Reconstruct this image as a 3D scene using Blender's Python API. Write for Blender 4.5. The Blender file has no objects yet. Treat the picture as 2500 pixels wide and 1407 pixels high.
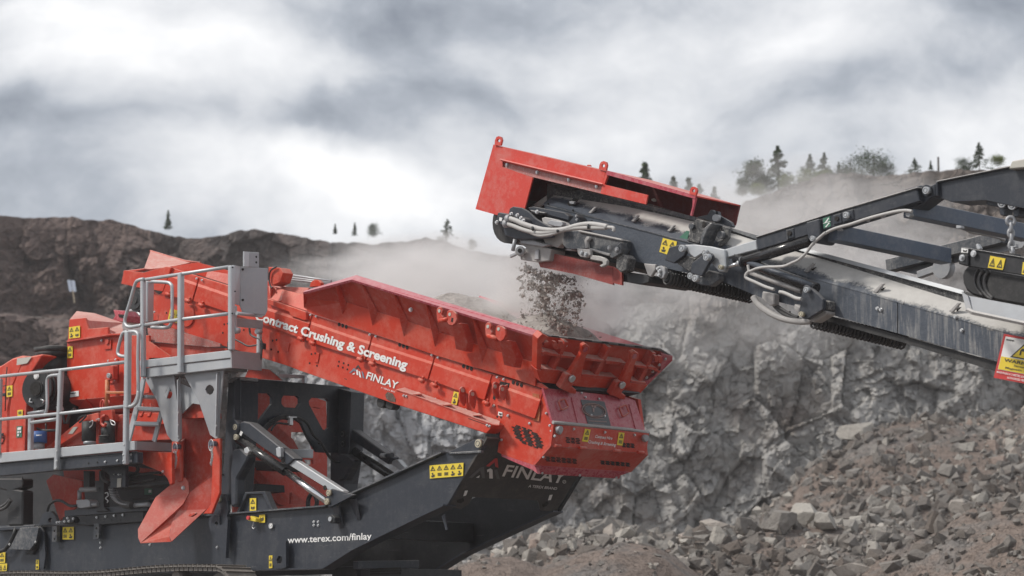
import bpy, bmesh, math, random
import numpy as np
from mathutils import Vector, Matrix
from mathutils.geometry import tessellate_polygon

sc = bpy.context.scene
# ------------------------------------------------------------------ camera
FPX = 6765.0                       # focal length in photo pixels (2500 wide)
PITCH = math.atan(914.0 / FPX)
AZ = math.radians(44.7)
F = Vector((-math.cos(AZ) * math.cos(PITCH), math.sin(AZ) * math.cos(PITCH), math.sin(PITCH)))
R = Vector((math.sin(AZ), math.cos(AZ), 0.0))
U = R.cross(F)
CAM = Vector((23.3828, -23.1392, 0.0))
FH = Vector((-math.cos(AZ), math.sin(AZ), 0.0))          # horizontal forward
cam_d = bpy.data.cameras.new('camera')
cam = bpy.data.objects.new('camera', cam_d)
sc.collection.objects.link(cam)
cam.matrix_world = Matrix((R, U, -F)).transposed().to_4x4()
cam.location = CAM
cam_d.sensor_width = 36.0
cam_d.lens = FPX / 2500 * 36.0
cam_d.clip_start = 0.5
cam_d.clip_end = 4000
cam_d.dof.use_dof = True
cam_d.dof.focus_distance = 33.5
cam_d.dof.aperture_fstop = 2.4
sc.camera = cam

# ------------------------------------------------------------------ sun + sky
SUN_DIR = Vector((-0.42, -0.62, 0.80)).normalized()       # towards the sun
sun_d = bpy.data.lights.new('sun', 'SUN')
sun_d.energy = 2.6
sun_d.angle = math.radians(9)
sun_d.color = (1.0, 0.95, 0.88)
sun = bpy.data.objects.new('sun', sun_d)
sun.rotation_euler = SUN_DIR.to_track_quat('Z', 'Y').to_euler()
sun.location = (0, 0, 30)
sc.collection.objects.link(sun)

world = bpy.data.worlds.new('World')
sc.world = world
world.use_nodes = True
wn = world.node_tree
for n in list(wn.nodes):
    wn.nodes.remove(n)
def N(nt, t, **kw):
    n = nt.nodes.new(t)
    for k, v in kw.items():
        if k == 'op':
            n.operation = v
        elif hasattr(n, k):
            setattr(n, k, v)
    return n
def L(nt, a, b):
    nt.links.new(a, b)
def mathn(nt, op, a, b=None, c=None, clamp=False):
    n = nt.nodes.new('ShaderNodeMath'); n.operation = op; n.use_clamp = clamp
    for i, v in enumerate((a, b, c)):
        if v is None: continue
        if isinstance(v, (int, float)): n.inputs[i].default_value = v
        else: nt.links.new(v, n.inputs[i])
    return n.outputs[0]
def vmath(nt, op, a, b=None):
    n = nt.nodes.new('ShaderNodeVectorMath'); n.operation = op
    for i, v in enumerate((a, b)):
        if v is None: continue
        if hasattr(v, 'is_output'): nt.links.new(v, n.inputs[i])
        else: n.inputs[i].default_value = v
    return n
def ramp(nt, fac, stops, interp='LINEAR'):
    n = nt.nodes.new('ShaderNodeValToRGB')
    cr = n.color_ramp; cr.interpolation = interp
    while len(cr.elements) < len(stops): cr.elements.new(0.5)
    for e, (p, c) in zip(cr.elements, stops):
        e.position = p
        e.color = (c, c, c, 1) if isinstance(c, (int, float)) else (*c, 1)
    nt.links.new(fac, n.inputs[0])
    return n.outputs[0]
def mixc(nt, fac, a, b, mode='MIX'):
    n = nt.nodes.new('ShaderNodeMix'); n.data_type = 'RGBA'; n.blend_type = mode
    for s, v in ((n.inputs[0], fac), (n.inputs[6], a), (n.inputs[7], b)):
        if isinstance(v, (int, float)): s.default_value = v
        elif isinstance(v, tuple): s.default_value = (*v, 1) if len(v) == 3 else v
        else: nt.links.new(v, s)
    return n.outputs[2]

def ray(px, py):
    return F + R * ((px - 1250) / FPX) - U * ((py - 703.5) / FPX)

tc = wn.nodes.new('ShaderNodeTexCoord').outputs['Generated']
sky = wn.nodes.new('ShaderNodeTexSky')
sky.sky_type = 'NISHITA'; sky.sun_disc = False
sky.sun_elevation = math.asin(SUN_DIR.z)
sky.sun_rotation = math.atan2(SUN_DIR.x, SUN_DIR.y)
skyc = vmath(wn, 'SCALE', sky.outputs[0]); skyc.inputs['Scale'].default_value = 0.10
# cloud deck: distorted noise in direction space + broad bright and dark masses
nz = wn.nodes.new('ShaderNodeTexNoise'); nz.inputs['Scale'].default_value = 9; nz.inputs['Detail'].default_value = 8
L(wn, tc, nz.inputs['Vector'])
off = vmath(wn, 'SUBTRACT', nz.outputs['Color'], (0.5, 0.5, 0.5)).outputs[0]
offs = vmath(wn, 'SCALE', off); offs.inputs['Scale'].default_value = 0.05
dirv = vmath(wn, 'ADD', tc, offs.outputs[0]).outputs[0]
mp = wn.nodes.new('ShaderNodeMapping'); mp.inputs['Scale'].default_value = (1, 1, 1.6)
L(wn, dirv, mp.inputs['Vector'])
n1 = wn.nodes.new('ShaderNodeTexNoise'); n1.inputs['Scale'].default_value = 9.5; n1.inputs['Detail'].default_value = 12
n1.inputs['Roughness'].default_value = 0.56
L(wn, mp.outputs[0], n1.inputs['Vector'])
n2 = wn.nodes.new('ShaderNodeTexNoise'); n2.inputs['Scale'].default_value = 2.6; n2.inputs['Detail'].default_value = 3
L(wn, mp.outputs[0], n2.inputs['Vector'])
base = mathn(wn, 'MULTIPLY_ADD', n1.outputs[0], 1.7, -0.29)
base = mathn(wn, 'MULTIPLY_ADD', mathn(wn, 'SUBTRACT', n2.outputs[0], 0.5), 0.25, base)
# (px, py, half-width px, half-height px, amount): cloud masses, converted to directions
BLOBS = [(60, 70, 300, 110, .36), (150, 170, 220, 60, .16), (820, 450, 330, 90, .50), (1050, 520, 240, 70, .22), (850, 40, 480, 85, -.30), (450, 110, 230, 60, .20),
         (20, 270, 230, 60, -.32), (230, 330, 300, 40, -.14), (760, 310, 380, 75, -.26), (300, 215, 300, 40, .10),
         (1040, 215, 260, 60, -.14), (900, 120, 350, 45, .02), (1990, 95, 240, 60, .20), (2200, 215, 420, 75, -.20), (1500, 250, 380, 160, .09),
         (1350, 60, 350, 70, -.03), (2350, 40, 260, 60, -.14), (250, 440, 420, 70, -.12), (1700, 420, 500, 90, .07),
         (1150, 330, 260, 60, .10)]
acc = base
for (bx, by, hw, hh, amt) in BLOBS:
    d0 = ray(bx, by).normalized()
    sub = vmath(wn, 'SUBTRACT', dirv, tuple(d0)).outputs[0]
    a = vmath(wn, 'DOT_PRODUCT', sub, tuple(R * (FPX / hw))).outputs['Value']
    b = vmath(wn, 'DOT_PRODUCT', sub, tuple(U * (FPX / hh))).outputs['Value']
    c = vmath(wn, 'DOT_PRODUCT', sub, tuple(F * 3)).outputs['Value']
    q = mathn(wn, 'ADD', mathn(wn, 'MULTIPLY', a, a), mathn(wn, 'MULTIPLY', b, b))
    q = mathn(wn, 'ADD', q, mathn(wn, 'MULTIPLY', c, c))
    g = mathn(wn, 'DIVIDE', amt, mathn(wn, 'POWER', mathn(wn, 'ADD', q, 1.0), 1.6))
    acc = mathn(wn, 'ADD', acc, g)
cloud = ramp(wn, acc, [(0.18, (.21, .235, .28)), (0.40, (.40, .43, .48)), (0.55, (.60, .62, .655)), (0.72, (.77, .78, .80)), (0.92, (.95, .95, .955))], 'LINEAR')
wc = mixc(wn, 0.94, skyc.outputs[0], cloud)
bg = wn.nodes.new('ShaderNodeBackground')
L(wn, wc, bg.inputs['Color']); bg.inputs['Strength'].default_value = 1.0
wo = wn.nodes.new('ShaderNodeOutputWorld')
L(wn, bg.outputs[0], wo.inputs['Surface'])
world.cycles.sampling_method = 'MANUAL'
world.cycles.sample_map_resolution = 512

sc.view_settings.view_transform = 'Standard'
sc.view_settings.look = 'None'
sc.view_settings.exposure = 0.22
sc.view_settings.gamma = 1.0
sc.cycles.use_denoising = True
sc.cycles.max_bounces = 5
sc.cycles.diffuse_bounces = 3
sc.cycles.glossy_bounces = 3
sc.cycles.volume_bounces = 3
sc.cycles.volume_step_rate = 1.0
sc.cycles.volume_max_steps = 96
sc.cycles.caustics_reflective = False
sc.cycles.caustics_refractive = False

COL = sc.collection
# ------------------------------------------------------------------ helpers: placing
def V(px, py, y):
    r = ray(px, py); t = (y - CAM.y) / r.y
    return CAM + r * t
def VX(px, py, x):
    r = ray(px, py); t = (x - CAM.x) / r.x
    return CAM + r * t
def VW(px, py, w):                       # point at horizontal forward distance w from the camera
    r = ray(px, py); t = w / r.dot(FH)
    return CAM + r * t

def setp(o, **kw):
    for k, v in kw.items():
        if v is not None: o[k] = v
    return o
def empty(name, loc, label=None, category=None, group=None, kind=None):
    o = bpy.data.objects.new(name, None); COL.objects.link(o)
    o.location = loc; o.empty_display_size = 0.3
    return setp(o, label=label, category=category, group=group, kind=kind)
def mobj(name, verts, faces, mat, parent=None, smooth=False, **props):
    me = bpy.data.meshes.new(name)
    me.from_pydata([tuple(v) for v in verts], [], faces)
    me.update()
    if mat: me.materials.append(mat)
    if smooth: me.shade_smooth()
    return link(name, me, parent, **props)
def link(name, me, parent=None, **props):
    o = bpy.data.objects.new(name, me); COL.objects.link(o)
    if parent:
        o.parent = parent
        wp = Vector((0, 0, 0)); p = parent
        while p is not None:
            wp += p.location; p = p.parent
        o.location = -wp + (o.location)
    return setp(o, **props)

# ------------------------------------------------------------------ numpy noise
def _h(ix, iy, iz, s):
    n = (ix.astype(np.int64) * 374761393 + iy.astype(np.int64) * 668265263 + iz.astype(np.int64) * 2147483647 + s * 974634777) & 0xffffffff
    n = ((n ^ (n >> 13)) * 1274126177) & 0xffffffff
    n = ((n ^ (n >> 16)) * 2246822519) & 0xffffffff
    return ((n ^ (n >> 15)) & 0xffffff) / float(0xffffff)
def vnoise(x, y, s=0):
    ix = np.floor(x); iy = np.floor(y); fx = x - ix; fy = y - iy
    fx = fx * fx * (3 - 2 * fx); fy = fy * fy * (3 - 2 * fy); z = np.zeros_like(ix)
    a = _h(ix, iy, z, s); b = _h(ix + 1, iy, z, s); c = _h(ix, iy + 1, z, s); d = _h(ix + 1, iy + 1, z, s)
    return (a * (1 - fx) + b * fx) * (1 - fy) + (c * (1 - fx) + d * fx) * fy
def fbm(x, y, o=4, s=0, g=0.5):
    t = 0; a = 1; m = 0
    for i in range(o):
        t = t + a * vnoise(x * 2 ** i, y * 2 ** i, s + i * 17); m += a; a *= g
    return t / m - 0.5
def facets(x, y, s=0, tilt=0.8, aniso=1.0):
    """planar facet per voronoi cell: height with sharp steps, like broken rock"""
    x = x + 0.5 * fbm(x * .7, y * .7, 2, s + 5); y = (y + 0.5 * fbm(x * .7, y * .7, 2, s + 9)) * aniso
    ix = np.floor(x); iy = np.floor(y); best = np.full(x.shape, 9e9); out = np.zeros(x.shape); z = np.zeros_like(ix); sec = np.full(x.shape, 9e9)
    for dx in (-1, 0, 1):
        for dy in (-1, 0, 1):
            cx = ix + dx; cy = iy + dy
            sx = cx + _h(cx, cy, z, s); sy = cy + _h(cx, cy, z, s + 1)
            ax = x - sx; ay = y - sy; d = ax * ax + ay * ay
            hh = _h(cx, cy, z, s + 2) - .5 + tilt * (ax * (_h(cx, cy, z, s + 3) - .5) + ay * (_h(cx, cy, z, s + 4) - .5)) * 2
            m = d < best
            sec = np.where(m, best, np.minimum(sec, d))
            out = np.where(m, hh, out); best = np.where(m, d, best)
    return out, np.sqrt(sec) - np.sqrt(best)
# ------------------------------------------------------------------ materials
MATS = {}
def newmat(name):
    m = bpy.data.materials.new(name); m.use_nodes = True
    nt = m.node_tree
    for n in list(nt.nodes): nt.nodes.remove(n)
    out = nt.nodes.new('ShaderNodeOutputMaterial')
    b = nt.nodes.new('ShaderNodeBsdfPrincipled')
    nt.links.new(b.outputs[0], out.inputs[0])
    MATS[name] = m
    return m, nt, b, out
def noise(nt, vec, scale, detail=4, rough=0.5, out=0):
    n = nt.nodes.new('ShaderNodeTexNoise'); n.inputs['Scale'].default_value = scale
    n.inputs['Detail'].default_value = detail; n.inputs['Roughness'].default_value = rough
    if vec is not None: nt.links.new(vec, n.inputs['Vector'])
    return n.outputs[out]
def objco(nt): return nt.nodes.new('ShaderNodeNewGeometry').outputs['Position']
def bump(nt, b, h, strength, dist):
    n = nt.nodes.new('ShaderNodeBump'); n.inputs['Strength'].default_value = strength; n.inputs['Distance'].default_value = dist
    nt.links.new(h, n.inputs['Height']); nt.links.new(n.outputs[0], b.inputs['Normal'])
    return n

def rock_mat(name, cols, brown=(.115, .075, .062), sc_=1.0, brownth=0.5, cap=None, band=None, crack=.35, pale=None):
    m, nt, b, out = newmat(name)
    p = objco(nt)
    big = noise(nt, p, .09 * sc_, 5, .6); mid = noise(nt, p, .55 * sc_, 7, .65); fine = noise(nt, p, 4 * sc_, 6, .7)
    f = mathn(nt, 'ADD', mathn(nt, 'MULTIPLY', mid, .6), mathn(nt, 'MULTIPLY', fine, .4))
    c = ramp(nt, f, [(.32, cols[0]), (.5, cols[1]), (.68, cols[2])])
    bf = ramp(nt, mathn(nt, 'ADD', big, mathn(nt, 'MULTIPLY', mathn(nt, 'SUBTRACT', mid, .5), .5)), [(brownth - .06, 0.0), (brownth + .08, 1.0)])
    if cap:
        sp = nt.nodes.new('ShaderNodeSeparateXYZ'); nt.links.new(p, sp.inputs[0])
        hz = mathn(nt, 'ADD', sp.outputs[2], mathn(nt, 'MULTIPLY', mathn(nt, 'SUBTRACT', big, .5), 7))
        hz = mathn(nt, 'DIVIDE', mathn(nt, 'SUBTRACT', hz, cap), 1.5, clamp=True)
        bf = mathn(nt, 'MAXIMUM', bf, hz)
    bcol = mixc(nt, fine, tuple(x * .75 for x in brown), tuple(x * 1.35 for x in brown))
    c = mixc(nt, mathn(nt, 'MULTIPLY', bf, .8), c, bcol)
    if band:
        sp2 = nt.nodes.new('ShaderNodeSeparateXYZ'); nt.links.new(p, sp2.inputs[0])
        bz = mathn(nt, 'ABSOLUTE', mathn(nt, 'SUBTRACT', mathn(nt, 'ADD', sp2.outputs[2], mathn(nt, 'MULTIPLY', mathn(nt, 'SUBTRACT', mid, .5), .9)), band))
        c = mixc(nt, ramp(nt, bz, [(.05, .75), (.32, 0.0)]), c, mixc(nt, fine, (.16, .14, .125), (.42, .38, .34)))
    if pale:
        dd = vmath(nt, 'LENGTH', vmath(nt, 'SUBTRACT', p, tuple(pale[0])).outputs[0]).outputs['Value']
        pf_ = mathn(nt, 'SUBTRACT', 1.0, mathn(nt, 'DIVIDE', mathn(nt, 'ADD', dd, mathn(nt, 'MULTIPLY', mathn(nt, 'SUBTRACT', mid, .5), 9)), pale[1]), clamp=True)
        c = mixc(nt, mathn(nt, 'MULTIPLY', pf_, 1.3, clamp=True), c, mixc(nt, f, (.30, .31, .33), (.66, .66, .67)))
    # cracks
    vo = nt.nodes.new('ShaderNodeTexVoronoi'); vo.feature = 'DISTANCE_TO_EDGE'; vo.inputs['Scale'].default_value = .8 * sc_
    wv = vmath(nt, 'SCALE', noise(nt, p, .9 * sc_, 4, .6, 1)); wv.inputs['Scale'].default_value = 1.6
    nt.links.new(vmath(nt, 'ADD', p, wv.outputs[0]).outputs[0], vo.inputs['Vector'])
    cr = ramp(nt, vo.outputs['Distance'], [(0.0, 0.0), (.045, 1.0)])
    cr2 = mathn(nt, 'MULTIPLY_ADD', cr, crack, 1 - crack)
    c = mixc(nt, mathn(nt, 'SUBTRACT', 1.0, cr2), c, (.03, .026, .025))
    nt.links.new(c, b.inputs['Base Color']); b.inputs['Roughness'].default_value = .95
    b.inputs['Specular IOR Level'].default_value = .15
    hgt = mathn(nt, 'ADD', mathn(nt, 'MULTIPLY', f, 1.0), mathn(nt, 'MULTIPLY', cr, .25))
    bump(nt, b, hgt, .9, .35 / sc_)
    return m
M_cliffL = rock_mat('cliff_rock_brown', [(.075, .066, .063), (.13, .113, .106), (.22, .20, .19)], (.15, .11, .098), 1.0, .42, None, 15.3, .2)
M_cliffR = rock_mat('cliff_rock_grey', [(.27, .265, .257), (.36, .35, .337), (.49, .475, .45)], (.17, .135, .115), 1.2, .60, 12.0, None, .12, (VW(980, 1060, 98), 8.0))
M_dirt = rock_mat('quarry_dirt', [(.115, .105, .10), (.19, .178, .168), (.31, .29, .27)], (.20, .155, .13), 4.0, .44)

def rubble_mat(name, lo=None, hi=None):
    m, nt, b, out = newmat(name)
    p = objco(nt)
    oi = nt.nodes.new('ShaderNodeObjectInfo').outputs['Random']
    at = nt.nodes.new('ShaderNodeAttribute'); at.attribute_name = 'tone'
    t = mathn(nt, 'ADD', mathn(nt, 'MULTIPLY', oi, .0), at.outputs['Fac'])
    c = ramp(nt, t, [(0, (.14, .12, .105)), (.3, (.19, .175, .16)), (.6, (.29, .275, .255)), (.85, (.54, .51, .46)), (1, (.38, .30, .26))])
    if lo: c = mixc(nt, t, lo, hi)
    f = noise(nt, p, 6, 6, .7)
    c = mixc(nt, mathn(nt, 'MULTIPLY', f, .5), c, (.13, .105, .09))
    nt.links.new(c, b.inputs['Base Color']); b.inputs['Roughness'].default_value = .95
    b.inputs['Specular IOR Level'].default_value = .15
    bump(nt, b, mathn(nt, 'ADD', f, noise(nt, p, 2.2, 5, .7)), .9, .10)
    return m
M_rub = rubble_mat('broken_stone')

# ------------------------------------------------------------------ quarry terrain
def grid_obj(name, P, mat, **props):
    nv, nu = P.shape[:2]
    idx = np.arange(nv * nu).reshape(nv, nu)
    q = np.stack([idx[:-1, :-1], idx[:-1, 1:], idx[1:, 1:], idx[1:, :-1]], -1).reshape(-1, 4)
    me = bpy.data.meshes.new(name)
    me.vertices.add(nv * nu); me.vertices.foreach_set('co', P.reshape(-1).astype(np.float32))
    me.loops.add(q.size); me.loops.foreach_set('vertex_index', q.reshape(-1).astype(np.int32))
    me.polygons.add(len(q)); me.polygons.foreach_set('loop_start', np.arange(0, q.size, 4, dtype=np.int32))
    me.update(calc_edges=True); me.validate(); me.shade_flat()
    for m in (mat if isinstance(mat, list) else [mat]): me.materials.append(m)
    o = bpy.data.objects.new(name, me); COL.objects.link(o)
    return setp(o, **props)
fh = np.array(FH); rr = np.array(R); cc = np.array(CAM)
def uw(u, w, z):
    return cc[None, None] + u[..., None] * rr + w[..., None] * fh + np.stack([0 * z, 0 * z, z - CAM.z], -1)
def px_uz(px, py, w):                    # pixel at forward distance w -> lateral u, height z
    p = VW(px, py, w) - CAM
    return p.dot(R), p.z
def profile(pts, w):
    a = np.array([px_uz(x, y, w) for x, y in pts])
    return a[:, 0], a[:, 1]

SKY_L = [(-900, 470), (-300, 492), (0, 502), (120, 500), (240, 515), (330, 540), (450, 552), (540, 556), (590, 547), (700, 550), (800, 562), (900, 568), (1000, 566),
         (1080, 575), (1150, 598), (1250, 603), (1400, 590), (1550, 565), (1650, 548), (1760, 535), (1900, 560), (2600, 760), (3200, 800)]
SKY_R = [(500, 1000), (640, 860), (800, 768), (900, 757), (1300, 750), (1560, 745), (1660, 735), (1715, 660), (1770, 550), (1800, 505), (1830, 468), (1900, 443), (1960, 428), (2050, 415), (2150, 420), (2200, 411), (2350, 398), (2500, 384), (2900, 360), (3600, 340)]
def cliff(name, prof, w0, u_rng, nu, nv, mat, seed, bench=None, lean=.12, amp=1.0, **props):
    pu, pz = profile(prof, w0)
    us = np.linspace(*u_rng, nu)
    top = np.interp(us, pu, pz)
    top = top + .5 * fbm(us / 3., us * 0, 4, seed + 3) + .35 * np.abs(fbm(us / .8, us * 0 + 4, 3, seed + 31))
    t = np.linspace(0, 1, nv) ** 0.85
    U_, T_ = np.meshgrid(us, t)
    Z = -6 + (top[None] + 6) * T_
    W = w0 + lean * Z
    if bench is not None:
        bu, bz = profile(bench, w0 - 9)
        bh = np.interp(U_, bu, bz) + .35 * fbm(U_ / 4, U_ * 0, 4, 3)
        k = 1 / (1 + np.exp(-(Z - bh - .25) / .22))
        W = W - 9 * (1 - k)
    big = fbm(U_ / 16, Z / 22, 4, seed) * 7 * amp
    bx = big + W * 0
    f1, e1 = facets(U_ / 4.2, Z / 5.5, seed + 11, 1.6)
    f2, e2 = facets(U_ / 1.5, Z / 1.9, seed + 21, 1.5)
    f3, e3 = facets(U_ / .55, Z / .65, seed + 41, .8)
    f4, e4 = facets(U_ / .24, Z / .26, seed + 47, .8)
    W = W + bx + amp * (f1 * (1.25 if seed < 50 else .6) + f2 * .62 + f3 * .36 + f4 * .18 + .8 * fbm(U_ / 2.0, Z / 2.0, 5, seed + 51, .6))
    W = W + amp * (.10 * np.clip(.10 - e1, 0, 1) / .10 + .12 * np.clip(.12 - e2, 0, 1) / .12)
    fade = np.clip((1 - T_) * 12, 0.25, 1)
    W = w0 + lean * Z + (W - w0 - lean * Z) * fade
    # plateau behind the edge
    P = uw(U_, W, Z)
    ext = []
    for k, dw in enumerate((1.5, 4, 9, 25, 90)):
        zz = top + np.minimum(dw * .02, .6) + .3 * fbm(us / 2 + 7 * k, us * 0 + k, 3, seed + 60 + k) - dw * .03
        ext.append(uw(us[None], (W[-1] + dw)[None], zz[None])[0])
    P = np.concatenate([P, np.stack(ext, 0)], 0)
    return grid_obj(name, P, mat, **props), (pu, pz)
BENCH = [(-900, 715), (0, 733), (300, 740), (600, 747), (1100, 752), (1500, 748), (2000, 752), (2600, 750)]
cliff('quarry_cliff', SKY_L, 125, (-52, 40), 760, 420, M_cliffL, 5, BENCH, .15, 1.0, kind='structure')
cliff('quarry_cliff', SKY_R, 96, (-10, 36), 700, 420, M_cliffR, 77, None, .10, .72, kind='structure')

# rubble and ground as a height field around the machines
LAY = [(61, [(700, 1600), (900, 1480), (1080, 1395), (1300, 1300), (1400, 1268), (1530, 1252), (1650, 1272), (1800, 1262), (1950, 1235), (2100, 1240), (2300, 1300), (2500, 1350), (3000, 1420)], .42),
       (78, [(1300, 1500), (1700, 1330), (1800, 1275), (1880, 1215), (1950, 1130), (2060, 1065), (2110, 1020), (2250, 997), (2500, 992), (2900, 960), (3300, 1100)], .55),
       (53, [(1900, 1520), (2000, 1450), (2130, 1350), (2250, 1285), (2400, 1200), (2500, 1180), (2700, 1150), (3000, 1250)], .55),
       (50, [(700, 1560), (900, 1440), (1000, 1400), (1080, 1350), (1180, 1318), (1250, 1316), (1320, 1345), (1400, 1325), (1500, 1302), (1600, 1330), (1690, 1380), (1800, 1440), (2000, 1550)], .55)]
def hfield(Ug, Wg):
    base = -1.4 + np.clip((Wg - 8) / 18, 0, 1) ** 2 * 1.65 - np.clip((Wg - 44) / 8, 0, 1) * .9
    h = base
    for i, (w, pts, tan) in enumerate(LAY):
        pu, pz = profile(pts, w)
        # lateral position measured on the same sight lines would drift; keep true lateral u
        crest = np.interp(Ug, pu, pz)
        wj = w + 1.2 * fbm(Ug / 4, Ug * 0 + i * 3, 3, 90 + i)
        d = Wg - wj
        hh = crest - np.where(d < 0, -d * tan, d * .5)
        hh = hh - .25 + .25 * np.minimum(np.abs(d) / 1.0, 1)
        k = .35
        h = np.maximum(h, hh)
    h = h + .9 * fbm(Ug / 3.2, Wg / 3.2, 5, 201) * np.clip((Wg - 38) / 8, 0, 1) + .16 * fbm(Ug / .7, Wg / .7, 4, 202) * np.clip((Wg - 36) / 8, .2, 1)
    return h
us = np.linspace(-14, 36, 620); ws = np.concatenate([np.linspace(38, 84, 500)])
Ug, Wg = np.meshgrid(us, ws)
grid_obj('rubble_slope', uw(Ug, Wg, hfield(Ug, Wg)), M_dirt, kind='structure')
us = np.linspace(-150, 150, 60); ws = np.concatenate([np.linspace(-60, 0, 8), np.linspace(4, 40, 40), np.linspace(50, 160, 20)])
Ug, Wg = np.meshgrid(us, ws)
Hg = -1.45 + np.clip((Wg - 8) / 18, 0, 1) ** 2 * 1.65 - np.clip((Wg - 38) / 6, 0, 1) * 1.9
grid_obj('ground', uw(Ug, Wg, Hg), M_dirt, kind='structure')

# broken stone templates (numpy convex-ish lumps)
def rock_mesh(seed, sub=1):
    rng = random.Random(seed)
    bm = bmesh.new()
    if sub == 0:
        for cx in (-1, 1):
            for cy in (-1, 1):
                for cz in (-1, 1):
                    if rng.random() < .2: continue
                    bm.verts.new(Vector((cx * rng.uniform(.45, 1), cy * rng.uniform(.4, .95), cz * rng.uniform(.35, .9))))
        for _ in range(2): bm.verts.new(Vector((rng.uniform(-1, 1), rng.uniform(-1, 1), rng.choice((-1, 1)) * rng.uniform(.7, 1.1))))
        bmesh.ops.convex_hull(bm, input=bm.verts)
    else:
        for cx in (-1, 1):
            for cy in (-1, 1):
                for cz in (-1, 1):
                    bm.verts.new(Vector((cx * rng.uniform(.45, 1), cy * rng.uniform(.4, .95), cz * rng.uniform(.35, .9))))
        for _ in range(6): bm.verts.new(Vector((rng.uniform(-1, 1), rng.uniform(-1, 1), rng.uniform(-1, 1))) * .95)
        bmesh.ops.convex_hull(bm, input=bm.verts)
    loose = [v for v in bm.verts if not v.link_faces]
    bmesh.ops.delete(bm, geom=loose, context='VERTS')
    bmesh.ops.triangulate(bm, faces=bm.faces)
    bmesh.ops.recalc_face_normals(bm, faces=bm.faces)
    bm.verts.index_update()
    vs = np.array([v.co[:] for v in bm.verts]); fs = np.array([[v.index for v in f.verts] for f in bm.faces])
    bm.free()
    return vs, fs
TEMPL = [rock_mesh(s, 0) for s in range(10)]
def scatter(name, pts, sizes, tones, mat, seed, flat=.75, **props):
    rng = np.random.RandomState(seed)
    VS = []; FS = []; TS = []; o = 0
    for i, (p, s, t) in enumerate(zip(pts, sizes, tones)):
        vs, fs = TEMPL[rng.randint(len(TEMPL))]
        q = rng.normal(size=4); q /= np.linalg.norm(q); w, x, y, z = q
        M = np.array([[1 - 2 * (y * y + z * z), 2 * (x * y - z * w), 2 * (x * z + y * w)], [2 * (x * y + z * w), 1 - 2 * (x * x + z * z), 2 * (y * z - x * w)], [2 * (x * z - y * w), 2 * (y * z + x * w), 1 - 2 * (x * x + y * y)]])
        v = (vs * (s * np.array([1, rng.uniform(.6, 1), rng.uniform(.45, .9)]))) @ M.T + p
        VS.append(v); FS.append(fs + o); TS.append(np.full(len(vs), t)); o += len(vs)
    VS = np.concatenate(VS); FS = np.concatenate(FS); TS = np.concatenate(TS)
    me = bpy.data.meshes.new(name)
    me.vertices.add(len(VS)); me.vertices.foreach_set('co', VS.reshape(-1).astype(np.float32))
    me.loops.add(FS.size); me.loops.foreach_set('vertex_index', FS.reshape(-1).astype(np.int32))
    me.polygons.add(len(FS)); me.polygons.foreach_set('loop_start', np.arange(0, FS.size, 3, dtype=np.int32))
    me.update(calc_edges=True); me.shade_flat()
    a = me.attributes.new('tone', 'FLOAT', 'POINT'); a.data.foreach_set('value', TS.astype(np.float32))
    me.materials.append(mat)
    o = bpy.data.objects.new(name, me); COL.objects.link(o)
    return setp(o, **props)
rng = np.random.RandomState(4)
n = 210000
u_ = rng.uniform(-4, 24, n); w_ = rng.uniform(46, 80, n)
dens = np.clip(.75 + 2.4 * fbm(u_ / 3, w_ / 3, 3, 301), .08, 1)
dens *= np.where((w_ < 55.5) & (u_ < 4.5), .08, 1)          # the fine heaps carry few stones
dens *= np.where((w_ < 55) & (u_ > 4), .5, 1)
keep = rng.uniform(size=n) < dens * .40
u_ = u_[keep]; w_ = w_[keep]; h_ = hfield(u_[None], w_[None])[0]
size = .038 * (rng.pareto(1.55, len(u_)) + 1); size = np.clip(size, .034, .24)
size = np.where((w_ < 55) & (u_ < 4), np.minimum(size, .06), size)
pts = uw(u_[None], w_[None], (h_ + size * .1)[None])[0]
tone = np.clip(.44 + .6 * fbm(u_ / 2.5, w_ / 2.5, 2, 310) + rng.normal(0, .22, len(u_)), 0, 1)
scatter('stone_rubble', pts, size, tone, M_rub, 9, kind='stuff', label='loose broken stones and gravel strewn over the quarry rubble slopes', category='rubble')

# boulders: individual things, big enough in the picture to be counted
def boulder_mesh(seed):
    vs, fs = rock_mesh(seed, 1)
    me = bpy.data.meshes.new('boulder'); me.from_pydata([tuple(v) for v in vs], [], [tuple(int(k) for k in f) for f in fs])
    bm = bmesh.new(); bm.from_mesh(me)
    r2 = random.Random(seed + 7)
    for _ in range(7):
        nn_ = Vector((r2.gauss(0, 1), r2.gauss(0, 1), r2.gauss(0, 1))).normalized()
        res = bmesh.ops.bisect_plane(bm, geom=bm.verts[:] + bm.edges[:] + bm.faces[:], plane_co=nn_ * r2.uniform(.5, .8), plane_no=nn_, clear_outer=True)
        bmesh.ops.contextual_create(bm, geom=[g_ for g_ in res['geom_cut'] if isinstance(g_, bmesh.types.BMEdge)])
    bmesh.ops.dissolve_limit(bm, angle_limit=.12, verts=bm.verts, edges=bm.edges)
    bmesh.ops.bevel(bm, geom=list(bm.edges), offset=.02, segments=1, affect='EDGES')
    bmesh.ops.triangulate(bm, faces=bm.faces)
    bm.to_mesh(me); bm.free()
    a = me.attributes.new('tone', 'FLOAT', 'POINT'); r_ = random.Random(seed); t = r_.choice((.45, .6, .75, .82, .9))
    a.data.foreach_set('value', [t] * len(me.vertices))
    me.materials.append(M_rub)
    return me
BME = [boulder_mesh(s + 50) for s in range(9)]
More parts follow.
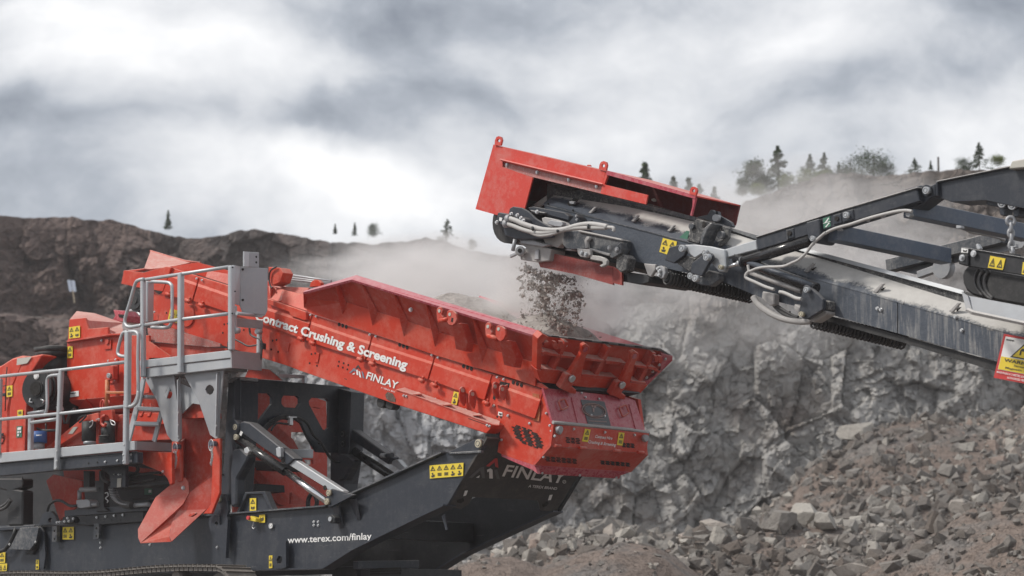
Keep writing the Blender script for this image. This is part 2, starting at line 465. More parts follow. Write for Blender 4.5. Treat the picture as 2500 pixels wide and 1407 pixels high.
def boulder(u, w, s, k, rz, label, group=None, sq=(1, .8, .8), tilt=0.0, lift=.3):
    z = float(hfield(np.array([[u]]), np.array([[w]]))[0, 0])
    o = bpy.data.objects.new('boulder', BME[k]); COL.objects.link(o)
    o.location = CAM + R * u + FH * w + Vector((0, 0, z + s * lift))
    o.scale = (s * sq[0], s * sq[1], s * sq[2]); o.rotation_euler = (tilt, tilt * .6, rz)
    return setp(o, label=label, category='boulder', group=group)
SPECIAL = [(1960, 1232, 61, .44, 0, .3, 'largest pale grey boulder on the rubble crest right of the screening machine', (1, .85, 1.0)),
           (1905, 1262, 60.2, .42, 1, 1.0, 'wedge shaped grey boulder leaning left of the largest crest boulder', (1, .8, .95)),
           (2015, 1262, 60.2, .40, 2, 2.0, 'squarish pink topped boulder just right of the largest crest boulder', (1, .9, .8)),
           (1755, 1250, 61, .44, 3, .2, 'flat topped wide boulder resting on the rubble crest', (1.2, .8, .5)),
           (2160, 1118, 72, .45, 4, .1, 'lone pale boulder with white top halfway up the big rubble pile', (1, .9, .75)),
           (1825, 1262, 60.5, .36, 5, 1.2, 'rounded white topped boulder in the middle of the rubble crest', (1, .9, .8)),
           (2075, 1375, 53, .38, 6, .9, 'sloping grey slab at the foot of the rubble pile', (1.3, .7, .7)),
           (1970, 1165, 63, .26, 7, .5, 'upright pointed stone standing on top of the rubble crest', (.6, .6, 1.3)),
           (2330, 1125, 72, .35, 8, .4, 'angular grey boulder on the right side of the big rubble pile', (1, .8, .9)),
           (1755, 1290, 59.5, .34, 0, 2.4, 'bright white stone just below the flat crest boulder', (1, .7, .9)),
           (1345, 1262, 61.2, .34, 4, 1.4, 'white boulder at the left end of the rubble crest behind the tail plate', (1.2, .8, .75)),
           (2090, 1045, 78, .5, 2, .1, 'jutting tan boulder at the upper left shoulder of the big rubble pile', (1.3, .8, .8))]
for px, py, w, s, k, rz, lab, sq in SPECIAL:
    p = VW(px, py, w) - CAM
    boulder(p.dot(R), w, s, k, rz, lab, None, sq, .15)
for i in range(130):
    big2 = rng.uniform() < .5
    if big2: px, w = rng.uniform(1700, 2500), rng.uniform(62, 77)
    else: px, w = rng.uniform(1250, 2250), rng.uniform(56.5, 62)
    u = (VW(px, 1250, w) - CAM).dot(R)
    s = float(np.clip(.11 * (rng.pareto(2.4) + 1), .11, .27))
    k = int(rng.randint(9)); b1 = rng.uniform(.6, 1); b2 = rng.uniform(.5, .95)
    tone_w = {.45: 'dark', .6: 'grey', .75: 'pale', .82: 'buff', .9: 'pinkish'}[random.Random(k + 50).choice((.45, .6, .75, .82, .9))]
    shape = 'flat' if b2 < .62 else ('blocky' if b1 > .85 else 'wedgelike')
    size_w = 'large' if s > .24 else ('medium' if s > .17 else 'small')
    hpos = [w2 for lim, w2 in ((1400, 'beside the tail plate'), (1550, 'below the front hood'), (1700, 'left of middle'), (1850, 'at the middle'), (1980, 'right of middle'), (2100, 'under the spiral roller'), (2220, 'toward the right'), (2330, 'left below the sign'), (2420, 'below the sign'), (9999, 'at the right edge')) if px < lim][0]
    place = 'the big rubble pile' if big2 else 'the rubble crest'
    vert = ('high on' if w > 74 else 'high up' if w > 71 else 'halfway up' if w > 68 else 'low on' if w > 65 else 'at the foot of') if big2 else ('at the top of' if w > 60.5 else 'near the top of' if w > 59 else 'halfway down' if w > 57.7 else 'at the foot of')
    boulder(u, w, s, k, rng.uniform(0, 6.3), '%s %s %s boulder %s %s, %s' % (size_w, shape, tone_w, vert, place, hpos), 'grey boulders on the rubble slopes',
            (1, b1, b2), rng.uniform(-.5, .5), .2)

# ------------------------------------------------------------------ trees on the quarry rim
m, nt, b, out = newmat('foliage_dark')
at = nt.nodes.new('ShaderNodeAttribute'); at.attribute_name = 'tone'
c = ramp(nt, at.outputs['Fac'], [(0, (.018, .035, .016)), (.6, (.045, .075, .03)), (1, (.10, .13, .04))])
nt.links.new(c, b.inputs['Base Color']); b.inputs['Roughness'].default_value = .8
M_leaf = m
m, nt, b, out = newmat('foliage_yellow_green')
at = nt.nodes.new('ShaderNodeAttribute'); at.attribute_name = 'tone'
c = ramp(nt, at.outputs['Fac'], [(0, (.07, .10, .02)), (1, (.20, .24, .05))])
nt.links.new(c, b.inputs['Base Color']); b.inputs['Roughness'].default_value = .8
M_leafy = m
m, nt, b, out = newmat('bark'); b.inputs['Base Color'].default_value = (.07, .055, .045, 1); b.inputs['Roughness'].default_value = .9
M_bark = m
def crown_mesh(h, wd, kind, seed, nl):
    r_ = np.random.RandomState(seed)
    P = []
    if kind == 'conifer':
        nw = int(9 + h * 2)
        for i in range(nw):
            t = i / (nw - 1.0); z = h * (.12 + .88 * t)
            rad = wd * .85 * (1 - t) ** .9 * r_.uniform(.5, 1.2) + .01 * h
            nb = 7
            for k in range(nb):
                a = r_.uniform(0, 6.28); L_ = rad * r_.uniform(.5, 1.1); m_ = max(3, int(nl / nw / nb))
                tt = np.sqrt(r_.uniform(0, 1, m_)) * L_
                P.append(np.stack([np.cos(a) * tt, np.sin(a) * tt, z - tt * .25 + r_.normal(0, .012 * h, m_)], -1) + r_.normal(0, .012 * h, (m_, 3)))
        P.append(np.stack([r_.normal(0, .006 * h, 20), r_.normal(0, .006 * h, 20), r_.uniform(h * .85, h * 1.02, 20)], -1))
    else:
        nb = 26
        for k in range(nb):
            a = r_.uniform(0, 6.28); rr_ = wd * .38 * math.sqrt(r_.uniform()); z = h * r_.uniform(.10, .9)
            rr_ *= 1.25 - abs(z / h - .45)
            m_ = nl // nb; s_ = wd * r_.uniform(.09, .17)
            P.append(np.array([math.cos(a) * rr_, math.sin(a) * rr_, z]) + r_.normal(0, 1, (m_, 3)) * [s_, s_, s_ * .75])
    P = np.concatenate(P); n = len(P)
    ls = (.014 + .014 * r_.uniform(size=(n, 1, 1))) * max(h, .6)
    tri = r_.normal(size=(n, 3, 3)); tri /= np.linalg.norm(tri, axis=2, keepdims=True)
    Vt = (P[:, None] + tri * ls * 1.5).reshape(-1, 3)
    me = bpy.data.meshes.new('crown')
    me.vertices.add(n * 3); me.vertices.foreach_set('co', Vt.reshape(-1).astype(np.float32))
    me.loops.add(n * 3); me.loops.foreach_set('vertex_index', np.arange(n * 3, dtype=np.int32))
    me.polygons.add(n); me.polygons.foreach_set('loop_start', np.arange(0, n * 3, 3, dtype=np.int32))
    me.update(calc_edges=True)
    at_ = me.attributes.new('tone', 'FLOAT', 'POINT')
    at_.data.foreach_set('value', np.repeat(np.clip(r_.normal(.45, .25, n), 0, 1), 3).astype(np.float32))
    return me
def tree(px, base_py, top_py, w, wd_px, kind, label, seed, mat=None, name=None, group=None):
    b_ = VW(px, base_py, w); t_ = VW(px, top_py, w); h = (t_ - b_).z; wd = wd_px / FPX * w
    nm = name or ('pine_tree' if kind == 'conifer' else 'broadleaf_tree')
    root = empty(nm, b_ - Vector((0, 0, .12)), label, 'tree' if nm != 'shrub' else 'shrub', group)
    me = crown_mesh(h + .12, wd, kind, seed, 3800); me.materials.append(mat or M_leaf)
    c_ = bpy.data.objects.new('crown', me); COL.objects.link(c_); c_.parent = root
    bm = bmesh.new()
    bmesh.ops.create_cone(bm, cap_ends=True, segments=6, radius1=.018 * h + .006, radius2=.01, depth=h * .96, matrix=Matrix.Translation((0, 0, h * .48)))
    rr_ = random.Random(seed)
    for i in range(7):
        a = rr_.uniform(0, 6.28); z = h * rr_.uniform(.25, .8); ln = wd * .3
        mt = Matrix.Translation((0, 0, z)) @ Matrix.Rotation(a, 4, 'Z') @ Matrix.Rotation(1.0, 4, 'Y') @ Matrix.Translation((0, 0, ln / 2))
        bmesh.ops.create_cone(bm, cap_ends=True, segments=4, radius1=.008 * h, radius2=.003 * h, depth=ln, matrix=mt)
    me2 = bpy.data.meshes.new('trunk'); bm.to_mesh(me2); bm.free(); me2.materials.append(M_bark)
    t2 = bpy.data.objects.new('trunk', me2); COL.objects.link(t2); t2.parent = root
RIM = 'trees on the quarry rim'
for a in [
    (410, 556, 516, 127, 15, 'conifer', 'small lone fir on the rim above the left cliff', 1),
    (818, 566, 548, 127, 9, 'conifer', 'tiny thin sapling on the rim just right of the cliff bump', 2),
    (866, 570, 545, 127, 12, 'conifer', 'narrow sapling on the rim left of a low bush', 3),
    (912, 572, 548, 127, 34, 'round', 'low dusty bush on the rim above the dust cloud', 4),
    (1092, 580, 538, 127, 42, 'conifer', 'small fir on the rim left of the falling stone', 5),
    (1152, 605, 585, 127, 22, 'round', 'low grey bush on the rim slope left of the discharge head', 6),
    (1575, 560, 405, 112, 55, 'conifer', 'thin fir showing just above the red chute hood', 7),
    (1645, 550, 437, 112, 70, 'conifer', 'faint fir left of the last lifting eye', 8),
    (1682, 548, 440, 112, 70, 'conifer', 'faint fir directly behind the last lifting eye', 9),
    (1708, 545, 455, 112, 80, 'conifer', 'bushy faint fir right of the last lifting eye', 10),
    (1745, 540, 460, 112, 40, 'conifer', 'bare thin fir between the lifting eye and the grey hill', 11),
    (1838, 461, 383, 99, 59, 'round', 'spindly open tree at the left brow of the grey hill', 12),
    (1812, 472, 436, 98.5, 40, 'round', 'small round bush at the very left brow of the grey hill', 13),
    (1870, 468, 420, 99, 54, 'round', 'low bushy tree left of the tallest fir', 14),
    (1900, 456, 361, 99.5, 78, 'conifer', 'tallest dense fir on the grey hill', 15),
    (1978, 440, 380, 100, 54, 'conifer', 'fir rising from yellow green shrubs on the grey hill', 16),
    (2013, 436, 376, 100, 54, 'conifer', 'slim leaning fir second to the right of the tallest fir', 17),
    (2048, 432, 398, 100, 21, 'conifer', 'little spire fir left of the rounded broadleaf tree', 18),
    (2077, 432, 380, 100, 75, 'round', 'rounded dense broadleaf tree on the grey hill', 19),
    (2133, 430, 366, 100.5, 81, 'round', 'dark wide broadleaf tree with a pointed top on the grey hill', 20),
    (2168, 430, 398, 100.5, 40, 'round', 'low bush at the right foot of the dark wide tree', 21),
    (2233, 416, 388, 101, 35, 'conifer', 'pair-sized small fir right of the gap in the trees', 22),
    (2272, 407, 394, 101, 8, 'conifer', 'tiny sapling beside the wooden post on the rim', 23),
    (2391, 406, 352, 101, 59, 'conifer', 'dark fir on the rim above the lifting boom', 24),
    (2352, 410, 386, 101, 40, 'round', 'low dark bush left of the fir above the boom', 25)]:
    tree(*a, group=RIM)
for i, a in enumerate([(1922, 452, 428, 98, 44, 'round', 'yellow green shrub at the foot of the tallest fir'), (1965, 440, 416, 98, 40, 'round', 'yellow green shrub left of the fir among shrubs'),
          (2008, 432, 416, 98.5, 44, 'round', 'yellow green shrub below the slim leaning fir'), (1850, 466, 448, 98, 40, 'round', 'pale green shrub at the left brow of the grey hill'),
          (2434, 396, 384, 101, 40, 'round', 'yellowish grass tuft on the rim just left of the boom cover')]):
    tree(*a, 40 + i, mat=M_leafy, name='shrub', group='yellow green shrubs on the grey hill')
pp = VW(2291, 408, 101); root = empty('wooden_post', pp, 'bare upright wooden post on the rim right of the trees', 'post')
bm = bmesh.new(); bmesh.ops.create_cone(bm, cap_ends=True, segments=8, radius1=.04, radius2=.035, depth=.55, matrix=Matrix.Translation((0, 0, .1)))
me = bpy.data.meshes.new('post'); bm.to_mesh(me); bm.free(); me.materials.append(M_bark); o = bpy.data.objects.new('post_shaft', me); COL.objects.link(o); o.parent = root
# ------------------------------------------------------------------ paint and metal
def geo(nt): return nt.nodes.new('ShaderNodeNewGeometry')
def paint(name, col, rough=.42, metallic=0.0, dust=(.50, .45, .42), top=.55, speck=.25, streak=.25, spec=.5, var=.12, dustbase=0.0, smudge=.22):
    """painted steel: colour variation, fine dust grains, run marks, dust settled on faces that look up"""
    m, nt, b, out = newmat(name)
    g = geo(nt); p = g.outputs['Position']
    n1_ = noise(nt, p, 1.7, 5, .6); n2_ = noise(nt, p, 17, 6, .75); n3_ = noise(nt, p, 55, 3, .7)
    c = mixc(nt, n1_, tuple(x * (1 - var) for x in col), tuple(min(1, x * (1 + var)) for x in col))
    mp_ = nt.nodes.new('ShaderNodeMapping'); mp_.inputs['Scale'].default_value = (16, 16, .8); nt.links.new(p, mp_.inputs[0])
    st = noise(nt, mp_.outputs[0], 1.0, 5, .65)
    st = ramp(nt, st, [(.54, 0.0), (.78, 1.0)])
    sepn = nt.nodes.new('ShaderNodeSeparateXYZ'); nt.links.new(g.outputs['True Normal'], sepn.inputs[0])
    up = ramp(nt, mathn(nt, 'MULTIPLY_ADD', sepn.outputs[2], .5, .5), [(.60, 0.0), (.92, 1.0)])
    upf = mathn(nt, 'MULTIPLY', up, mathn(nt, 'MULTIPLY_ADD', n2_, 1.1, .25), clamp=True)
    grain = ramp(nt, mathn(nt, 'ADD', mathn(nt, 'MULTIPLY', n3_, .6), mathn(nt, 'MULTIPLY', n2_, .4)), [(.50, 0.0), (.70, 1.0)])
    d = mathn(nt, 'ADD', mathn(nt, 'MULTIPLY', upf, top), mathn(nt, 'MULTIPLY', grain, speck))
    d = mathn(nt, 'ADD', d, mathn(nt, 'MULTIPLY', mathn(nt, 'MULTIPLY', st, n1_), streak))
    sm = mathn(nt, 'ADD', mathn(nt, 'MULTIPLY', noise(nt, p, 2.6, 6, .68), .65), mathn(nt, 'MULTIPLY', n2_, .35))
    sm = ramp(nt, sm, [(.47, 0.0), (.60, 1.0)])
    d = mathn(nt, 'ADD', d, mathn(nt, 'MULTIPLY', sm, smudge))
    d = mathn(nt, 'ADD', d, dustbase, clamp=True)
    # fine scratches where stones and boots have scraped the paint
    mps = nt.nodes.new('ShaderNodeMapping'); mps.inputs['Scale'].default_value = (3, 3, 60); mps.inputs['Rotation'].default_value = (0, .35, 0); nt.links.new(p, mps.inputs[0])
    sc2 = ramp(nt, noise(nt, mps.outputs[0], 1.0, 3, .6), [(.66, 0.0), (.70, 1.0)])
    sc2 = mathn(nt, 'MULTIPLY', sc2, mathn(nt, 'MULTIPLY', sm, .45))
    d = mathn(nt, 'MAXIMUM', d, sc2)
    c = mixc(nt, d, c, dust)
    nt.links.new(c, b.inputs['Base Color'])
    r = mathn(nt, 'ADD', mathn(nt, 'MULTIPLY_ADD', n2_, .18, rough - .09), mathn(nt, 'MULTIPLY', d, .45), clamp=True)
    nt.links.new(r, b.inputs['Roughness']); b.inputs['Metallic'].default_value = metallic
    b.inputs['Specular IOR Level'].default_value = spec
    bump(nt, b, mathn(nt, 'ADD', mathn(nt, 'MULTIPLY', n1_, 1.0), mathn(nt, 'MULTIPLY', n2_, .12)), .35, .012)
    return m
M_red = paint('red_paint', (.55, .043, .017), .38, dust=(.66, .36, .28), top=.45, speck=.05, streak=.10, spec=.35)
M_redD = paint('red_paint_dusty', (.50, .042, .020), .5, dust=(.60, .40, .35), top=.75, speck=.14, streak=.2, dustbase=.02, spec=.35)
M_pink = paint('red_paint_sheen_pink', (.44, .06, .085), .26, dust=(.60, .42, .42), top=.35, speck=.14, streak=.2)  # pinker red: the lid's reflection is put into the colour
M_dark = paint('dark_blue_grey_paint', (.022, .027, .038), .42, dust=(.30, .29, .28), top=.45, speck=.07, streak=.12, smudge=.07)
M_darkD = paint('dark_paint_dusty', (.040, .048, .060), .5, dust=(.46, .44, .42), top=.95, speck=.28, streak=.45)
M_black = paint('black_steel', (.014, .015, .018), .5, dust=(.22, .21, .20), top=.3, speck=.06, streak=.08, smudge=.08)
M_plate = paint('tail_plate_paint', (.040, .038, .036), .5, dust=(.22, .20, .18), top=.3, speck=.12, streak=.25)
M_galv = paint('galvanised_steel', (.46, .48, .50), .42, .45, dust=(.60, .59, .58), top=.3, speck=.22, streak=.2, var=.2)
M_galvD = paint('galvanised_steel_dull', (.34, .35, .37), .5, .35, dust=(.50, .48, .46), top=.3, speck=.35, streak=.2, var=.2)
M_dustm = paint('dust_caked_steel', (.36, .35, .345), .8, dust=(.55, .53, .51), top=.8, speck=.5, streak=.4)
M_rub2 = paint('black_rubber', (.016, .016, .017), .6, dust=(.25, .24, .23), top=.3, speck=.08, streak=.05, smudge=.1)
M_gloss = paint('gloss_black_cylinder', (.012, .012, .014), .16, dust=(.3, .29, .28), top=.2, speck=.05, streak=.05, smudge=.08)
M_hose = paint('hose_black', (.02, .02, .022), .45, dust=(.3, .29, .28), top=.35, speck=.05, streak=0)
M_hoseL = paint('hose_dusty', (.42, .41, .40), .6, dust=(.6, .59, .57), top=.5, speck=.2, streak=0)
M_chrome = paint('chromed_rod', (.75, .75, .76), .14, 1.0, dust=(.5, .49, .48), top=.25, speck=.05, streak=0)
M_bolt = paint('zinc_bolt', (.62, .63, .64), .35, .7, dust=(.6, .58, .55), top=.3, speck=.1, streak=0)
M_brass = paint('pin_cap_yellow_zinc', (.58, .52, .38), .4, .5, dust=(.6, .57, .5), top=.3, speck=.1, streak=0)
M_track = paint('track_steel_worn', (.17, .155, .14), .5, .4, dust=(.42, .38, .34), top=.5, speck=.4, streak=.2)
def flat(name, col, rough=.5, spec=.4):
    m, nt, b, out = newmat(name)
    p = objco(nt); f = noise(nt, p, 30, 4, .7)
    c = mixc(nt, mathn(nt, 'MULTIPLY', f, .16), col, (.45, .42, .39)); nt.links.new(c, b.inputs['Base Color'])
    b.inputs['Roughness'].default_value = rough; b.inputs['Specular IOR Level'].default_value = spec
    return m
M_white = flat('white_vinyl', (.82, .82, .81)); M_yel = flat('yellow_vinyl', (.80, .60, .025)); M_ink = flat('black_ink', (.02, .02, .02))
M_hole = flat('hole_dark', (.006, .006, .007), .9, .05); M_grn = flat('green_vinyl', (.03, .16, .10)); M_blu = flat('blue_filter_paint', (.03, .12, .38))  # hole_dark: flat black standing in for the shade inside holes
M_bgrey = flat('slate_blue_vinyl', (.16, .20, .27)); M_redv = flat('red_vinyl', (.55, .02, .02)); M_orange = paint('turnbuckle_orange', (.52, .16, .05), .5)
M_decal = flat('dark_decal', (.045, .05, .06), .3); M_decl = flat('decal_print', (.30, .19, .17), .4); M_btn = flat('red_button', (.6, .03, .03), .3); M_pale = paint('pale_cover', (.48, .47, .42), .5)
M_greyt = flat('grey_vinyl', (.10, .10, .105))

# ------------------------------------------------------------------ tracing and mesh helpers
ZM = {'p': (0, 0, 1), 'z1': (0, 580, 3.35), 'z2': (0, 980, 3.2957), 'z3': (600, 640, 3.35), 'z4': (500, 900, 2.7757), 'z5': (1100, 760, 3.198),
      'z6': (1100, 320, 3.472), 'z7': (1550, 440, 3.909), 'z8': (1950, 370, 2.3855), 'z9': (800, 560, 3.571), 'za': (1000, 1150, 2.5)}
def zp(z, x, y):
    ox, oy, k = ZM[z]; return ox + x / k, oy + y / k
def toks(s): return [tuple(float(a) for a in t.split(',')) for t in s.split()]
def P3(z, s, y=0.0):
    """zoom pixels -> points on the vertical plane Y=y (or each point's own Y)"""
    return [V(*zp(z, t[0], t[1]), t[2] if len(t) > 2 else y) for t in toks(s)]
def PX(z, s, x): return [VX(*zp(z, t[0], t[1]), x) for t in toks(s)]
def PP(z, s, pl):                                       # on a general plane (point, normal)
    res = []
    for t in toks(s):
        r = ray(*zp(z, t[0], t[1])); res.append(CAM + r * ((pl[0] - CAM).dot(pl[1]) / r.dot(pl[1])))
    return res
def plane3(a, b, c):
    n_ = (b - a).cross(c - a).normalized()
    if n_.dot(CAM - a) < 0: n_ = -n_
    return (a, n_)
def lift(pl, d): return (pl[0] + pl[1] * d, pl[1])
def pnorm(pts):
    n_ = Vector((0, 0, 0))
    for i in range(len(pts)):
        a = pts[i]; b_ = pts[(i + 1) % len(pts)]
        n_ += Vector(((a.y - b_.y) * (a.z + b_.z), (a.z - b_.z) * (a.x + b_.x), (a.x - b_.x) * (a.y + b_.y)))
    return n_.normalized()
def plate(name, pts, th, mat, parent, holes=(), bev=0.0, off=None, **props):
    """flat sheet with real thickness; the traced face looks at the camera, thickness goes away from it"""
    n_ = pnorm(pts)
    if n_.dot(CAM - pts[0]) < 0: n_ = -n_
    d = -n_ * th if off is None else off
    loops = [list(pts)] + [list(h) for h in holes]
    flatp = [p for l in loops for p in l]
    tris = tessellate_polygon(loops)
    nn = len(flatp); vs = flatp + [p + d for p in flatp]; fs = []
    for t in tris: fs.append(tuple(t)); fs.append(tuple(nn + i for i in reversed(t)))
    o = 0
    for l in loops:
        k = len(l)
        for i in range(k):
            j = (i + 1) % k; fs.append((o + i, o + j, nn + o + j, nn + o + i))
        o += k
    me = bpy.data.meshes.new(name); me.from_pydata([tuple(v) for v in vs], [], fs)
    bm = bmesh.new(); bm.from_mesh(me)
    bmesh.ops.remove_doubles(bm, verts=bm.verts, dist=1e-5)
    bmesh.ops.recalc_face_normals(bm, faces=bm.faces)
    if bev > 0:
        es = [e for e in bm.edges if len(e.link_faces) == 2 and e.calc_face_angle(0) > .6]
        bmesh.ops.bevel(bm, geom=es, offset=bev, segments=1, affect='EDGES', clamp_overlap=True)
    bm.to_mesh(me); bm.free(); me.materials.append(mat)
    return link(name, me, parent, **props)
def pl(name, z, s, y, th, mat, parent, holes=(), bev=0.004, **props):
    return plate(name, P3(z, s, y), th, mat, parent, [P3(z, h, y) for h in holes], bev if th > .012 and not holes else 0, **props)
def slab(name, pts, depth, mat, parent, bev=.006, **props):      # extrude straight along +Y
    return plate(name, pts, 0, mat, parent, bev=bev, off=Vector((0, depth, 0)), **props)
def slabx(name, pts, depth, mat, parent, bev=.006, **props):
    return plate(name, pts, 0, mat, parent, bev=bev, off=Vector((-depth, 0, 0)), **props)
def tube(name, pts, r, mat, parent, seg=10, closed=False, smooth=True, rs=None, **props):
    pts = [Vector(p) for p in pts]; k = len(pts); vs = []; fs = []
    up_ = None
    for i, p in enumerate(pts):
        if closed: t = (pts[(i + 1) % k] - pts[i - 1]).normalized()
        else: t = (pts[min(i + 1, k - 1)] - pts[max(i - 1, 0)]).normalized()
        if up_ is None:
            up_ = t.orthogonal().normalized()
        up_ = (up_ - t * up_.dot(t)).normalized()
        sd = t.cross(up_)
        rr_ = rs[i] if rs else r
        for j in range(seg):
            a = 6.28318 * j / seg; vs.append(p + up_ * math.cos(a) * rr_ + sd * math.sin(a) * rr_)
    rng_ = k if closed else k - 1
    for i in range(rng_):
        for j in range(seg):
            a = i * seg + j; b_ = i * seg + (j + 1) % seg; c = ((i + 1) % k) * seg + (j + 1) % seg; d = ((i + 1) % k) * seg + j
            fs.append((a, b_, c, d))
    if not closed:
        fs.append(tuple(range(seg))[::-1]); fs.append(tuple((k - 1) * seg + j for j in range(seg)))
    me = bpy.data.meshes.new(name); me.from_pydata([tuple(v) for v in vs], [], fs); me.materials.append(mat)
    if smooth:
        me.polygons.foreach_set('use_smooth', [len(f) == 4 for f in fs])
    return link(name, me, parent, **props)
def curve_pts(pts, n=6):                                # Catmull-Rom through points
    pts = [Vector(p) for p in pts]; out_ = []
    for i in range(len(pts) - 1):
        p0 = pts[max(i - 1, 0)]; p1 = pts[i]; p2 = pts[i + 1]; p3 = pts[min(i + 2, len(pts) - 1)]
        for j in range(n):
            t = j / n
            out_.append(.5 * ((2 * p1) + (p2 - p0) * t + (2 * p0 - 5 * p1 + 4 * p2 - p3) * t * t + (3 * p1 - p0 - 3 * p2 + p3) * t ** 3))
    out_.append(pts[-1]); return out_
def hose(name, z, s, y, r, mat, parent, seg=8, n=6, **props):
    return tube(name, curve_pts(P3(z, s, y), n), r, mat, parent, seg, **props)
def beam(name, a, b_, w, h, mat, parent, up=Vector((0, 0, 1)), bev=.006, **props):
    """box girder from a to b, w wide (sideways), h high"""
    t = (b_ - a).normalized(); sd = t.cross(up).normalized(); u2 = sd.cross(t).normalized()
    vs = []
    for p in (a, b_):
        for sx, sz in ((-1, -1), (1, -1), (1, 1), (-1, 1)): vs.append(p + sd * (w / 2 * sx) + u2 * (h / 2 * sz))
    fs = [(0, 1, 2, 3), (7, 6, 5, 4), (0, 4, 5, 1), (1, 5, 6, 2), (2, 6, 7, 3), (3, 7, 4, 0)]
    me = bpy.data.meshes.new(name); me.from_pydata([tuple(v) for v in vs], [], fs)
    bm = bmesh.new(); bm.from_mesh(me); bmesh.ops.recalc_face_normals(bm, faces=bm.faces)
    if bev: bmesh.ops.bevel(bm, geom=list(bm.edges), offset=min(bev, w * .2, h * .2), segments=1, affect='EDGES')
    bm.to_mesh(me); bm.free(); me.materials.append(mat)
    return link(name, me, parent, **props)
def cyl(name, c, axis, r, ln, mat, parent, seg=16, r2=None, **props):
    a = Vector(axis).normalized(); return tube(name, [c - a * ln / 2, c + a * ln / 2], r, mat, parent, seg, rs=[r, r2 if r2 is not None else r], **props)
_bm = {}
def stud_mesh(key, r, h, mat, seg=6):
    if key in _bm: return _bm[key]
    bm = bmesh.new(); bmesh.ops.create_cone(bm, cap_ends=True, segments=seg, radius1=r, radius2=r * .8, depth=h, matrix=Matrix.Translation((0, 0, h / 2)))
    bmesh.ops.create_cone(bm, cap_ends=True, segments=10, radius1=r * 1.2, radius2=r * 1.15, depth=h * .3, matrix=Matrix.Translation((0, 0, h * .15)))
    me = bpy.data.meshes.new(key); bm.to_mesh(me); bm.free(); me.materials.append(mat); _bm[key] = me
    return me
def stud(name, pos, nrm, parent, r=.016, h=.02, mat=None, seg=6):
    r = r * .85; h = h * .8
    mat = mat or M_bolt
    me = stud_mesh('%s_%s_%.3f' % (name, mat.name, r), r, h, mat, seg)
    o = bpy.data.objects.new(name, me); COL.objects.link(o)
    o.rotation_euler = Vector(nrm).to_track_quat('Z', 'Y').to_euler()
    if parent:
        o.parent = parent; wp = Vector((0, 0, 0)); q = parent
        while q is not None: wp += q.location; q = q.parent
        o.location = pos - wp
    else: o.location = pos
    return o
NY = Vector((0, -1, 0)); PXN = Vector((1, 0, 0))
def studs(z, s, y, parent, r=.016, name='bolt', mat=None, h=.02):
    for p in P3(z, s, y): stud(name, p, NY, parent, r, h, mat)
def pins(z, s, y, r, parent, mat=None, ln=.04, name='pin'):
    for p in P3(z, s, y):
        o = cyl(name, p, (0, 1, 0), r, ln, mat or M_brass, parent, 18)
        tube('pin_ring', [p + Vector((math.cos(a) * r * .62, -ln / 2 - .001, math.sin(a) * r * .62)) for a in [i * .5236 for i in range(12)]], r * .09, M_darkD, o, 5, closed=True)
_fc = {}
def text(name, s, p0, p1, upv, mat, parent, bold=.0, space=1.0, **props):
    """lettering laid on a surface: p0->p1 is the baseline, upv the cap height"""
    def mk(body):
        cu = bpy.data.curves.new('lettering', 'FONT'); cu.body = body; cu.offset = bold; cu.space_character = space; cu.resolution_u = 3
        o = bpy.data.objects.new('lettering', cu); COL.objects.link(o)
        bpy.context.view_layer.update()
        me = bpy.data.meshes.new_from_object(o.evaluated_get(bpy.context.evaluated_depsgraph_get()))
        bpy.data.objects.remove(o); return me
    me = mk(s)
    if 'H' not in _fc:
        h_ = mk('H'); _fc['H'] = max(v.co.y for v in h_.vertices) - min(v.co.y for v in h_.vertices)
    x0 = min(v.co.x for v in me.vertices); x1 = max(v.co.x for v in me.vertices)
    for v in me.vertices:
        q = p0 + (p1 - p0) * ((v.co.x - x0) / (x1 - x0)) + upv * (v.co.y / _fc['H']); v.co = q
    me.materials.clear(); me.materials.append(mat)
    bm = bmesh.new(); bm.from_mesh(me)
    nn = upv.cross(p1 - p0)
    if nn.dot(CAM - p0) < 0: nn = -nn
    for f in bm.faces:
        f.normal_update()
        if f.normal.dot(nn) < 0: f.normal_flip()
    bm.to_mesh(me); bm.free()
    return link(name, me, parent, **props)
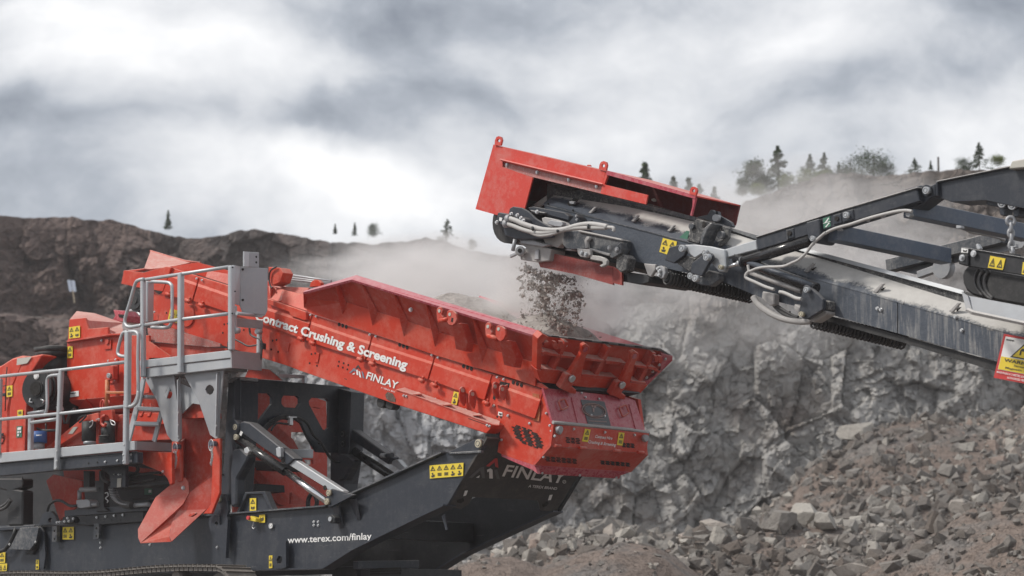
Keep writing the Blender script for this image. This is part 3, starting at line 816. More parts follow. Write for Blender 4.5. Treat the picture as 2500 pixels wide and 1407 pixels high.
def sticker(q, cols, rows, parent, mat=None, th=.003, ink=None, name='warning_sticker', tri=True):
    """q: 4 corners TL TR BR BL on the surface; yellow label with triangle and symbol pictograms"""
    nn = pnorm(q)
    if nn.dot(CAM - q[0]) < 0: nn = -nn
    q = [p + nn * .006 for p in q]
    o = plate(name, q, th, mat or M_yel, parent)
    def at(u, v): return (q[0] * (1 - u) + q[1] * u) * (1 - v) + (q[3] * (1 - u) + q[2] * u) * v + nn * .004
    vs = []; fs = []
    def poly(uvs):
        b0 = len(vs); vs.extend(at(*a) for a in uvs); fs.append(tuple(range(b0, b0 + len(uvs))))
    rnd = random.Random(int(q[0].x * 100) + cols)
    for i in range(cols):
        for j in range(rows):
            def c_(u, v): return ((i + u) / cols, (j + v) / rows)
            if j == 0 and tri:
                A = (.5, .12); B = (.12, .86); C_ = (.88, .86); g = .62
                cx, cy = .5, .62
                def inn(p): return (cx + (p[0] - cx) * g, cy + (p[1] - cy) * g)
                for a, b_ in ((A, B), (B, C_), (C_, A)): poly([c_(*a), c_(*b_), c_(*inn(b_)), c_(*inn(a))])
                poly([c_(.46, .42), c_(.54, .42), c_(.53, .64), c_(.47, .64)]); poly([c_(.46, .69), c_(.54, .69), c_(.54, .76), c_(.46, .76)])
            else:
                k = rnd.randint(0, 2)
                if k == 0:
                    for t in (.25, .42, .59): poly([c_(.2, t), c_(.8, t), c_(.8, t + .1), c_(.2, t + .1)])
                elif k == 1:
                    poly([c_(.22, .3), c_(.46, .38), c_(.46, .8), c_(.22, .7)]); poly([c_(.54, .38), c_(.78, .3), c_(.78, .7), c_(.54, .8)])
                else:
                    poly([c_(.3, .2), c_(.5, .15), c_(.6, .4), c_(.4, .5)]); poly([c_(.2, .6), c_(.8, .45), c_(.7, .8), c_(.3, .85)])
    mobj('pictogram', vs, fs, ink or M_ink, o)
    return o
def lin(pts, x):
    for (x0, y0), (x1, y1) in zip(pts, pts[1:]):
        if x <= x1 or (x1, y1) == pts[-1]: return y0 + (y1 - y0) * (x - x0) / (x1 - x0)
# ================================================================== SCREENING MACHINE
SM = empty('screening_machine', Vector((-6.0, .8, .25)), 'red tracked screening machine with inclined hopper and galvanised walkways, catching the falling stone', 'screening machine')
Tp = [(400, 651), (558, 697), (654, 730), (749, 761), (767, 768), (910, 815), (1063, 867), (1222, 919), (1330, 953)]
Rp = [(400, 668), (558, 722), (660, 758), (758, 789), (907, 840), (1057, 888), (1206, 938), (1336, 984)]
Hp = [(400, 722), (478, 738), (558, 765), (643, 794), (791, 849), (1042, 927), (1300, 1022), (1350, 1041)]
side = pl('side_panel', 'p', '409,652 558,698 654,731 749,762 767,769 910,816 1063,868 1222,920 1330,953 1350,1032 1351,1070 1347,1093 1305,1137 1225,1110 1214,1104 1222,1043 1200,1058 970,989 860,950 734,906 700,893 558,849 418,801 385,786 400,711', .03, .05, M_red, SM)
def doorpoly(xt0, xt1, split, y0, y1, name='door_panel'):
    """bent cover door: flat lower half, narrow dusty fold, recessed upper half"""
    def bx(xt, yv):   # slanted side edges
        return xt - .27 * (yv - lin(Tp, xt))
    res = []
    ts = [xt0 + (xt1 - xt0) * i / 4 for i in range(5)]
    rows = []
    for ln, yy, dy in ((Hp, y0, -2), (Rp, y0, 3), (Rp, y1, -4), (Tp, y1, 3)):
        row = []
        for xt in ts:
            yv = lin(ln, xt) + dy
            x = bx(xt, yv); yv = lin(ln, x) + dy
            row.append(V(x, yv, yy))
        rows.append(row)
    vs = [p for r in rows for p in r]; fs = []
    for r in range(3):
        for i in range(4): fs.append((r * 5 + i, r * 5 + i + 1, r * 5 + i + 6, r * 5 + i + 5))
    k = len(vs); vs += [p + Vector((0, .02, 0)) for p in vs]
    fs += [tuple(reversed([a + k for a in f])) for f in fs]
    rim = [0, 1, 2, 3, 4, 9, 14, 19, 18, 17, 16, 15, 10, 5]
    for i in range(len(rim)):
        a, b_ = rim[i], rim[(i + 1) % len(rim)]; fs.append((a, b_, b_ + k, a + k))
    o = mobj(name, vs, fs, M_red, SM)
    bm = bmesh.new(); bm.from_mesh(o.data); bmesh.ops.recalc_face_normals(bm, faces=bm.faces); bm.to_mesh(o.data); bm.free()
    return o
for a, b_ in ((413, 485), (489, 762), (766, 909), (913, 1061), (1065, 1201), (1226, 1326)): doorpoly(a, b_, 0, -.012, .018)
_f = [p + Vector((0, 1.62, 0)) for p in P3('p', '409,652 749,762 1063,868 1330,953 1347,1093 1305,1137 1214,1104 1222,1043 970,989 700,893 418,801 385,786 400,711', .03)]
plate('side_panel', _f, .05, M_redD, SM)
plate('belt_pan', [V(418, 795, .1), V(1200, 1050, .1), V(1200, 1050, .1) + Vector((0, 1.5, 0)), V(418, 795, .1) + Vector((0, 1.5, 0))], .03, M_rub2, SM)
# hinges on the lower edge of the doors
for z, s in (('z3', '430,622 470,638'), ('z3', '525,655 565,675'), ('z3', '915,790 955,808'), ('z3', '1012,825 1052,843'), ('z3', '1415,960 1455,980'), ('z3', '1520,997 1565,1018'),
             ('z3', '1945,1145 1990,1165'), ('z1', '1358,460 1395,475'), ('z1', '1518,512 1556,528'), ('z1', '1625,547 1665,563'), ('z5', '255,710 300,732')):
    p = P3(z, s, -.045); h = tube('hinge', p, .024, M_red, SM, 8)
    beam('hinge_leaf', p[0] * .65 + p[1] * .35 + Vector((0, .02, .01)), p[0] * .35 + p[1] * .65 + Vector((0, .02, .01)), .03, .09, M_red, h)
studs('z3', '530,433 577,445 1015,595 1065,610 1523,762 1573,782 2057,943 2110,960 405,400', -.0, SM, .017)
studs('z3', '1310,1040 2145,1258 2028,1177 2323,1320', .02, SM, .017)
studs('z1', '1360,257 1610,337 1653,350 1265,610', .0, SM, .016)
studs('z5', '748,797 776,893 787,935 815,975 340,738 450,815 617,875 400,1005 726,1138', .02, SM, .017)
for z, s, y in (('z3', '268,438 792,520 1288,687 1812,862 2220,995', .012), ('z1', '1520,398 1835,497', .012)):
    for p in P3(z, s, y):
        t = (V(1000, 900, 0) - V(900, 865, 0)).normalized()
        for k in (-1, 0, 1): cyl('vent_hole', p + t * k * .072, (0, 1, 0), .024, .006, M_hole, SM, 10)  # flat black discs drawn for the holes, shade put into their colour
for p in P3('z3', '220,642 250,637 208,715 265,735 537,753 567,747 522,827 582,848 762,815 800,828 838,842 755,850 793,863 830,878 2057,1265 2087,1270', .027): cyl('bolt_hole', p, (0, 1, 0), .013, .006, M_hole, SM, 8)
for p in P3('z1', '1833,710 1862,705 1822,780 1993,757 2230,845 2262,838 2218,917 2275,935 1362,618', .027): cyl('bolt_hole', p, (0, 1, 0), .013, .006, M_hole, SM, 8)
pl('slotted_strap', 'z3', '333,655 357,662 343,735 318,732', .015, .015, M_red, SM); pl('slotted_strap', 'z3', '580,742 602,746 588,825 563,820', .015, .015, M_red, SM)
pl('slot', 'z3', '806,952 824,957 824,961 806,956', .026, .004, M_hole, SM)
# side lettering
b0, b1 = P3('z3', '72,466 1312,877', -.018)
text('lettering', 'Contract Crushing & Screening', b0, b1, P3('z3', '455,588', -.018)[0] * 0 + (P3('z3', '449,506', -.018)[0] - P3('z3', '429,578', -.018)[0]), M_white, side, bold=.036)
b0, b1 = P3('z3', '982,952 1236,1040', .022)
text('lettering', 'FINLAY', b0, b1, P3('z3', '1000,892', .022)[0] - P3('z3', '982,952', .022)[0], M_white, side, bold=.02)
b0, b1 = P3('z3', '1104,1032 1250,1080', .022)
text('lettering', 'A TEREX BRAND', b0, b1, P3('z3', '1108,1019', .022)[0] - P3('z3', '1104,1032', .022)[0], M_white, side, bold=.0)
logo = pl('emblem', 'z3', '845,908 885,866 905,886 890,897 884,886 862,906', .024, .004, M_bgrey, side)
for s, m_ in (('868,918 893,905 888,920', M_white), ('903,885 915,880 920,928 906,920', M_white), ('922,890 934,898 944,948 930,940', M_white), ('895,870 918,840 942,882 930,878 918,858 905,874', M_ink), ('945,893 958,900 972,952 958,948', M_bgrey)):
    pl('emblem_stroke', 'z3', s, .022, .003, m_, logo)
# lower bolted channel under the right half
ch = slab('lower_channel', P3('z3', '1212,1050 1360,1085 2020,1325 2003,1362 1965,1402 1245,1170', -.16), .20, M_red, SM)
plate('channel_flange', P3('z3', '1225,1042,-.17 1300,1026,.0 2078,1300,.0 2072,1332,-.17 2020,1327,-.17 1360,1083,-.17'), .012, M_redD, SM)
for s in ('1365,1082,-.17 1410,1060,0 1440,1076,-.17', '1610,1168,-.17 1650,1147,0 1690,1164,-.17', '1855,1252,-.17 1900,1234,0 1935,1250,-.17'): plate('gusset', P3('z3', s), .012, M_redD, ch)
studs('z3', '1293,1093 1315,1098 1975,1335 1995,1342', -.165, ch, .016); studs('z3', '1552,1122 1800,1210 2052,1300', .0, ch, .017)
pl('slot', 'z3', '1820,1277 1992,1337 1992,1342 1820,1282', -.163, .003, M_hole, ch)
pl('scuffed_patch', 'z3', '1140,1085 1160,1062 1200,1075 1225,1120 1222,1145 1180,1140 1150,1120', .024, .004, paint('scuff', (.10, .06, .045), .8), SM)
for s in ('1130,1150', '1205,1165'):
    c = P3('z3', s, .15)[0]; cyl('belt_roller', c, (0, 1, 0), .07, .12, M_rub2, SM, 16)
# ears on the side
def earx(name, z, s, mat=M_redD, par=None, yref=.02, th=.025, hole=None):
    ts = toks(s); xr = max(zp(z, *t)[0] for t in ts); rt = max(ts, key=lambda t: t[0])
    X = V(*zp(z, *rt), yref).x
    o = slabx(name, PX(z, s, X), th, mat, par or SM)
    if hole: cyl('pin_hole', VX(*zp(z, *hole), X + .003), (1, 0, 0), .025, .008, M_pale, o, 10)
    return o
earx('lug', 'z3', '1748,1080 1755,1035 1772,1018 1790,1022 1806,1055 1805,1150 1790,1182 1750,1130', hole=(1775, 1050))
earx('lug', 'z3', '1828,1105 1833,1062 1852,1045 1875,1050 1895,1085 1885,1168 1872,1210 1830,1150', hole=(1856, 1080))
pl('recess', 'z3', '2085,975 2160,992 2112,1155 2020,1120 2030,1060', .016, .006, M_hole, SM)  # flat black plate, the recess's shade drawn as colour
earx('lug', 'z3', '2020,1035 2028,990 2045,978 2062,985 2085,1000 2075,1100 2062,1122 2025,1070', hole=(2040, 1018))
earx('lug', 'z3', '2078,1050 2085,1015 2103,1003 2120,1010 2148,1000 2140,1080 2118,1135 2085,1090', hole=(2100, 1040))
sticker(P3('z3', '1705,1058 1748,1068 1728,1170 1683,1160', .02), 1, 2, SM)
pl('small_label', 'z3', '2065,1223 2098,1230 2098,1262 2063,1255', .022, .004, M_white, SM); pl('small_mark', 'z3', '2070,1235 2095,1240 2085,1252 2072,1248', .016, .003, M_ink, SM)
# hexagon of vent slots in the lower corner panel
sd_ = (V(1300, 950, .02) - V(1200, 917, .02)).normalized()
for r in range(11):
    cc_ = P3('z5', '%f,%f' % (572 + r * 4.6, 912 + r * 13.4), .024)[0]
    hw = [.14, .2, .24, .24, .24, .25, .24, .24, .24, .2, .14][r]
    for k in range(3):
        q = cc_ + sd_ * ((k - 1) * hw * .72 + (.03 if r % 2 else 0))
        beam('vent_slot', q - sd_ * hw * .25, q + sd_ * hw * .25, .006, .013, M_hole, SM, bev=0)
# ---- head end of the incline (far left top)
pl('head_cover', 'z1', '1012,275 1020,268 1170,288 1362,238 1400,246 1330,442 1080,402 1070,395 1055,392 990,380', -.02, .05, M_red, SM)
slab('head_rail', P3('z1', '1008,272 1180,252 1180,262 1008,302', .04), .1, M_redD, SM)
plate('head_hood', P3('z1', '1180,250,.3 1232,108,.9 1560,205,.9 1390,240,.3 1200,262,.2'), .02, M_redD, SM)
plate('head_hood_back', P3('z1', '1232,108,1.5 1570,200,1.5 1780,255,1.5 1640,300,1.5 1240,250,1.5'), .02, M_redD, SM)
tube('hood_edge', P3('z1', '1230,110,.9 1380,155,.9 1500,190,.9 1640,208,.9'), .014, M_redD, SM, 8)
plate('inner_chute_plate', P3('z1', '1390,238,.2 1615,205,.2 1865,270,.2 1870,380,.2 1700,330,.2'), .02, M_red, SM)
plate('upper_side_rail', P3('z1', '1700,270,.15 1870,300,.15 1870,385,.1 1680,325,.1'), .02, M_redD, SM)
pl('bearing_plate', 'z1', '1100,430 1250,440 1290,470 1330,450 1350,470 1290,680 1240,680 1215,600 1130,600 1100,560', .04, .04, M_red, SM)
for r_, ln, m_ in ((.16, .10, M_rub2), (.12, .14, M_black), (.05, .17, M_rub2)): cyl('head_drum_motor', P3('z1', '1128,520', .02)[0] + Vector((.03, 0, 0)), (0, 1, 0), r_, ln, m_, SM, 24)
studs('z1', '1112,440 1135,455 1100,560 1115,400', .0, SM, .016)
sticker(P3('z1', '1395,582 1500,610 1480,712 1375,672', -.005), 2, 2, SM)
cyl('round_boss', P3('z1', '1535,640', .02)[0], (0, 1, 0), .15, .03, M_red, SM, 24)
pl('lower_lip', 'z1', '1240,665 1870,868 1870,905 1235,690', .05, .06, M_black, SM)
# stop pad and cable tray behind the control panel
hb = slab('lamp_housing', P3('z1', '2195,240 2290,248 2315,290 2290,365 2225,395 2195,330', .05), .18, M_red, SM)
tube('cable', curve_pts(P3('z1', '2260,240 2215,270 2200,330 2210,390 2225,415', .02)), .012, M_hose, SM, 6)
for dy in (0, 22, 40):
    tube('rail', P3('z3', '300,%d,.4 700,%d,.4' % (97 + dy, 155 + dy * .6)), .015, M_galv, SM, 6)
slab('rail_bracket', P3('z3', '518,205 530,165 560,143 590,145 613,170 613,200', .3), .06, M_red, SM)
plate('feeder_inner_wall', P3('z3', '180,195,.25 520,210,.25 470,265,.2 225,200,.2'), .02, M_redD, SM)
plate('upper_web', P3('z3', '185,195,.12 470,265,.10 500,400,.02 200,300,.02'), .02, M_red, SM)
for s in ('205,195,.02 240,215,.12 230,295,.12 205,290,.02', '300,232,.1 322,235,.12 290,315,.02 272,318,.0'): plate('web_rib', P3('z3', s), .015, M_redD, SM)
slab('top_rail', P3('z3', '180,300 490,408 495,470 480,478 365,440 355,410 330,400 180,345', -.03), .05, M_red, SM)

# ---- hopper: near wall
HOP = empty('hopper', Vector((0, 0, 0))); HOP.parent = SM; HOP.location = -SM.location
def hp(name, z, s, th, mat, **k): return plate(name, P3(z, s), th, mat, HOP, **k)
hp('fascia', 'z3', '470,245,-.30 500,300,-.10 830,330,-.075 1080,410,-.075 1330,490,-.075 1585,575,-.075 1975,705,-.075 2210,780,-.075 2379,828,-.075 2367,1015,-.02 2180,952,-.02 1550,762,-.02 1045,588,-.02 560,428,-.02 520,405,-.02 475,372,-.02', .02, M_red)
hp('flared_wall', 'z3', '470,245,-.30 730,180,-.31 870,141,-.33 2345,590,-.33 2390,606,-.33 2379,828,-.06 2210,780,-.06 1975,705,-.06 1585,575,-.06 1330,490,-.06 1080,410,-.06 830,330,-.06 500,300,-.10', .015, M_redD)
hp('top_flange', 'z3', '868,143,-.40 905,107,-.30 2345,543,-.30 2425,578,-.30 2388,608,-.40', .03, M_pink)
hp('top_flange', 'z3', '468,248,-.32 478,236,-.26 905,107,-.30 868,143,-.40', .03, M_pink)
def rib(a, tip, foot, topb):
    p = [V(*zp('z3', *a), -.37), V(*zp('z3', *tip), -.03), V(*zp('z3', *foot), -.075), V(*zp('z3', *topb), -.28)]
    plate('rib', p, .012, M_redD, HOP, bev=.003)
for a in (((730, 182), (795, 440), (826, 332), (770, 180)), ((950, 176), (1040, 532), (1080, 412), (992, 190)), ((1207, 252), (1295, 622), (1330, 492), (1250, 268)),
          ((1468, 334), (1550, 706), (1585, 577), (1510, 350)), ((1857, 457), (1932, 838), (1975, 707), (1900, 470))): rib(*a)
for s, e in (('1690,512 1762,498 1812,652 1797,732 1715,712', 0), ('2075,652 2152,640 2212,782 2195,862 2110,840', 0)):
    t_ = toks(s); ym = min(a[1] for a in t_); yM = max(a[1] for a in t_)
    slab('hopper_strut', [V(*zp('z3', a[0], a[1]), -.44 + .26 * (a[1] - ym) / (yM - ym)) for a in t_], .12, M_redD, HOP)
for s1, s2, c1, c2 in (('1558,420 1560,385 1578,366 1600,368 1608,400 1600,430 1612,450 1608,490 1575,500 1562,470', '1640,440 1645,405 1662,392 1690,395 1718,420 1725,470 1712,500 1690,520 1660,515 1645,490', '1590,480', '1660,500'),
                       ('1955,540 1958,510 1975,492 1998,495 2006,525 1998,552 2010,575 2005,610 1975,625 1960,600', '2040,565 2045,530 2062,518 2090,522 2118,545 2125,595 2110,630 2085,650 2060,640 2042,610', '1985,602', '2065,640')):
    for s in (s1, s2):
        o = slab('lug', P3('z3', s, -.46), .035, M_redD, HOP)
    tube('pivot_tube', P3('z3', c1 + ' ' + c2.replace('500', '468') if c2 == '1660,500' else c1 + ' 2060,632', -.44), .03, M_red, HOP, 10)
for s in ('1583,400', '1668,428', '1980,528', '2067,548'):
    cyl('pin_hole', P3('z3', s, -.463)[0], (0, 1, 0), .022, .008, M_pale, HOP, 10)
hp('strap', 'z3', '1683,455,-.465 1695,458,-.465 1690,492,-.465 1677,487,-.465', .004, M_hole)
stud('bolt', P3('z3', '1352,390', -.22)[0], NY, HOP, .03, .03)
# far wall (inner side) and left end of the hopper
hp('far_wall', 'p', '1170,722,1.95 1400,790,1.95 1612,857,1.95 1600,880,1.75 1560,900,1.65 1150,790,1.65', .02, M_pink)
hp('far_wall', 'z3', '905,112,-.3 905,112,1.3 1100,240,1.65 905,260,.0', .0 + .02, M_redD)
# end wall, hinged, facing along the machine
M_lip = paint('lip_rubber_dusty', (.10, .09, .09), .7, dust=(.34, .31, .30), top=.7, speck=.4, streak=.1)
XE = V(*zp('z5', 715, 200), -.30).x
pe = plane3(V(*zp('z5', 715, 200), -.30), V(*zp('z5', 1640, 318), 1.9), V(*zp('z5', 705, 480), -.03))
EW = plate('end_wall', PP('z5', '700,215 770,200 1645,312 1730,352 1733,385 1535,580 705,485', pe), .03, M_red, HOP)
def ew(name, s, d, th, mat, par=EW, bev=.004): return plate(name, PP('z5', s, lift(pe, d)), th, mat, par, bev=bev)
ew('corner_post', '680,215 718,178 768,203 716,250 706,478 672,456', .10, .10, M_red)
ew('rubber_lip', '720,172 770,192 1640,297 1655,302 1735,352 1728,358 1640,314 765,200', .06, .04, M_lip); 
for k in range(7):
    a = PP('z5', '%f,%f' % (790 + k * 130 - 0, 195 + k * 16.0), lift(pe, .063))[0]; beam('lip_cleat', a, a + Vector((0, .12, .0)), .004, .015, M_hole, EW, bev=0)
ew('lower_beam', '672,458 1540,578 1482,642 705,556', .12, .12, M_red)
ew('corner_plate', '1645,330 1735,352 1733,385 1535,580 1500,560 1640,480', .07, .03, M_pink)
for s in ('895,240 922,243 812,472 785,468', '1232,280 1262,283 1150,515 1118,510', '1580,325 1606,328 1490,558 1462,552', '735,250 770,240 760,262 735,275'): ew('stiffener', s, .10, .10, M_redD)
for s in ('720,325 740,315 860,345 858,362 745,342 720,352', '868,345 990,362 1000,378 862,366', '1062,368 1205,385 1210,402 1055,386', '1212,385 1375,408 1392,428 1212,412', '1440,420 1535,432 1540,455 1450,440', '1545,432 1600,440 1640,475 1625,485 1590,462 1540,452',
          '710,450 850,462 930,485 935,500 845,482 710,475', '1025,490 1300,520 1320,545 1025,512', '1410,540 1530,560 1520,575 1410,558'): ew('shelf_stiffener', s, .12, .12, M_redD)
for s in ('1030,270 1058,256 1086,276 1086,318 1062,350 1012,545 985,578 940,560 905,500 935,478 1025,330', '1412,328 1440,312 1468,330 1472,368 1446,396 1398,585 1362,605 1320,560 1405,395'):
    ew('lift_arm', s, .22, .06, M_red, bev=.008)
for s in ('1052,300', '1437,352'): cyl('pin_hole', PP('z5', s, lift(pe, .225))[0], pe[1], .035, .01, M_pink, EW, 14)
for s in ('800,235 825,240 848,270 845,295 825,302 808,290', '850,235 880,240 888,275 880,300 862,302 850,285', '1590,345 1615,350 1625,380 1618,402 1600,400', '1620,350 1650,352 1658,385 1645,410 1625,400'): ew('lug', s, .14, .03, M_redD)
for s in ('905,500 925,492 950,500 975,525 968,565 945,590 985,618 980,648 942,645 905,628 850,602', '1300,562 1320,550 1345,556 1367,578 1360,605 1335,640 1370,662 1362,692 1328,690 1292,670 1245,655'):
    ew('hinge_bracket', s, .24, .08, M_redD, bev=.008)
for s in ('948,527', '1340,577'): cyl('pin', PP('z5', s, lift(pe, .26))[0], pe[1], .045, .03, M_bolt, EW, 12)
for s in ('1677,373', '1628,418', '1530,517', '1577,470', '900,~'.replace('~', '268')): stud('bolt', PP('z5', s, lift(pe, .08))[0], pe[1], EW, .02, .02)
# skirt below the end wall
pl('hopper_skirt', 'z5', '668,560 705,560 760,600 740,612 665,588', .0, .02, M_redD, HOP)
plate('hopper_underside', P3('z5', '700,560,-.0 1480,642,1.62 1380,668,1.62 735,600,.05'), .02, M_black, HOP)

# ---- front hood with the pink lid
A = V(*zp('z5', 800, 870), 0.0); B = V(*zp('z5', 1515, 935), 1.65); Cc = V(*zp('z5', 740, 610), 0.0)
pt = plane3(A, B, Cc)
LID = plate('hood_lid', PP('z5', '722,600 1375,672 1442,700 1520,938 798,872', pt), .03, M_pink, SM)
def ld(name, s, d, th, mat, par=LID): return plate(name, PP('z5', s, lift(pt, d)), th, mat, par)
for s in ('845,712 848,700 885,685 893,690 917,742 912,752 872,770 862,765', '1318,762 1322,752 1362,733 1372,738 1392,790 1388,798 1348,822 1340,818'):
    tube('grab_handle', PP('z5', s, lift(pt, .03)), .011, M_redD, LID, 6, closed=True)
for s in ('945,672 960,674 1012,880 995,880', '1395,725 1408,727 1462,925 1448,925'): ld('pressed_seam', s, .012, .012, M_pink)
dc = ld('emblem_decal', '1022,690 1195,705 1203,710 1252,893 1243,905 1085,890 1075,882 1018,698', .008, .004, M_decal)
cn = PP('z5', '1120,775', lift(pt, .013))[0]; ax1 = (PP('z5', '1210,782', pt)[0] - PP('z5', '1120,775', pt)[0]); ax2 = PP('z5', '1108,722', pt)[0] - PP('z5', '1120,775', pt)[0]
for k_, rr_ in ((1.0, .008), (.82, .004)): tube('belt_ring', [cn + ax1 * math.cos(a) * k_ + ax2 * math.sin(a) * k_ for a in [i * .2618 for i in range(24)]], rr_, M_decl, dc, 5, closed=True)
for s in ('1098,735 1112,728 1118,745 1104,752', '1120,738 1136,735 1138,752 1122,756', '1108,755 1124,760 1122,790 1112,786', '1070,728 1165,734 1168,738 1072,732'): ld('crest_print', s, .013, .002, M_decl, dc)
for i, (s, t_) in enumerate((('1085,835 1205,842', ''), ('1080,860 1222,868', ''), ('1112,882 1200,888', ''))):
    if i == 1:
        q = PP('z5', s, lift(pt, .012)); u_v = PP('z5', '1078,850', pt)[0] - PP('z5', '1080,860', pt)[0]
        for kx in range(18):
            a = q[0].lerp(q[1], kx / 18.0); b_ = q[0].lerp(q[1], (kx + .72) / 18.0); plate('fine_print', [a, b_, b_ + u_v * .8, a + u_v * .8], .002, M_decl, dc)
    else:
        q = PP('z5', s, lift(pt, .012)); u_v = PP('z5', '1078,852', pt)[0] - PP('z5', '1080,860', pt)[0]
        plate('fine_print', [q[0], q[1], q[1] + u_v * .4, q[0] + u_v * .4], .002, M_decl, dc)
for s in ('1052,672', '1158,685', '1022,640', '1097,812', '1202,820'): stud('bolt', PP('z5', s, lift(pt, .01))[0], pt[1], LID, .015, .018)
tube('lid_edge', PP('z5', '800,868 1000,886 1200,906 1400,925 1548,950', lift(pt, .012)), .022, M_dustm, LID, 6)
A = V(*zp('z5', 800, 882), 0.0); B = V(*zp('z5', 1550, 955), 1.65); Cc = V(*zp('z5', 783, 1054), 0.0)
pf = plane3(A, B, Cc)
FP = plate('front_panel', PP('z5', '805,880 1550,955 1528,1108 782,1054', pf), .04, M_redD, SM)
A2 = PP('z5', '782,1056', pf)[0]; B2 = PP('z5', '1528,1110', pf)[0]; C2 = V(*zp('z5', 655, 1205), 0.0)
pg = plane3(A2, B2, C2)
LP = plate('front_panel', PP('z5', '781,1058 1527,1112 1397,1256 655,1205', pg), .04, M_redD, SM)
plate('bottom_flange', PP('z5', '655,1207 1397,1258 1325,1285 1318,1308 682,1270 678,1245', lift(pg, .01)), .03, M_pink, SM)
plate('under_edge', P3('z5', '395,1118,.02 660,1208,.02 680,1270,.02 640,1240,.02 400,1135,.02'), .05, M_pink, SM)
plate('lid_side', P3('z5', '722,600,.03 745,612,.03 800,868,.03 795,872,.03'), .01, M_red, SM)
for pln, s in ((pf, '962,920 1205,945 1437,967 812,975'), (pg, '715,1262 1008,1280 1293,1298')):
    for p in PP('z5', s, lift(pln, .012)): stud('bolt', p, pln[1], SM, .017, .02)
dY = Vector((0, 1, 0))
def slots(pln, x0, y0, x1, y1, rows, cols):
    for r in range(rows):
        for c in range(cols):
            u0 = c / cols; x = x0 + (x1 - x0) * u0; w_ = (x1 - x0) / cols * .74
            yy = y0 + (y1 - y0) * r / (rows - 1) + (x - x0) * .085
            a, b_ = PP('z5', '%f,%f %f,%f' % (x + (r % 2) * 6, yy, x + w_ + (r % 2) * 6, yy + w_ * .085), lift(pln, .003))
            beam('vent_slot', a, b_, .004, .012, M_hole, SM, up=Vector((0, 0, 1)), bev=0)
slots(pf, 900, 988, 1015, 1024, 4, 3); slots(pf, 1337, 1030, 1440, 1058, 4, 3); slots(pg, 742, 1137, 990, 1168, 4, 6); slots(pg, 1170, 1168, 1405, 1192, 4, 6)
sticker(PP('z5', '1048,918 1092,924 1070,1022 1024,1016', pf), 1, 2, FP); sticker(PP('z5', '1312,945 1356,950 1340,1050 1297,1044', pf), 1, 2, FP)
for s, t_ in (('1126,988 1260,1004', 'Contract Hire'), ('1072,1030 1288,1056', 'Crushing & Screening')):
    q = PP('z5', s, lift(pf, .006)); text('lettering', t_, q[0], q[1], PP('z5', '1136,964', pf)[0] - PP('z5', '1127,988', pf)[0], M_white, FP, bold=.015)
for s in ('810,1050 860,1056', '1005,1066 1060,1072', '1272,1088 1325,1094', '1462,1102 1508,1106'): tube('hinge', PP('z5', s, lift(pf, .02)), .022, M_redD, SM, 8)
for s in ('832,902 868,905 878,940 862,965 835,950', '1508,970 1535,972 1545,1000 1530,1022 1508,1012'):
    slabx('corner_light', PP('z5', s, lift(pf, .03)), .05, M_dustm, SM)
for s in ('850,922', '1520,990'): cyl('lamp_stub', PP('z5', s, lift(pf, .06))[0], pf[1], .04, .05, M_galvD, SM, 12)
plate('hood_side_dirt', P3('z5', '640,640,.013 690,650,.013 700,760,.013 690,860,.013 640,850,.013'), .003, paint('dirty_red', (.42, .09, .03), .7, dust=(.40, .28, .15), speck=.6, streak=.9), SM)
# ---- chassis: two side plates, tail plate, cross members
CH = empty('chassis', Vector((0, 0, 0))); CH.parent = SM; CH.location = -SM.location
def cp(name, z, s, y, th, mat, **k): return pl(name, z, s, y, th, mat, CH, **k)
CHP = 'p:-60,1292 310,1279 520,1262 799,1240 864,1210 1087,1109 1150,1077 1172,1070 1182,1078 1182,1092 1170,1106 1140,1150 1091,1234 1040,1258 868,1342 795,1388 620,1392 -60,1412'[2:]
pn = P3('p', CHP, -.15)
plate('side_plate', pn, .04, M_dark, CH)
plate('side_plate', [p + Vector((0, 1.93, 0)) for p in pn], .04, M_black, CH)
def strip(name, pts, y0, y1, th, mat):                 # flange following an edge
    for a, b_ in zip(pts, pts[1:]):
        q0 = V(a[0], a[1], -.15); q1 = V(b_[0], b_[1], -.15)
        plate(name, [Vector((q0.x, y0, q0.z)), Vector((q1.x, y0, q1.z)), Vector((q1.x, y1, q1.z)), Vector((q0.x, y1, q0.z))], th, mat, CH)
strip('top_flange', [(-60, 1290), (310, 1277), (520, 1260), (799, 1238), (864, 1208), (1087, 1107)], -.22, -.02, .02, M_darkD)
strip('bottom_flange', [(1091, 1236), (1040, 1260), (868, 1344), (795, 1390), (620, 1394), (200, 1404)], -.21, .0, .02, M_dark)
strip('bottom_flange', [(1091, 1236), (1040, 1260), (868, 1344), (795, 1390), (620, 1394)], 1.68, 1.86, .02, M_dark)
ear_top = cp('pivot_ear', 'z4', '1640,572 1828,482 1862,472 1888,488 1897,520 1885,548 1868,568 1720,574 1655,580', -.17, .05, M_dark)
cp('stiffener_bead', 'z4', '1655,570 1870,556 1872,572 1660,582', -.20, .05, M_darkD)
pins('z4', '1857,508', -.20, .05, CH)
slab('pivot_block', P3('z5', '270,960 345,935 380,1000 340,1060 262,1110 235,1130 268,1040', .0), .25, M_black, CH)
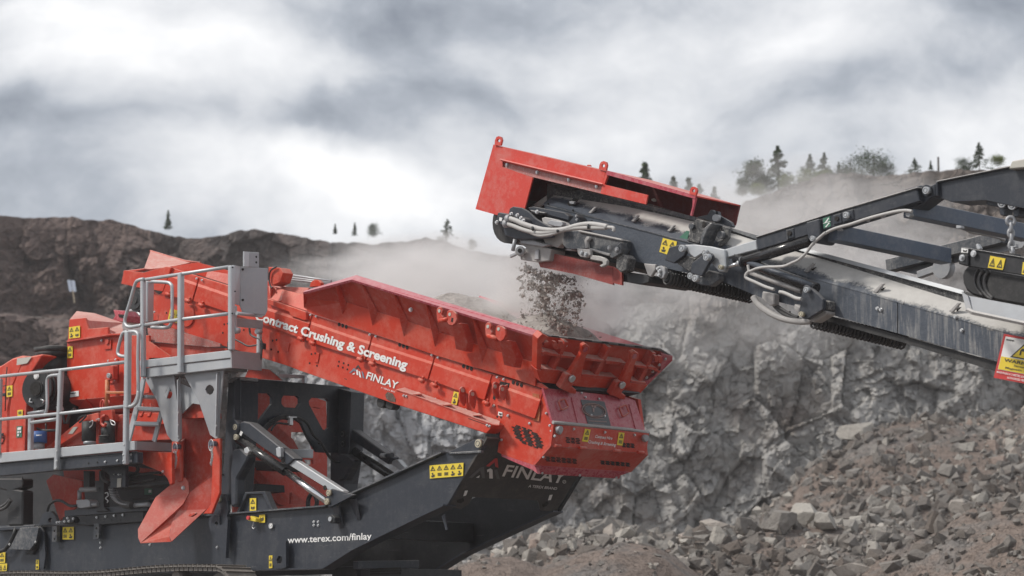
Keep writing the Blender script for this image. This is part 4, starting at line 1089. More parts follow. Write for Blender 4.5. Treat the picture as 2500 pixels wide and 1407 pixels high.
# tail plate with the big lettering
q1 = V(1196, 1082, -.11); q2 = V(1091, 1235, -.11); pTl = plane3(q1, q2, q1 + dY)
TP = plate('tail_plate', PP('p', '1190,1070 1470,1098 1408,1166 1358,1249 1320,1247 1317,1232 1312,1222 1154,1214 1144,1232 1125,1244 1091,1236', pTl), .03, M_plate, CH)
def tp(name, z, s, d, th, mat, par=TP): return plate(name, PP(z, s, lift(pTl, d)), th, mat, par)
for s, m_ in (('200,1300 228,1283 222,1302', M_white), ('285,1240 312,1228 328,1240 330,1308 303,1306 302,1252 288,1258', M_white), ('278,1210 345,1152 366,1150 374,1225 350,1215 345,1178 302,1214', M_redv),
              ('340,1240 364,1233 386,1312 362,1310', M_greyt), ('143,1301 230,1222 262,1213 268,1305 248,1303 232,1243 168,1303', M_greyt)):
    tp('emblem_stroke', 'z5', s, .008, .003, m_)
q = PP('z5', '402,1287 880,1345', lift(pTl, .007)); text('lettering', 'FINLAY', q[0], q[1], PP('z5', '448,1192', pTl)[0] - PP('z5', '405,1287', pTl)[0], M_white, TP, bold=.018)
q = PP('z5', '606,1375 828,1396', lift(pTl, .007)); text('lettering', 'A TEREX BRAND', q[0], q[1], PP('z5', '616,1355', pTl)[0] - PP('z5', '608,1377', pTl)[0], M_white, TP, bold=.01)
cc_ = PP('z5', '888,1332', lift(pTl, .008))[0]; e1 = PP('z5', '900,1333', lift(pTl, .008))[0] - cc_; e2 = PP('z5', '888,1320', lift(pTl, .008))[0] - cc_
tube('registered_ring', [cc_ + e1 * math.cos(a) + e2 * math.sin(a) for a in [i * .5236 for i in range(12)]], .004, M_white, TP, 4, closed=True)
q = PP('z5', '883,1337 894,1338', lift(pTl, .008)); text('lettering', 'R', q[0], q[1], e2 * .9, M_white, TP)
for s in ('290,178 330,165 333,185 312,198 290,192', '808,208 840,185 850,195 838,215 815,222'): tp('lifting_hole', 'za', s, .004, .002, M_hole)
for s in ('338,122 356,120 345,150 328,155', '855,148 873,146 862,178 845,180'): tp('small_label', 'za', s, .006, .003, M_white)
beam('cross_tube', V(868, 1380, .0), V(1018, 1378, .9), .12, .10, M_dark, CH); 
for s in ('810,1385 870,1382 870,1420 810,1420', '880,1390 1000,1388 1000,1420 880,1420'): slab('under_box', P3('p', s, .3), .9, M_black, CH)
beam('cross_beam', V(560, 1330, .2), V(560, 1330, .2) + dY * 1.5, .2, .3, M_black, CH); beam('cross_beam', V(900, 1290, .0), V(900, 1290, .0) + dY * 1.75, .15, .25, M_black, CH)
for s in ('905,1390', '905,1396', '905,1402'): beam('grille_bar', V(*toks(s)[0], .28), V(*toks(s)[0], .28) + Vector((.55, 0, 0)), .02, .02, M_hole, CH, bev=0)
# side details on the chassis
cp('tow_eye', 'z4', '45,992 80,870 103,846 132,850 150,895 157,960 150,1003 122,1055 100,1062 100,997', -.24, .05, M_dark); pins('z4', '95,888', -.26, .038, CH)
cp('tow_eye', 'z4', '24,1050 32,1008 62,990 100,997 100,1060 122,1056 150,1003 156,1025 141,1285 118,1238 45,1130', -.26, .05, M_dark, holes=['66,1050 78,1035 92,1050 80,1068'])
cp('tow_eye', 'z4', '455,1290 470,1255 520,1175 550,1168 550,1347 520,1358 475,1352 457,1325', -.24, .05, M_dark, holes=['485,1295 500,1270 520,1275 525,1300 510,1325 490,1320'])
for s in ('865,935 908,928 940,1083 918,1085', '980,888 1026,884 1054,1028 1030,1026', '1605,1000 1625,985 1645,1090 1632,1095'): plate('stiffener', P3('z4', ' '.join('%g,%g,%g' % (t[0], t[1], y_) for t, y_ in zip(toks(s), (-.155, -.26, -.155, -.16)))), .012, M_dark, CH)
o = cp('guard_bracket', 'z4', '215,972 272,838 405,832 462,965 445,968 388,850 285,852 232,972', -.20, .10, M_dark)
plate('guard_face', P3('z4', '235,968 286,856 388,850 440,962', -.15), .02, M_dark, CH)
sticker(P3('z4', '307,880 350,878 350,964 307,966', -.16), 1, 2, CH); sticker(P3('z4', '370,993 410,989 410,1044 370,1048', -.165), 1, 1, CH, tri=False)
es = slab('stop_button_box', P3('z4', '290,1010 300,998 345,1015 345,1040 292,1030', -.26), .1, M_yel, CH); cyl('stop_button', P3('z4', '298,1012', -.27)[0], (0, 1, 0), .026, .04, M_btn, es, 14)
tube('hook', curve_pts(P3('z4', '330,1040 328,1058 322,1075 332,1086 341,1075', -.2)), .008, M_bolt, es, 6)
g_ = cyl('gauge', P3('z4', '450,1067', -.16)[0], (0, 1, 0), .036, .03, M_bolt, CH, 20); cyl('gauge_face', P3('z4', '450,1067', -.177)[0], (0, 1, 0), .028, .004, M_white, g_, 20)
beam('gauge_needle', P3('z4', '446,1072', -.181)[0], P3('z4', '454,1062', -.181)[0], .003, .005, M_ink, g_, bev=0)
studs('z4', '740,1040 770,1040 740,1063 770,1063', -.152, CH, .02)
sl = slab('work_lamp', P3('z4', '822,1005 858,990 880,1010 878,1045 848,1050', -.3), .12, M_black, CH); cyl('lamp_glass', P3('z4', '850,1020', -.31)[0], (0, 1, 0), .03, .02, M_galv, sl, 12)
q = P3('z4', '561,1184 1130,1157', -.155); text('lettering', 'www.terex.com/finlay', q[0], q[1], P3('z4', '700,1128', -.155)[0] - P3('z4', '700,1176', -.155)[0], M_white, CH, bold=.015)
sticker(P3('z4', '1525,657 1755,639 1752,728 1528,746', -.16), 5, 2, CH, name='warning_sticker')
sticker(P3('z4', '437,1268 460,1266 460,1352 437,1354', -.16), 1, 2, CH)
for s, c_, r_ in (('507,1012 597,1010 595,1112 505,1112', 2, 2), ('-5,1217 46,1215 42,1300 -5,1303', 1, 2), ('-5,1308 60,1305 56,1366 -5,1368', 2, 1), ('292,1275 316,1274 314,1352 290,1354', 1, 2)):
    sticker(P3('z2', s, -.16), c_, r_, CH)
studs('z2', '810,1137 810,1180 1208,1155 1748,1175', -.152, CH, .02)
for s in ('418,1005 458,1002 455,1128 418,1132', '755,985 795,982 792,1105 752,1108'):
    o = plate('bracket', P3('z2', s, -.24), .05, M_darkD, CH)
    t = toks(s)
    for k_ in (.3, .8): cyl('bolt_hole', P3('z2', '%g,%g' % ((t[0][0] + t[1][0]) / 2, t[0][1] + (t[3][1] - t[0][1]) * k_), -.243)[0], (0, 1, 0), .016, .006, M_hole, o, 8)
cp('web', 'z2', '310,1010 322,1000 350,1050 365,1240 350,1350 318,1352', -.22, .03, M_dark)
cp('tow_eye', 'z2', '310,990 345,905 375,888 410,885 440,915 470,985 465,995 320,1000', -.22, .05, M_dark, holes=['385,955 398,935 418,940 422,962 405,978 390,972'])
cp('lower_chute', 'z2', '70,1192 160,1020 305,1008 310,1020 288,1130 240,1196', -.30, .04, M_darkD); slab('lower_chute_side', P3('z2', '240,1196 288,1130 300,1030 300,1150 262,1230 205,1230', -.2), .2, M_black, CH)
studs('z2', '78,1152 288,1133', -.31, CH, .018)
tube('frame_pipe', P3('z2', '-10,1212 40,1195 75,1150 110,1080 130,1020', -.25), .03, M_black, CH, 8)
beam('deck_beam', V(*zp('z2', 545, 905), -.2), V(*zp('z2', 1215, 855), -.2), .12, .09, M_dark, CH); beam('deck_beam', V(*zp('z2', -10, 1030), -.2), V(*zp('z2', 300, 1012), -.2), .12, .05, M_dark, CH)
beam('deck_beam', V(*zp('z2', 710, 960), -.18), V(*zp('z2', 1175, 925), -.18), .1, .15, M_black, CH)
for s in ('780,935 850,928 920,920 990,915',): studs('z2', s, -.24, CH, .02)
for x in (800, 860, 930): plate('gusset', P3('z2', '%d,965,-.18 %d,925,-.18 %d,958,-.25' % (x, x + 5, x + 35)), .02, M_black, CH)

# ---- portal frame under the incline and its telescopic struts
PF = empty('portal_frame', Vector((0, 0, 0))); PF.parent = SM; PF.location = -SM.location
xp = V(*zp('z4', 245, 90), -.15).x
plate('portal_plate', PX('z4', '205,88 245,62 975,126 992,155 985,350 978,572 860,572 762,566 700,470 655,370 600,335 520,332 450,352 405,400 375,450 300,400 262,420 232,520 205,560', xp), .05, M_dark, PF,
      holes=[PX('z4', h, xp) for h in ('325,165 435,168 455,190 455,240 345,385 320,392 305,380 305,195', '535,182 625,185 645,205 645,235 625,268 540,262 520,240 520,205', '725,197 825,203 845,225 840,400 820,420 800,415 708,245 705,220')])
slab('post', P3('z4', '158,95 243,88 243,300 226,560 205,915 155,922 105,862 130,600', -.16), .30, M_dark, PF)
slab('post_cap', P3('z4', '160,95 185,62 240,55 246,75 205,95', -.17), .3, M_galvD, PF)
slab('post', P3('z4', '870,125 990,158 978,560 945,780 940,925 850,925 850,570', 1.55), .25, M_dark, PF)
for z, s, y in (('z4', '190,548 240,540 290,590 285,620 215,745 212,925 175,940 170,700', -.28), ('z4', '905,575 960,580 1012,625 1005,640 945,755 905,760', 1.5)): slab('crank_arm', P3(z, s, y), .16, M_dark, PF, bev=.02)
studs('z4', '118,720 128,720', -.165, PF, .01, mat=M_hole)
for k_, dd in enumerate((0, 12, 24)):
    tube('hydraulic_hose', curve_pts(PX('z4', '%d,%d %d,%d %d,%d %d,%d %d,%d %d,%d' % (370 + dd, 455 - dd * 0, 400 + dd, 405, 450 + dd * .8, 355 + dd * .5, 520, 322 + dd * .7, 575, 322 + dd, 600, 325 + dd), xp + .06), 6), .017, M_hose, PF, 8)
tube('hydraulic_hose', curve_pts(PX('z4', '600,330 660,345 700,380 735,450 785,500 820,560 850,605 890,635 930,632 985,605', xp + .08), 6), .02, M_hose, PF, 8)
tube('hydraulic_hose', curve_pts(PX('z4', '450,420 470,385 500,370 545,375 590,378', xp + .08), 6), .014, M_hose, PF, 8)
slabx('hose_clamp', PX('z4', '570,322 625,325 625,335 598,335 600,385 578,383 580,335 570,334', xp + .12), .06, M_bolt, PF); slabx('hose_clamp', PX('z4', '440,350 475,348 475,362 440,364', xp + .1), .05, M_black, PF); slabx('hose_clamp', PX('z4', '780,500 800,498 802,512 782,515', xp + .1), .05, M_black, PF)
def strut(y, dx, sc_, outer, inner, barrel, rod, par):
    o = slab('outer_box', P3('z4', outer, y), .16, M_dark, par, bev=.012)
    slab('inner_box', P3('z4', inner, y + .03), .10, M_galv, par, bev=.008)
    a, b_ = P3('z4', barrel, y + .06); tube('cylinder_barrel', [a, b_], .06, M_gloss, par, 16)
    if rod:
        a, b_ = P3('z4', rod, y + .06); tube('piston_rod', [a, b_], .042, M_chrome, par, 14)
ST = empty('telescopic_strut', Vector((0, 0, 0))); ST.parent = SM; ST.location = -SM.location
strut(-.30, 0, 1, '238,368 262,358 302,368 608,612 560,655 232,425', '578,620 605,615 942,832 905,850 860,835 570,655', '226,478 545,698', '550,700 832,905', ST)
pins('z4', '210,397 213,465 843,843 830,902', -.33, .038, ST); cyl('pivot_boss', P3('z4', '212,400', -.28)[0], (0, 1, 0), .10, .12, M_dark, ST, 18)
slab('latch', P3('z4', '480,540 500,530 512,540 514,598 498,602 484,590', -.36), .06, M_galv, ST); tube('latch_tube', P3('z4', '515,545,-.3 575,560,-.15'), .03, M_dark, ST, 8); cyl('pin_hole', P3('z4', '530,622', -.302)[0], (0, 1, 0), .035, .01, M_hole, ST); cyl('pin_hole', P3('z4', '814,808', -.272)[0], (0, 1, 0), .03, .01, M_hole, ST)
slab('hose_fitting', P3('z4', '262,545 285,530 302,560 288,580 268,570', -.34), .06, M_bolt, ST)
pl('small_label', 'z4', '243,422 258,432 245,458 232,445', -.305, .004, M_white, ST)
cp('strut_lug', 'z4', '828,830 862,815 1012,856 868,932 838,942 822,900', -.31, .05, M_dark)
ST2 = empty('telescopic_strut', Vector((0, 0, 0))); ST2.parent = SM; ST2.location = -SM.location
strut(1.60, 0, 1, '955,415 1000,412 1262,600 1240,650 945,455', '1270,625 1300,615 1368,690 1340,700 1262,650', '965,530 1275,735', None, ST2)
pins('z4', '938,445 940,512', 1.55, .05, ST2, M_black); tube('latch_tube', P3('z4', '1210,592,1.55 1270,588,1.5'), .035, M_dark, ST2, 10); tube('latch_tube', P3('z4', '1195,590,1.5 1225,592,1.5'), .03, M_galv, ST2, 8)
# red frames seen through the portal
RF = empty('rear_frame', Vector((0, 0, 0))); RF.parent = SM; RF.location = -SM.location
xr = xp - 1.2
plate('frame_panel', PX('z4', '215,150 700,180 820,222 830,400 828,945 560,950 380,790 225,690', xr), .06, M_redD, RF, holes=[PX('z4', h, xr) for h in ('585,430 700,432 742,545 740,605 585,600', '585,615 735,618 735,650 585,660')])
plate('frame_panel', PX('z4', '300,640 560,950 835,950 833,985 200,985 200,900', xr + .3), .05, M_redD, RF, holes=[PX('z4', '590,840 690,905 690,925 585,918', xr + .3)])
plate('frame_rail', PX('z4', '290,690 330,660 560,890 545,930 500,920', xr + .5), .10, M_redD, RF); plate('frame_rail', PX('z4', '395,400 445,350 600,480 800,860 760,880 560,620 400,560', xr + .4), .02, M_redD, RF)
plate('frame_rail', PX('z4', '700,225 820,225 822,245 790,270 740,260 705,270', xr + .4), .08, M_red, RF)
slabx('white_panel', PX('z4', '583,545 738,548 735,608 583,602', xr + .6), .05, M_galv, RF)
beam('galvanised_rail', V(*zp('z3', 280, 930), 1.6), V(*zp('z3', 490, 940), 1.6), .05, .05, M_galv, RF); beam('galvanised_rail', V(*zp('z3', 480, 935), 1.6), V(*zp('z3', 482, 995), 1.6), .05, .05, M_galv, RF, up=PXN)
plate('belly_plate', P3('z1', '2040,1060,.3 2200,1080,.3 2305,1170,.3 2000,1150,.3'), .02, M_redD, RF)
tube('cable', curve_pts(P3('z4', '700,935 705,880 735,845 760,900 750,945', .6)), .03, M_hose, RF, 8); 
slab('gearbox', P3('z4', '215,790 345,780 350,830 220,840', .5), .5, M_black, RF); slab('gearbox', P3('z4', '320,620 460,640 470,690 330,690', .7), .5, M_black, RF)

# ---- galvanised platforms, rails and the control panel
UP = empty('upper_platform', Vector((0, 0, 0))); UP.parent = SM; UP.location = -SM.location
slab('toe_board', P3('z1', '1140,1008 1890,920 1890,985 1145,1068', -.62), .03, M_galv, UP)
slab('deck_channel', P3('z1', '1165,1070 1890,992 1897,1066 1185,1147', -.60), .08, M_galv, UP)
plate('end_board', P3('z1', '1892,922,-.62 2146,952,-.1 2141,1090,-.1 1897,1066,-.62'), .02, M_galvD, UP)
plate('deck', P3('z1', '1170,1100,-.55 1890,1022,-.55 2141,1050,-.1 1500,1120,-.1'), .03, M_galvD, UP)
for i in range(9):
    x = 1200 + i * 78; a = V(*zp('z1', x, 1140 - i * 8.6), -.52); beam('deck_bearer', a, a + dY * .4, .03, .05, M_galvD, UP)
def rail(pts, r=.024, mat=None, nm='handrail', par=None): return tube(nm, pts, r, mat or M_galv, par or UP, 10)
def post(z, x0, y0, x1, y1, y, w=.055, par=None):
    return beam('rail_post', V(*zp(z, x0, y0), y), V(*zp(z, x1, y1), y), w, w, M_galv, par or UP, up=Vector((0, 1, 0)), bev=.012)
post('z1', 1893, 232, 1893, 925, -.62, .075); post('z1', 1480, 290, 1477, 1110, -.64, .075); post('z1', 1170, 338, 1172, 1145, -.64, .065)
post('z1', 1213, 362, 1208, 700, -.35, .12); post('z1', 2125, 680, 2118, 950, -.1, .06)
rail(P3('z1', '1172,348 1480,300 1875,240', -.63)); rail(P3('z1', '1172,718 1480,670 1870,624', -.63)); rail(P3('z1', '1935,620,-.6 2140,642,-.1'))
rail(curve_pts(P3('z1', '1175,340 1130,352 1105,385 1060,540 1022,670 1030,715 1065,733 1160,718', -.66)), nm='gate_loop')
rail(curve_pts(P3('z1', '1240,362 1360,368 1398,385 1408,430 1408,640 1395,715 1355,738 1240,735', -.35)), nm='gate_loop')
rail(curve_pts(P3('z1', '1045,772 1010,780 990,820 965,920 970,958 1000,972 1035,972', -.70)), nm='gate_loop'); rail(curve_pts(P3('z1', '1050,775 1095,770 1125,785 1132,830 1128,1000 1130,1240 1118,1320 1080,1375 1020,1392', -.72)), nm='gate_loop')
studs('z1', '1905,245 1903,622 1925,442', -.66, UP, .012, mat=M_black)
CPN = slabx('control_panel', P3('z1', '1965,238,-.45 2192,252,-.1 2190,595,-.1 2172,635,-.13 2140,655,-.18 2050,642,-.30 1985,610,-.42 1965,560,-.45'), .02, M_galvD, UP)
plate('panel_side', P3('z1', '1908,225,-.60 1968,238,-.45 1962,555,-.45 1912,540,-.60'), .02, M_galv, UP)
slabx('panel_bracket', P3('z1', '2038,118,-.35 2120,122,-.18 2120,250,-.18 2035,240,-.35'), .02, M_galvD, UP); plate('panel_bracket', P3('z1', '1998,114,-.48 2040,118,-.35 2036,240,-.35 1998,235,-.48'), .02, M_galv, UP)
for s in ('2065,157,-.28 2090,160,-.23 2063,195,-.28 2090,205,-.23 2170,292,-.12 2168,540,-.12 1982,262,-.42 1982,512,-.42',):
    for p in P3('z1', s): cyl('bolt_hole', p + PXN * .01, (1, 0, 0), .016, .012, M_hole, CPN, 8)
plate('panel_tray', P3('z1', '1940,660,-.50 2152,680,-.08 2148,750,-.08 1900,728,-.55'), .03, M_galvD, UP); post('z1', 1925, 560, 1925, 790, -.52, .04); cyl('tray_knob', P3('z1', '1935,760', -.55)[0], (0, 1, 0), .04, .08, M_galv, UP, 12); cyl('tray_knob', P3('z1', '2115,770', -.15)[0], (0, 1, 0), .035, .08, M_galv, UP, 12)
for s, r_ in (('2040,740 2048,790 2080,815 2125,832 2142,865 2140,930 2130,1000 2112,1048', .014), ('1865,905 1870,850 1910,832 1970,858 2030,888 2110,878', .012)): tube('cable', curve_pts(P3('z1', s, -.12)), r_, M_hose, UP, 7)
slab('cable_plug', P3('z1', '2125,860 2150,865 2148,915 2128,912', -.16), .06, M_black, UP)
# splayed legs of the platform
la = pl('support_leg', 'p', '352,923 425,917 434,1000 441,1004 441,1071 434,1079 420,1077 408,1062 391,1004 384,980', -.50, .02, M_galvD, UP, holes=['412,949 418,953 421,962 418,971 412,975 406,971 403,962 406,953'])
lb = pl('support_leg', 'p', '449,914 546,904 536,1000 532,1068 526,1071 513,1062 485,980', -.50, .02, M_galvD, UP, holes=['512,939 519,943 523,951 519,961 512,965 505,961 501,951 505,943'])
plate('leg_flange', P3('p', '434,930,-.55 441,920,-.50 441,1071,-.50 434,1072,-.55'), .015, M_galv, UP); plate('leg_flange', P3('p', '530,912,-.55 537,908,-.50 532,1066,-.50 526,1066,-.55'), .015, M_galv, UP)
studs('p', '436,1008 436,1038 436,1066 529,990 529,1040', -.56, UP, .012)
plate('leg_web', P3('p', '425,930,-.40 505,965,-.40 500,990,-.40 470,985,-.40 445,1010,-.40 437,1000,-.40'), .015, M_galv, UP)
pl('leg_flange', 'z1', '1345,1290 1378,1222 1388,1240 1360,1318', -.51, .01, M_galv, UP)
# lower walkway
LW = empty('lower_walkway', Vector((0, 0, 0))); LW.parent = SM; LW.location = -SM.location
slab('toe_board', P3('z2', '-60,421 1085,320 1085,392 -60,501', -.95), .04, M_galv, LW); plate('end_board', P3('z2', '1086,321,-.95 1385,336,-.12 1385,405,-.12 1086,390,-.95'), .02, M_galvD, LW)
plate('deck', P3('z2', '-60,460,-.93 1085,360,-.93 1385,372,-.12 300,450,-.12'), .03, M_galvD, LW)
slab('deck_beam', P3('z2', '-60,505 1105,408 1105,496 -60,606', -.90), .10, M_dark, LW); plate('beam_flange', P3('z2', '-60,503,-.93 1105,406,-.93 1105,408,-.8 -60,506,-.8'), .01, M_darkD, LW)
post('p', 150, 902, 138, 1148, -.97, .065, LW); post('z1', 1048, 770, 1042, 1400, -.97, .08, LW); post('z2', 1018, -10, 1012, 510, -.97, .07, LW); post('p', 1, 925, -4, 1110, -.97, .06, LW)
rail(P3('z1', '-80,1146 520,1082 1035,1018', -.97), par=LW); rail(P3('z2', '-80,155 480,100 1015,40', -.97), par=LW); rail(curve_pts(P3('z2', '1010,46 1060,40 1095,15 1110,-30 1115,-80', -.97)), par=LW)
rail(curve_pts(P3('z1', '480,1125 420,1132 392,1150 385,1200 387,1350 380,1420 365,1455', -.6)), par=LW, nm='gate_loop'); rail(P3('z2', '230,98 360,80', -.6), par=LW); rail(P3('z2', '250,172 470,142', -.85), par=LW)
post('z2', 250, 110, 246, 400, -.75, .07, LW); post('z1', 485, 1110, 490, 1400, -.7, .05, LW)
studs('z2', '1000,350 458,402 995,430 458,480 455,535 995,480', -1.0, LW, .016); studs('z2', '847,488 945,478 1055,430 1055,480', -.91, LW, .018)
for p in P3('z2', '712,500 783,492', -.903): cyl('bolt_hole', p, (0, 1, 0), .014, .006, M_hole, LW, 8)
# access steps
LD = empty('access_ladder', Vector((0, 0, 0))); LD.parent = SM; LD.location = -SM.location
beam('stringer', V(*zp('z2', 1125, -40), -.6), V(*zp('z2', 1030, 330), -.6), .03, .10, M_galv, LD, up=PXN); beam('stringer', V(*zp('z2', 1305, 70), -.35), V(*zp('z2', 1240, 325), -.35), .03, .08, M_galv, LD, up=PXN)
beam('stringer', V(*zp('z1', 1175, 1150), -.62), V(*zp('z1', 1130, 1400), -.62), .03, .09, M_galv, LD, up=PXN)
for s in ('1085,180,-.6 1282,185,-.35', '1110,60,-.6 1330,70,-.35'):
    a, b_ = P3('z2', s); beam('tread', a, b_, .18, .05, M_galv, LD)
a, b_ = P3('z1', '1160,1302,-.6 1270,1312,-.35'); beam('tread', a, b_, .18, .04, M_galv, LD)
# ---- red side chute, bins, engine end (left part of the machine)
SC = empty('discharge_chute', Vector((0, 0, 0))); SC.parent = SM; SC.location = -SM.location
plate('chute_back', P3('z2', '1462,130 1660,130 1705,290 1705,620 1520,740 1455,640', -.10), .03, M_redD, SC)
slab('chute_flange', P3('z2', '1380,325 1458,325 1458,640 1400,665 1380,500', -.36), .04, M_red, SC); slab('chute_flange', P3('z2', '1708,305 1772,298 1765,740 1700,905 1632,905 1695,830 1705,600', -.36), .04, M_red, SC)
plate('chute_side', P3('z2', '1458,325,-.36 1458,640,-.36 1490,620,-.1 1490,300,-.1'), .02, M_redD, SC)
plate('chute_head', P3('z2', '1470,60 1495,15 1620,10 1660,90 1665,130 1462,140', -.3), .25, M_red, SC)
plate('chute_brow', P3('z2', '1462,140,-.33 1470,100,-.33 1655,75,-.33 1668,130,-.33'), .05, M_redD, SC)
plate('trough_wing', P3('z2', '1435,618,-.34 1490,614,-.30 1515,650,-.30 1520,740,-.34 1470,830,-.42 1130,1140,-.85 1112,1100,-.85 1110,1030,-.82 1252,772,-.58'), .015, M_redD, SC)
plate('trough_floor', P3('z2', '1130,1142,-.85 1375,1130,-.60 1362,1088,-.60 1370,1030,-.56 1420,910,-.44 1500,790,-.30 1470,830,-.42'), .015, M_red, SC)
plate('trough_wing', P3('z2', '1690,594,-.15 1706,605,-.13 1700,832,-.18 1660,868,-.22 1380,1128,-.60 1362,1086,-.60 1385,960,-.52 1432,880,-.44 1520,742,-.33'), .015, M_redD, SC)
slab('grab_lug', P3('z2', '1512,925 1530,900 1568,893 1575,905 1535,930', -.48), .04, M_redD, SC); stud('bolt', P3('z2', '1476,698', -.36)[0], NY, SC, .03, .03)
pl('chute_foot', 'z2', '1632,905 1695,835 1700,905', -.2, .1, M_red, SC)
for cx, y0, xx in ((1418, 360, -.42), (1708, 335, -.42)):
    o = cyl('pin', P3('z2', '%d,%d' % (cx + 5, y0 + 5), xx)[0], (0, 1, 0), .035, .10, M_bgrey, SC, 12)
    tube('ring', [P3('z2', '%d,%d' % (cx - 10, y0 + 18), xx - .06)[0] + Vector((math.cos(a) * .05, 0, math.sin(a) * .075)) for a in [i * .524 for i in range(12)]], .006, M_bolt, o, 5, closed=True)
    for k_ in range(11):
        t_ = k_ / 10.0; c_ = P3('z2', '%f,%f' % (cx - 10 + 10 * math.sin(t_ * 3.1), y0 + 45 + t_ * 120), xx - .04)[0]
        ax_ = Vector((1, 0, 0)) if k_ % 2 else Vector((.3, 1, 0)).normalized()
        tube('chain_link', [c_ + ax_ * math.cos(a) * .012 + Vector((0, 0, 1)) * math.sin(a) * .026 for a in [i * .785 for i in range(8)]], .005, M_bolt, o, 4, closed=True)
pl('walkway_bracket', 'z2', '1105,408 1382,412 1384,660 1366,672 1345,620 1300,570 1180,520 1130,496 1105,495', -.55, .05, M_red, SM)
plate('bracket_edge', P3('z2', '1105,408,-.6 1130,408,-.55 1130,496,-.55 1105,495,-.6'), .02, M_red, SM); studs('z2', '1312,565', -.57, SM, .018)

BN = empty('fines_bin', Vector((0, 0, 0))); BN.parent = SM; BN.location = -SM.location
slab('bin_front', P3('z1', '548,858 1000,802 1218,800 1220,1270 1040,1290 545,1338', -.08), .04, M_red, BN)
slab('bin_upper', P3('z1', '567,670 695,657 722,748 882,733 884,800 552,855', -.10), .04, M_red, BN)
plate('bin_lip', P3('z1', '545,855,-.16 885,800,-.16 1005,795,-.14 1005,803,-.08 550,862,-.08'), .02, M_redD, BN)
plate('bin_back', P3('z1', '572,668,.0 628,602,1.2 776,620,1.2 782,682,1.2 1012,700,1.2 1005,800,.8 720,800,.3'), .02, M_redD, BN)
plate('bin_end', P3('z1', '690,660,-.08 715,690,.4 1005,800,1.0 1000,802,-.06 722,750,-.06'), .02, M_redD, BN)
plate('bin_funnel', P3('z1', '545,1338,-.08 1045,1290,-.08 1215,1270,-.08 1120,1420,.3 760,1440,.3'), .02, M_redD, BN)
plate('bin_funnel', P3('z1', '700,1322,-.10 760,1400,.1 640,1400,.1 690,1330,-.08'), .02, M_red, BN)
slab('bin_block', P3('z1', '925,592 1022,600 1030,640 1022,690 940,690 915,680 940,640', 1.3), .4, M_pink, BN); pl('slot', 'z1', '965,628 1025,632 1025,660 975,655', 1.29, .01, M_hole, BN)
plate('diagonal_web', P3('z1', '1215,850 1390,970 1395,985 1215,985', -.1), .03, M_red, SM)
plate('spill_plate', P3('z1', '1205,740,.0 1400,742,.0 1460,765,.0 1800,868,.0 1800,892,.0 1700,896,.0 1222,850,.0'), .02, paint('spill_caked', (.42, .10, .08), .8, dust=(.40, .37, .35), speck=1.1, streak=.8, dustbase=.1), SM)
plate('spill_plate', P3('z1', '1235,858,.05 1860,908,.05 1860,920,.05 1400,985,.05'), .02, M_redD, SM)
plate('floor_shade', P3('z1', '1000,700,1.0 1160,740,1.0 1160,800,1.0 1000,800,1.0'), .02, M_galvD, SM)
for s in ('920,590,1.5 1160,640,1.5', ): pass
tube('clear_hood', curve_pts(P3('z1', '1060,600,.6 1110,600,.6 1150,640,.6')), .02, M_galv, SM, 6)
sticker(P3('z1', '567,735 656,722 656,818 566,828', -.11), 2, 2, BN); sticker(P3('z1', '557,892 597,889 595,985 553,988', -.09), 1, 2, BN)
pl('rating_label', 'z1', '550,1267 643,1254 643,1298 552,1310', -.09, .004, M_white, BN); pl('rating_print', 'z1', '572,1275 620,1268 620,1274 572,1281', -.095, .003, M_ink, BN)
studs('z1', '832,843 888,1010 947,1000 945,1085 943,1168', -.09, BN, .02); pl('access_plate', 'z1', '862,838 908,832 905,910 850,916', -.10, .01, M_red, BN); cyl('access_knob', P3('z1', '877,852', -.11)[0], (0, 1, 0), .04, .02, M_redD, BN, 12)
pl('brace_plate', 'z1', '885,1000 960,990 960,1190 890,1195', -.10, .015, M_red, BN); slab('brace_arm', P3('z1', '848,1150 905,1048 925,1048 925,1160 872,1170', -.22), .08, M_redD, BN); pins('z1', '893,1130', -.24, .035, BN, M_bolt)
tube('turnbuckle', P3('z1', '880,1165 876,1385', -.2), .035, M_orange, BN, 10); slab('turnbuckle_handle', P3('z1', '860,1255 920,1258 1020,1258 1020,1275 905,1280 860,1280', -.25), .03, M_orange, BN)
for s in ('840,1370', '860,1375', '880,1372'): tube('hook', [P3('z1', s, -.2)[0] + Vector((math.cos(a) * .05, 0, math.sin(a) * .07)) for a in [i * .524 for i in range(10)]], .013, M_redD, BN, 6)
for s in ('1165,1360', '1230,1360'):
    tube('hook', curve_pts(P3('z1', s, -.1) + [P3('z1', s, -.1)[0] + Vector(v) for v in ((.03, 0, -.08), (.0, 0, -.16), (-.05, 0, -.16))]), .016, M_redD, BN, 6)

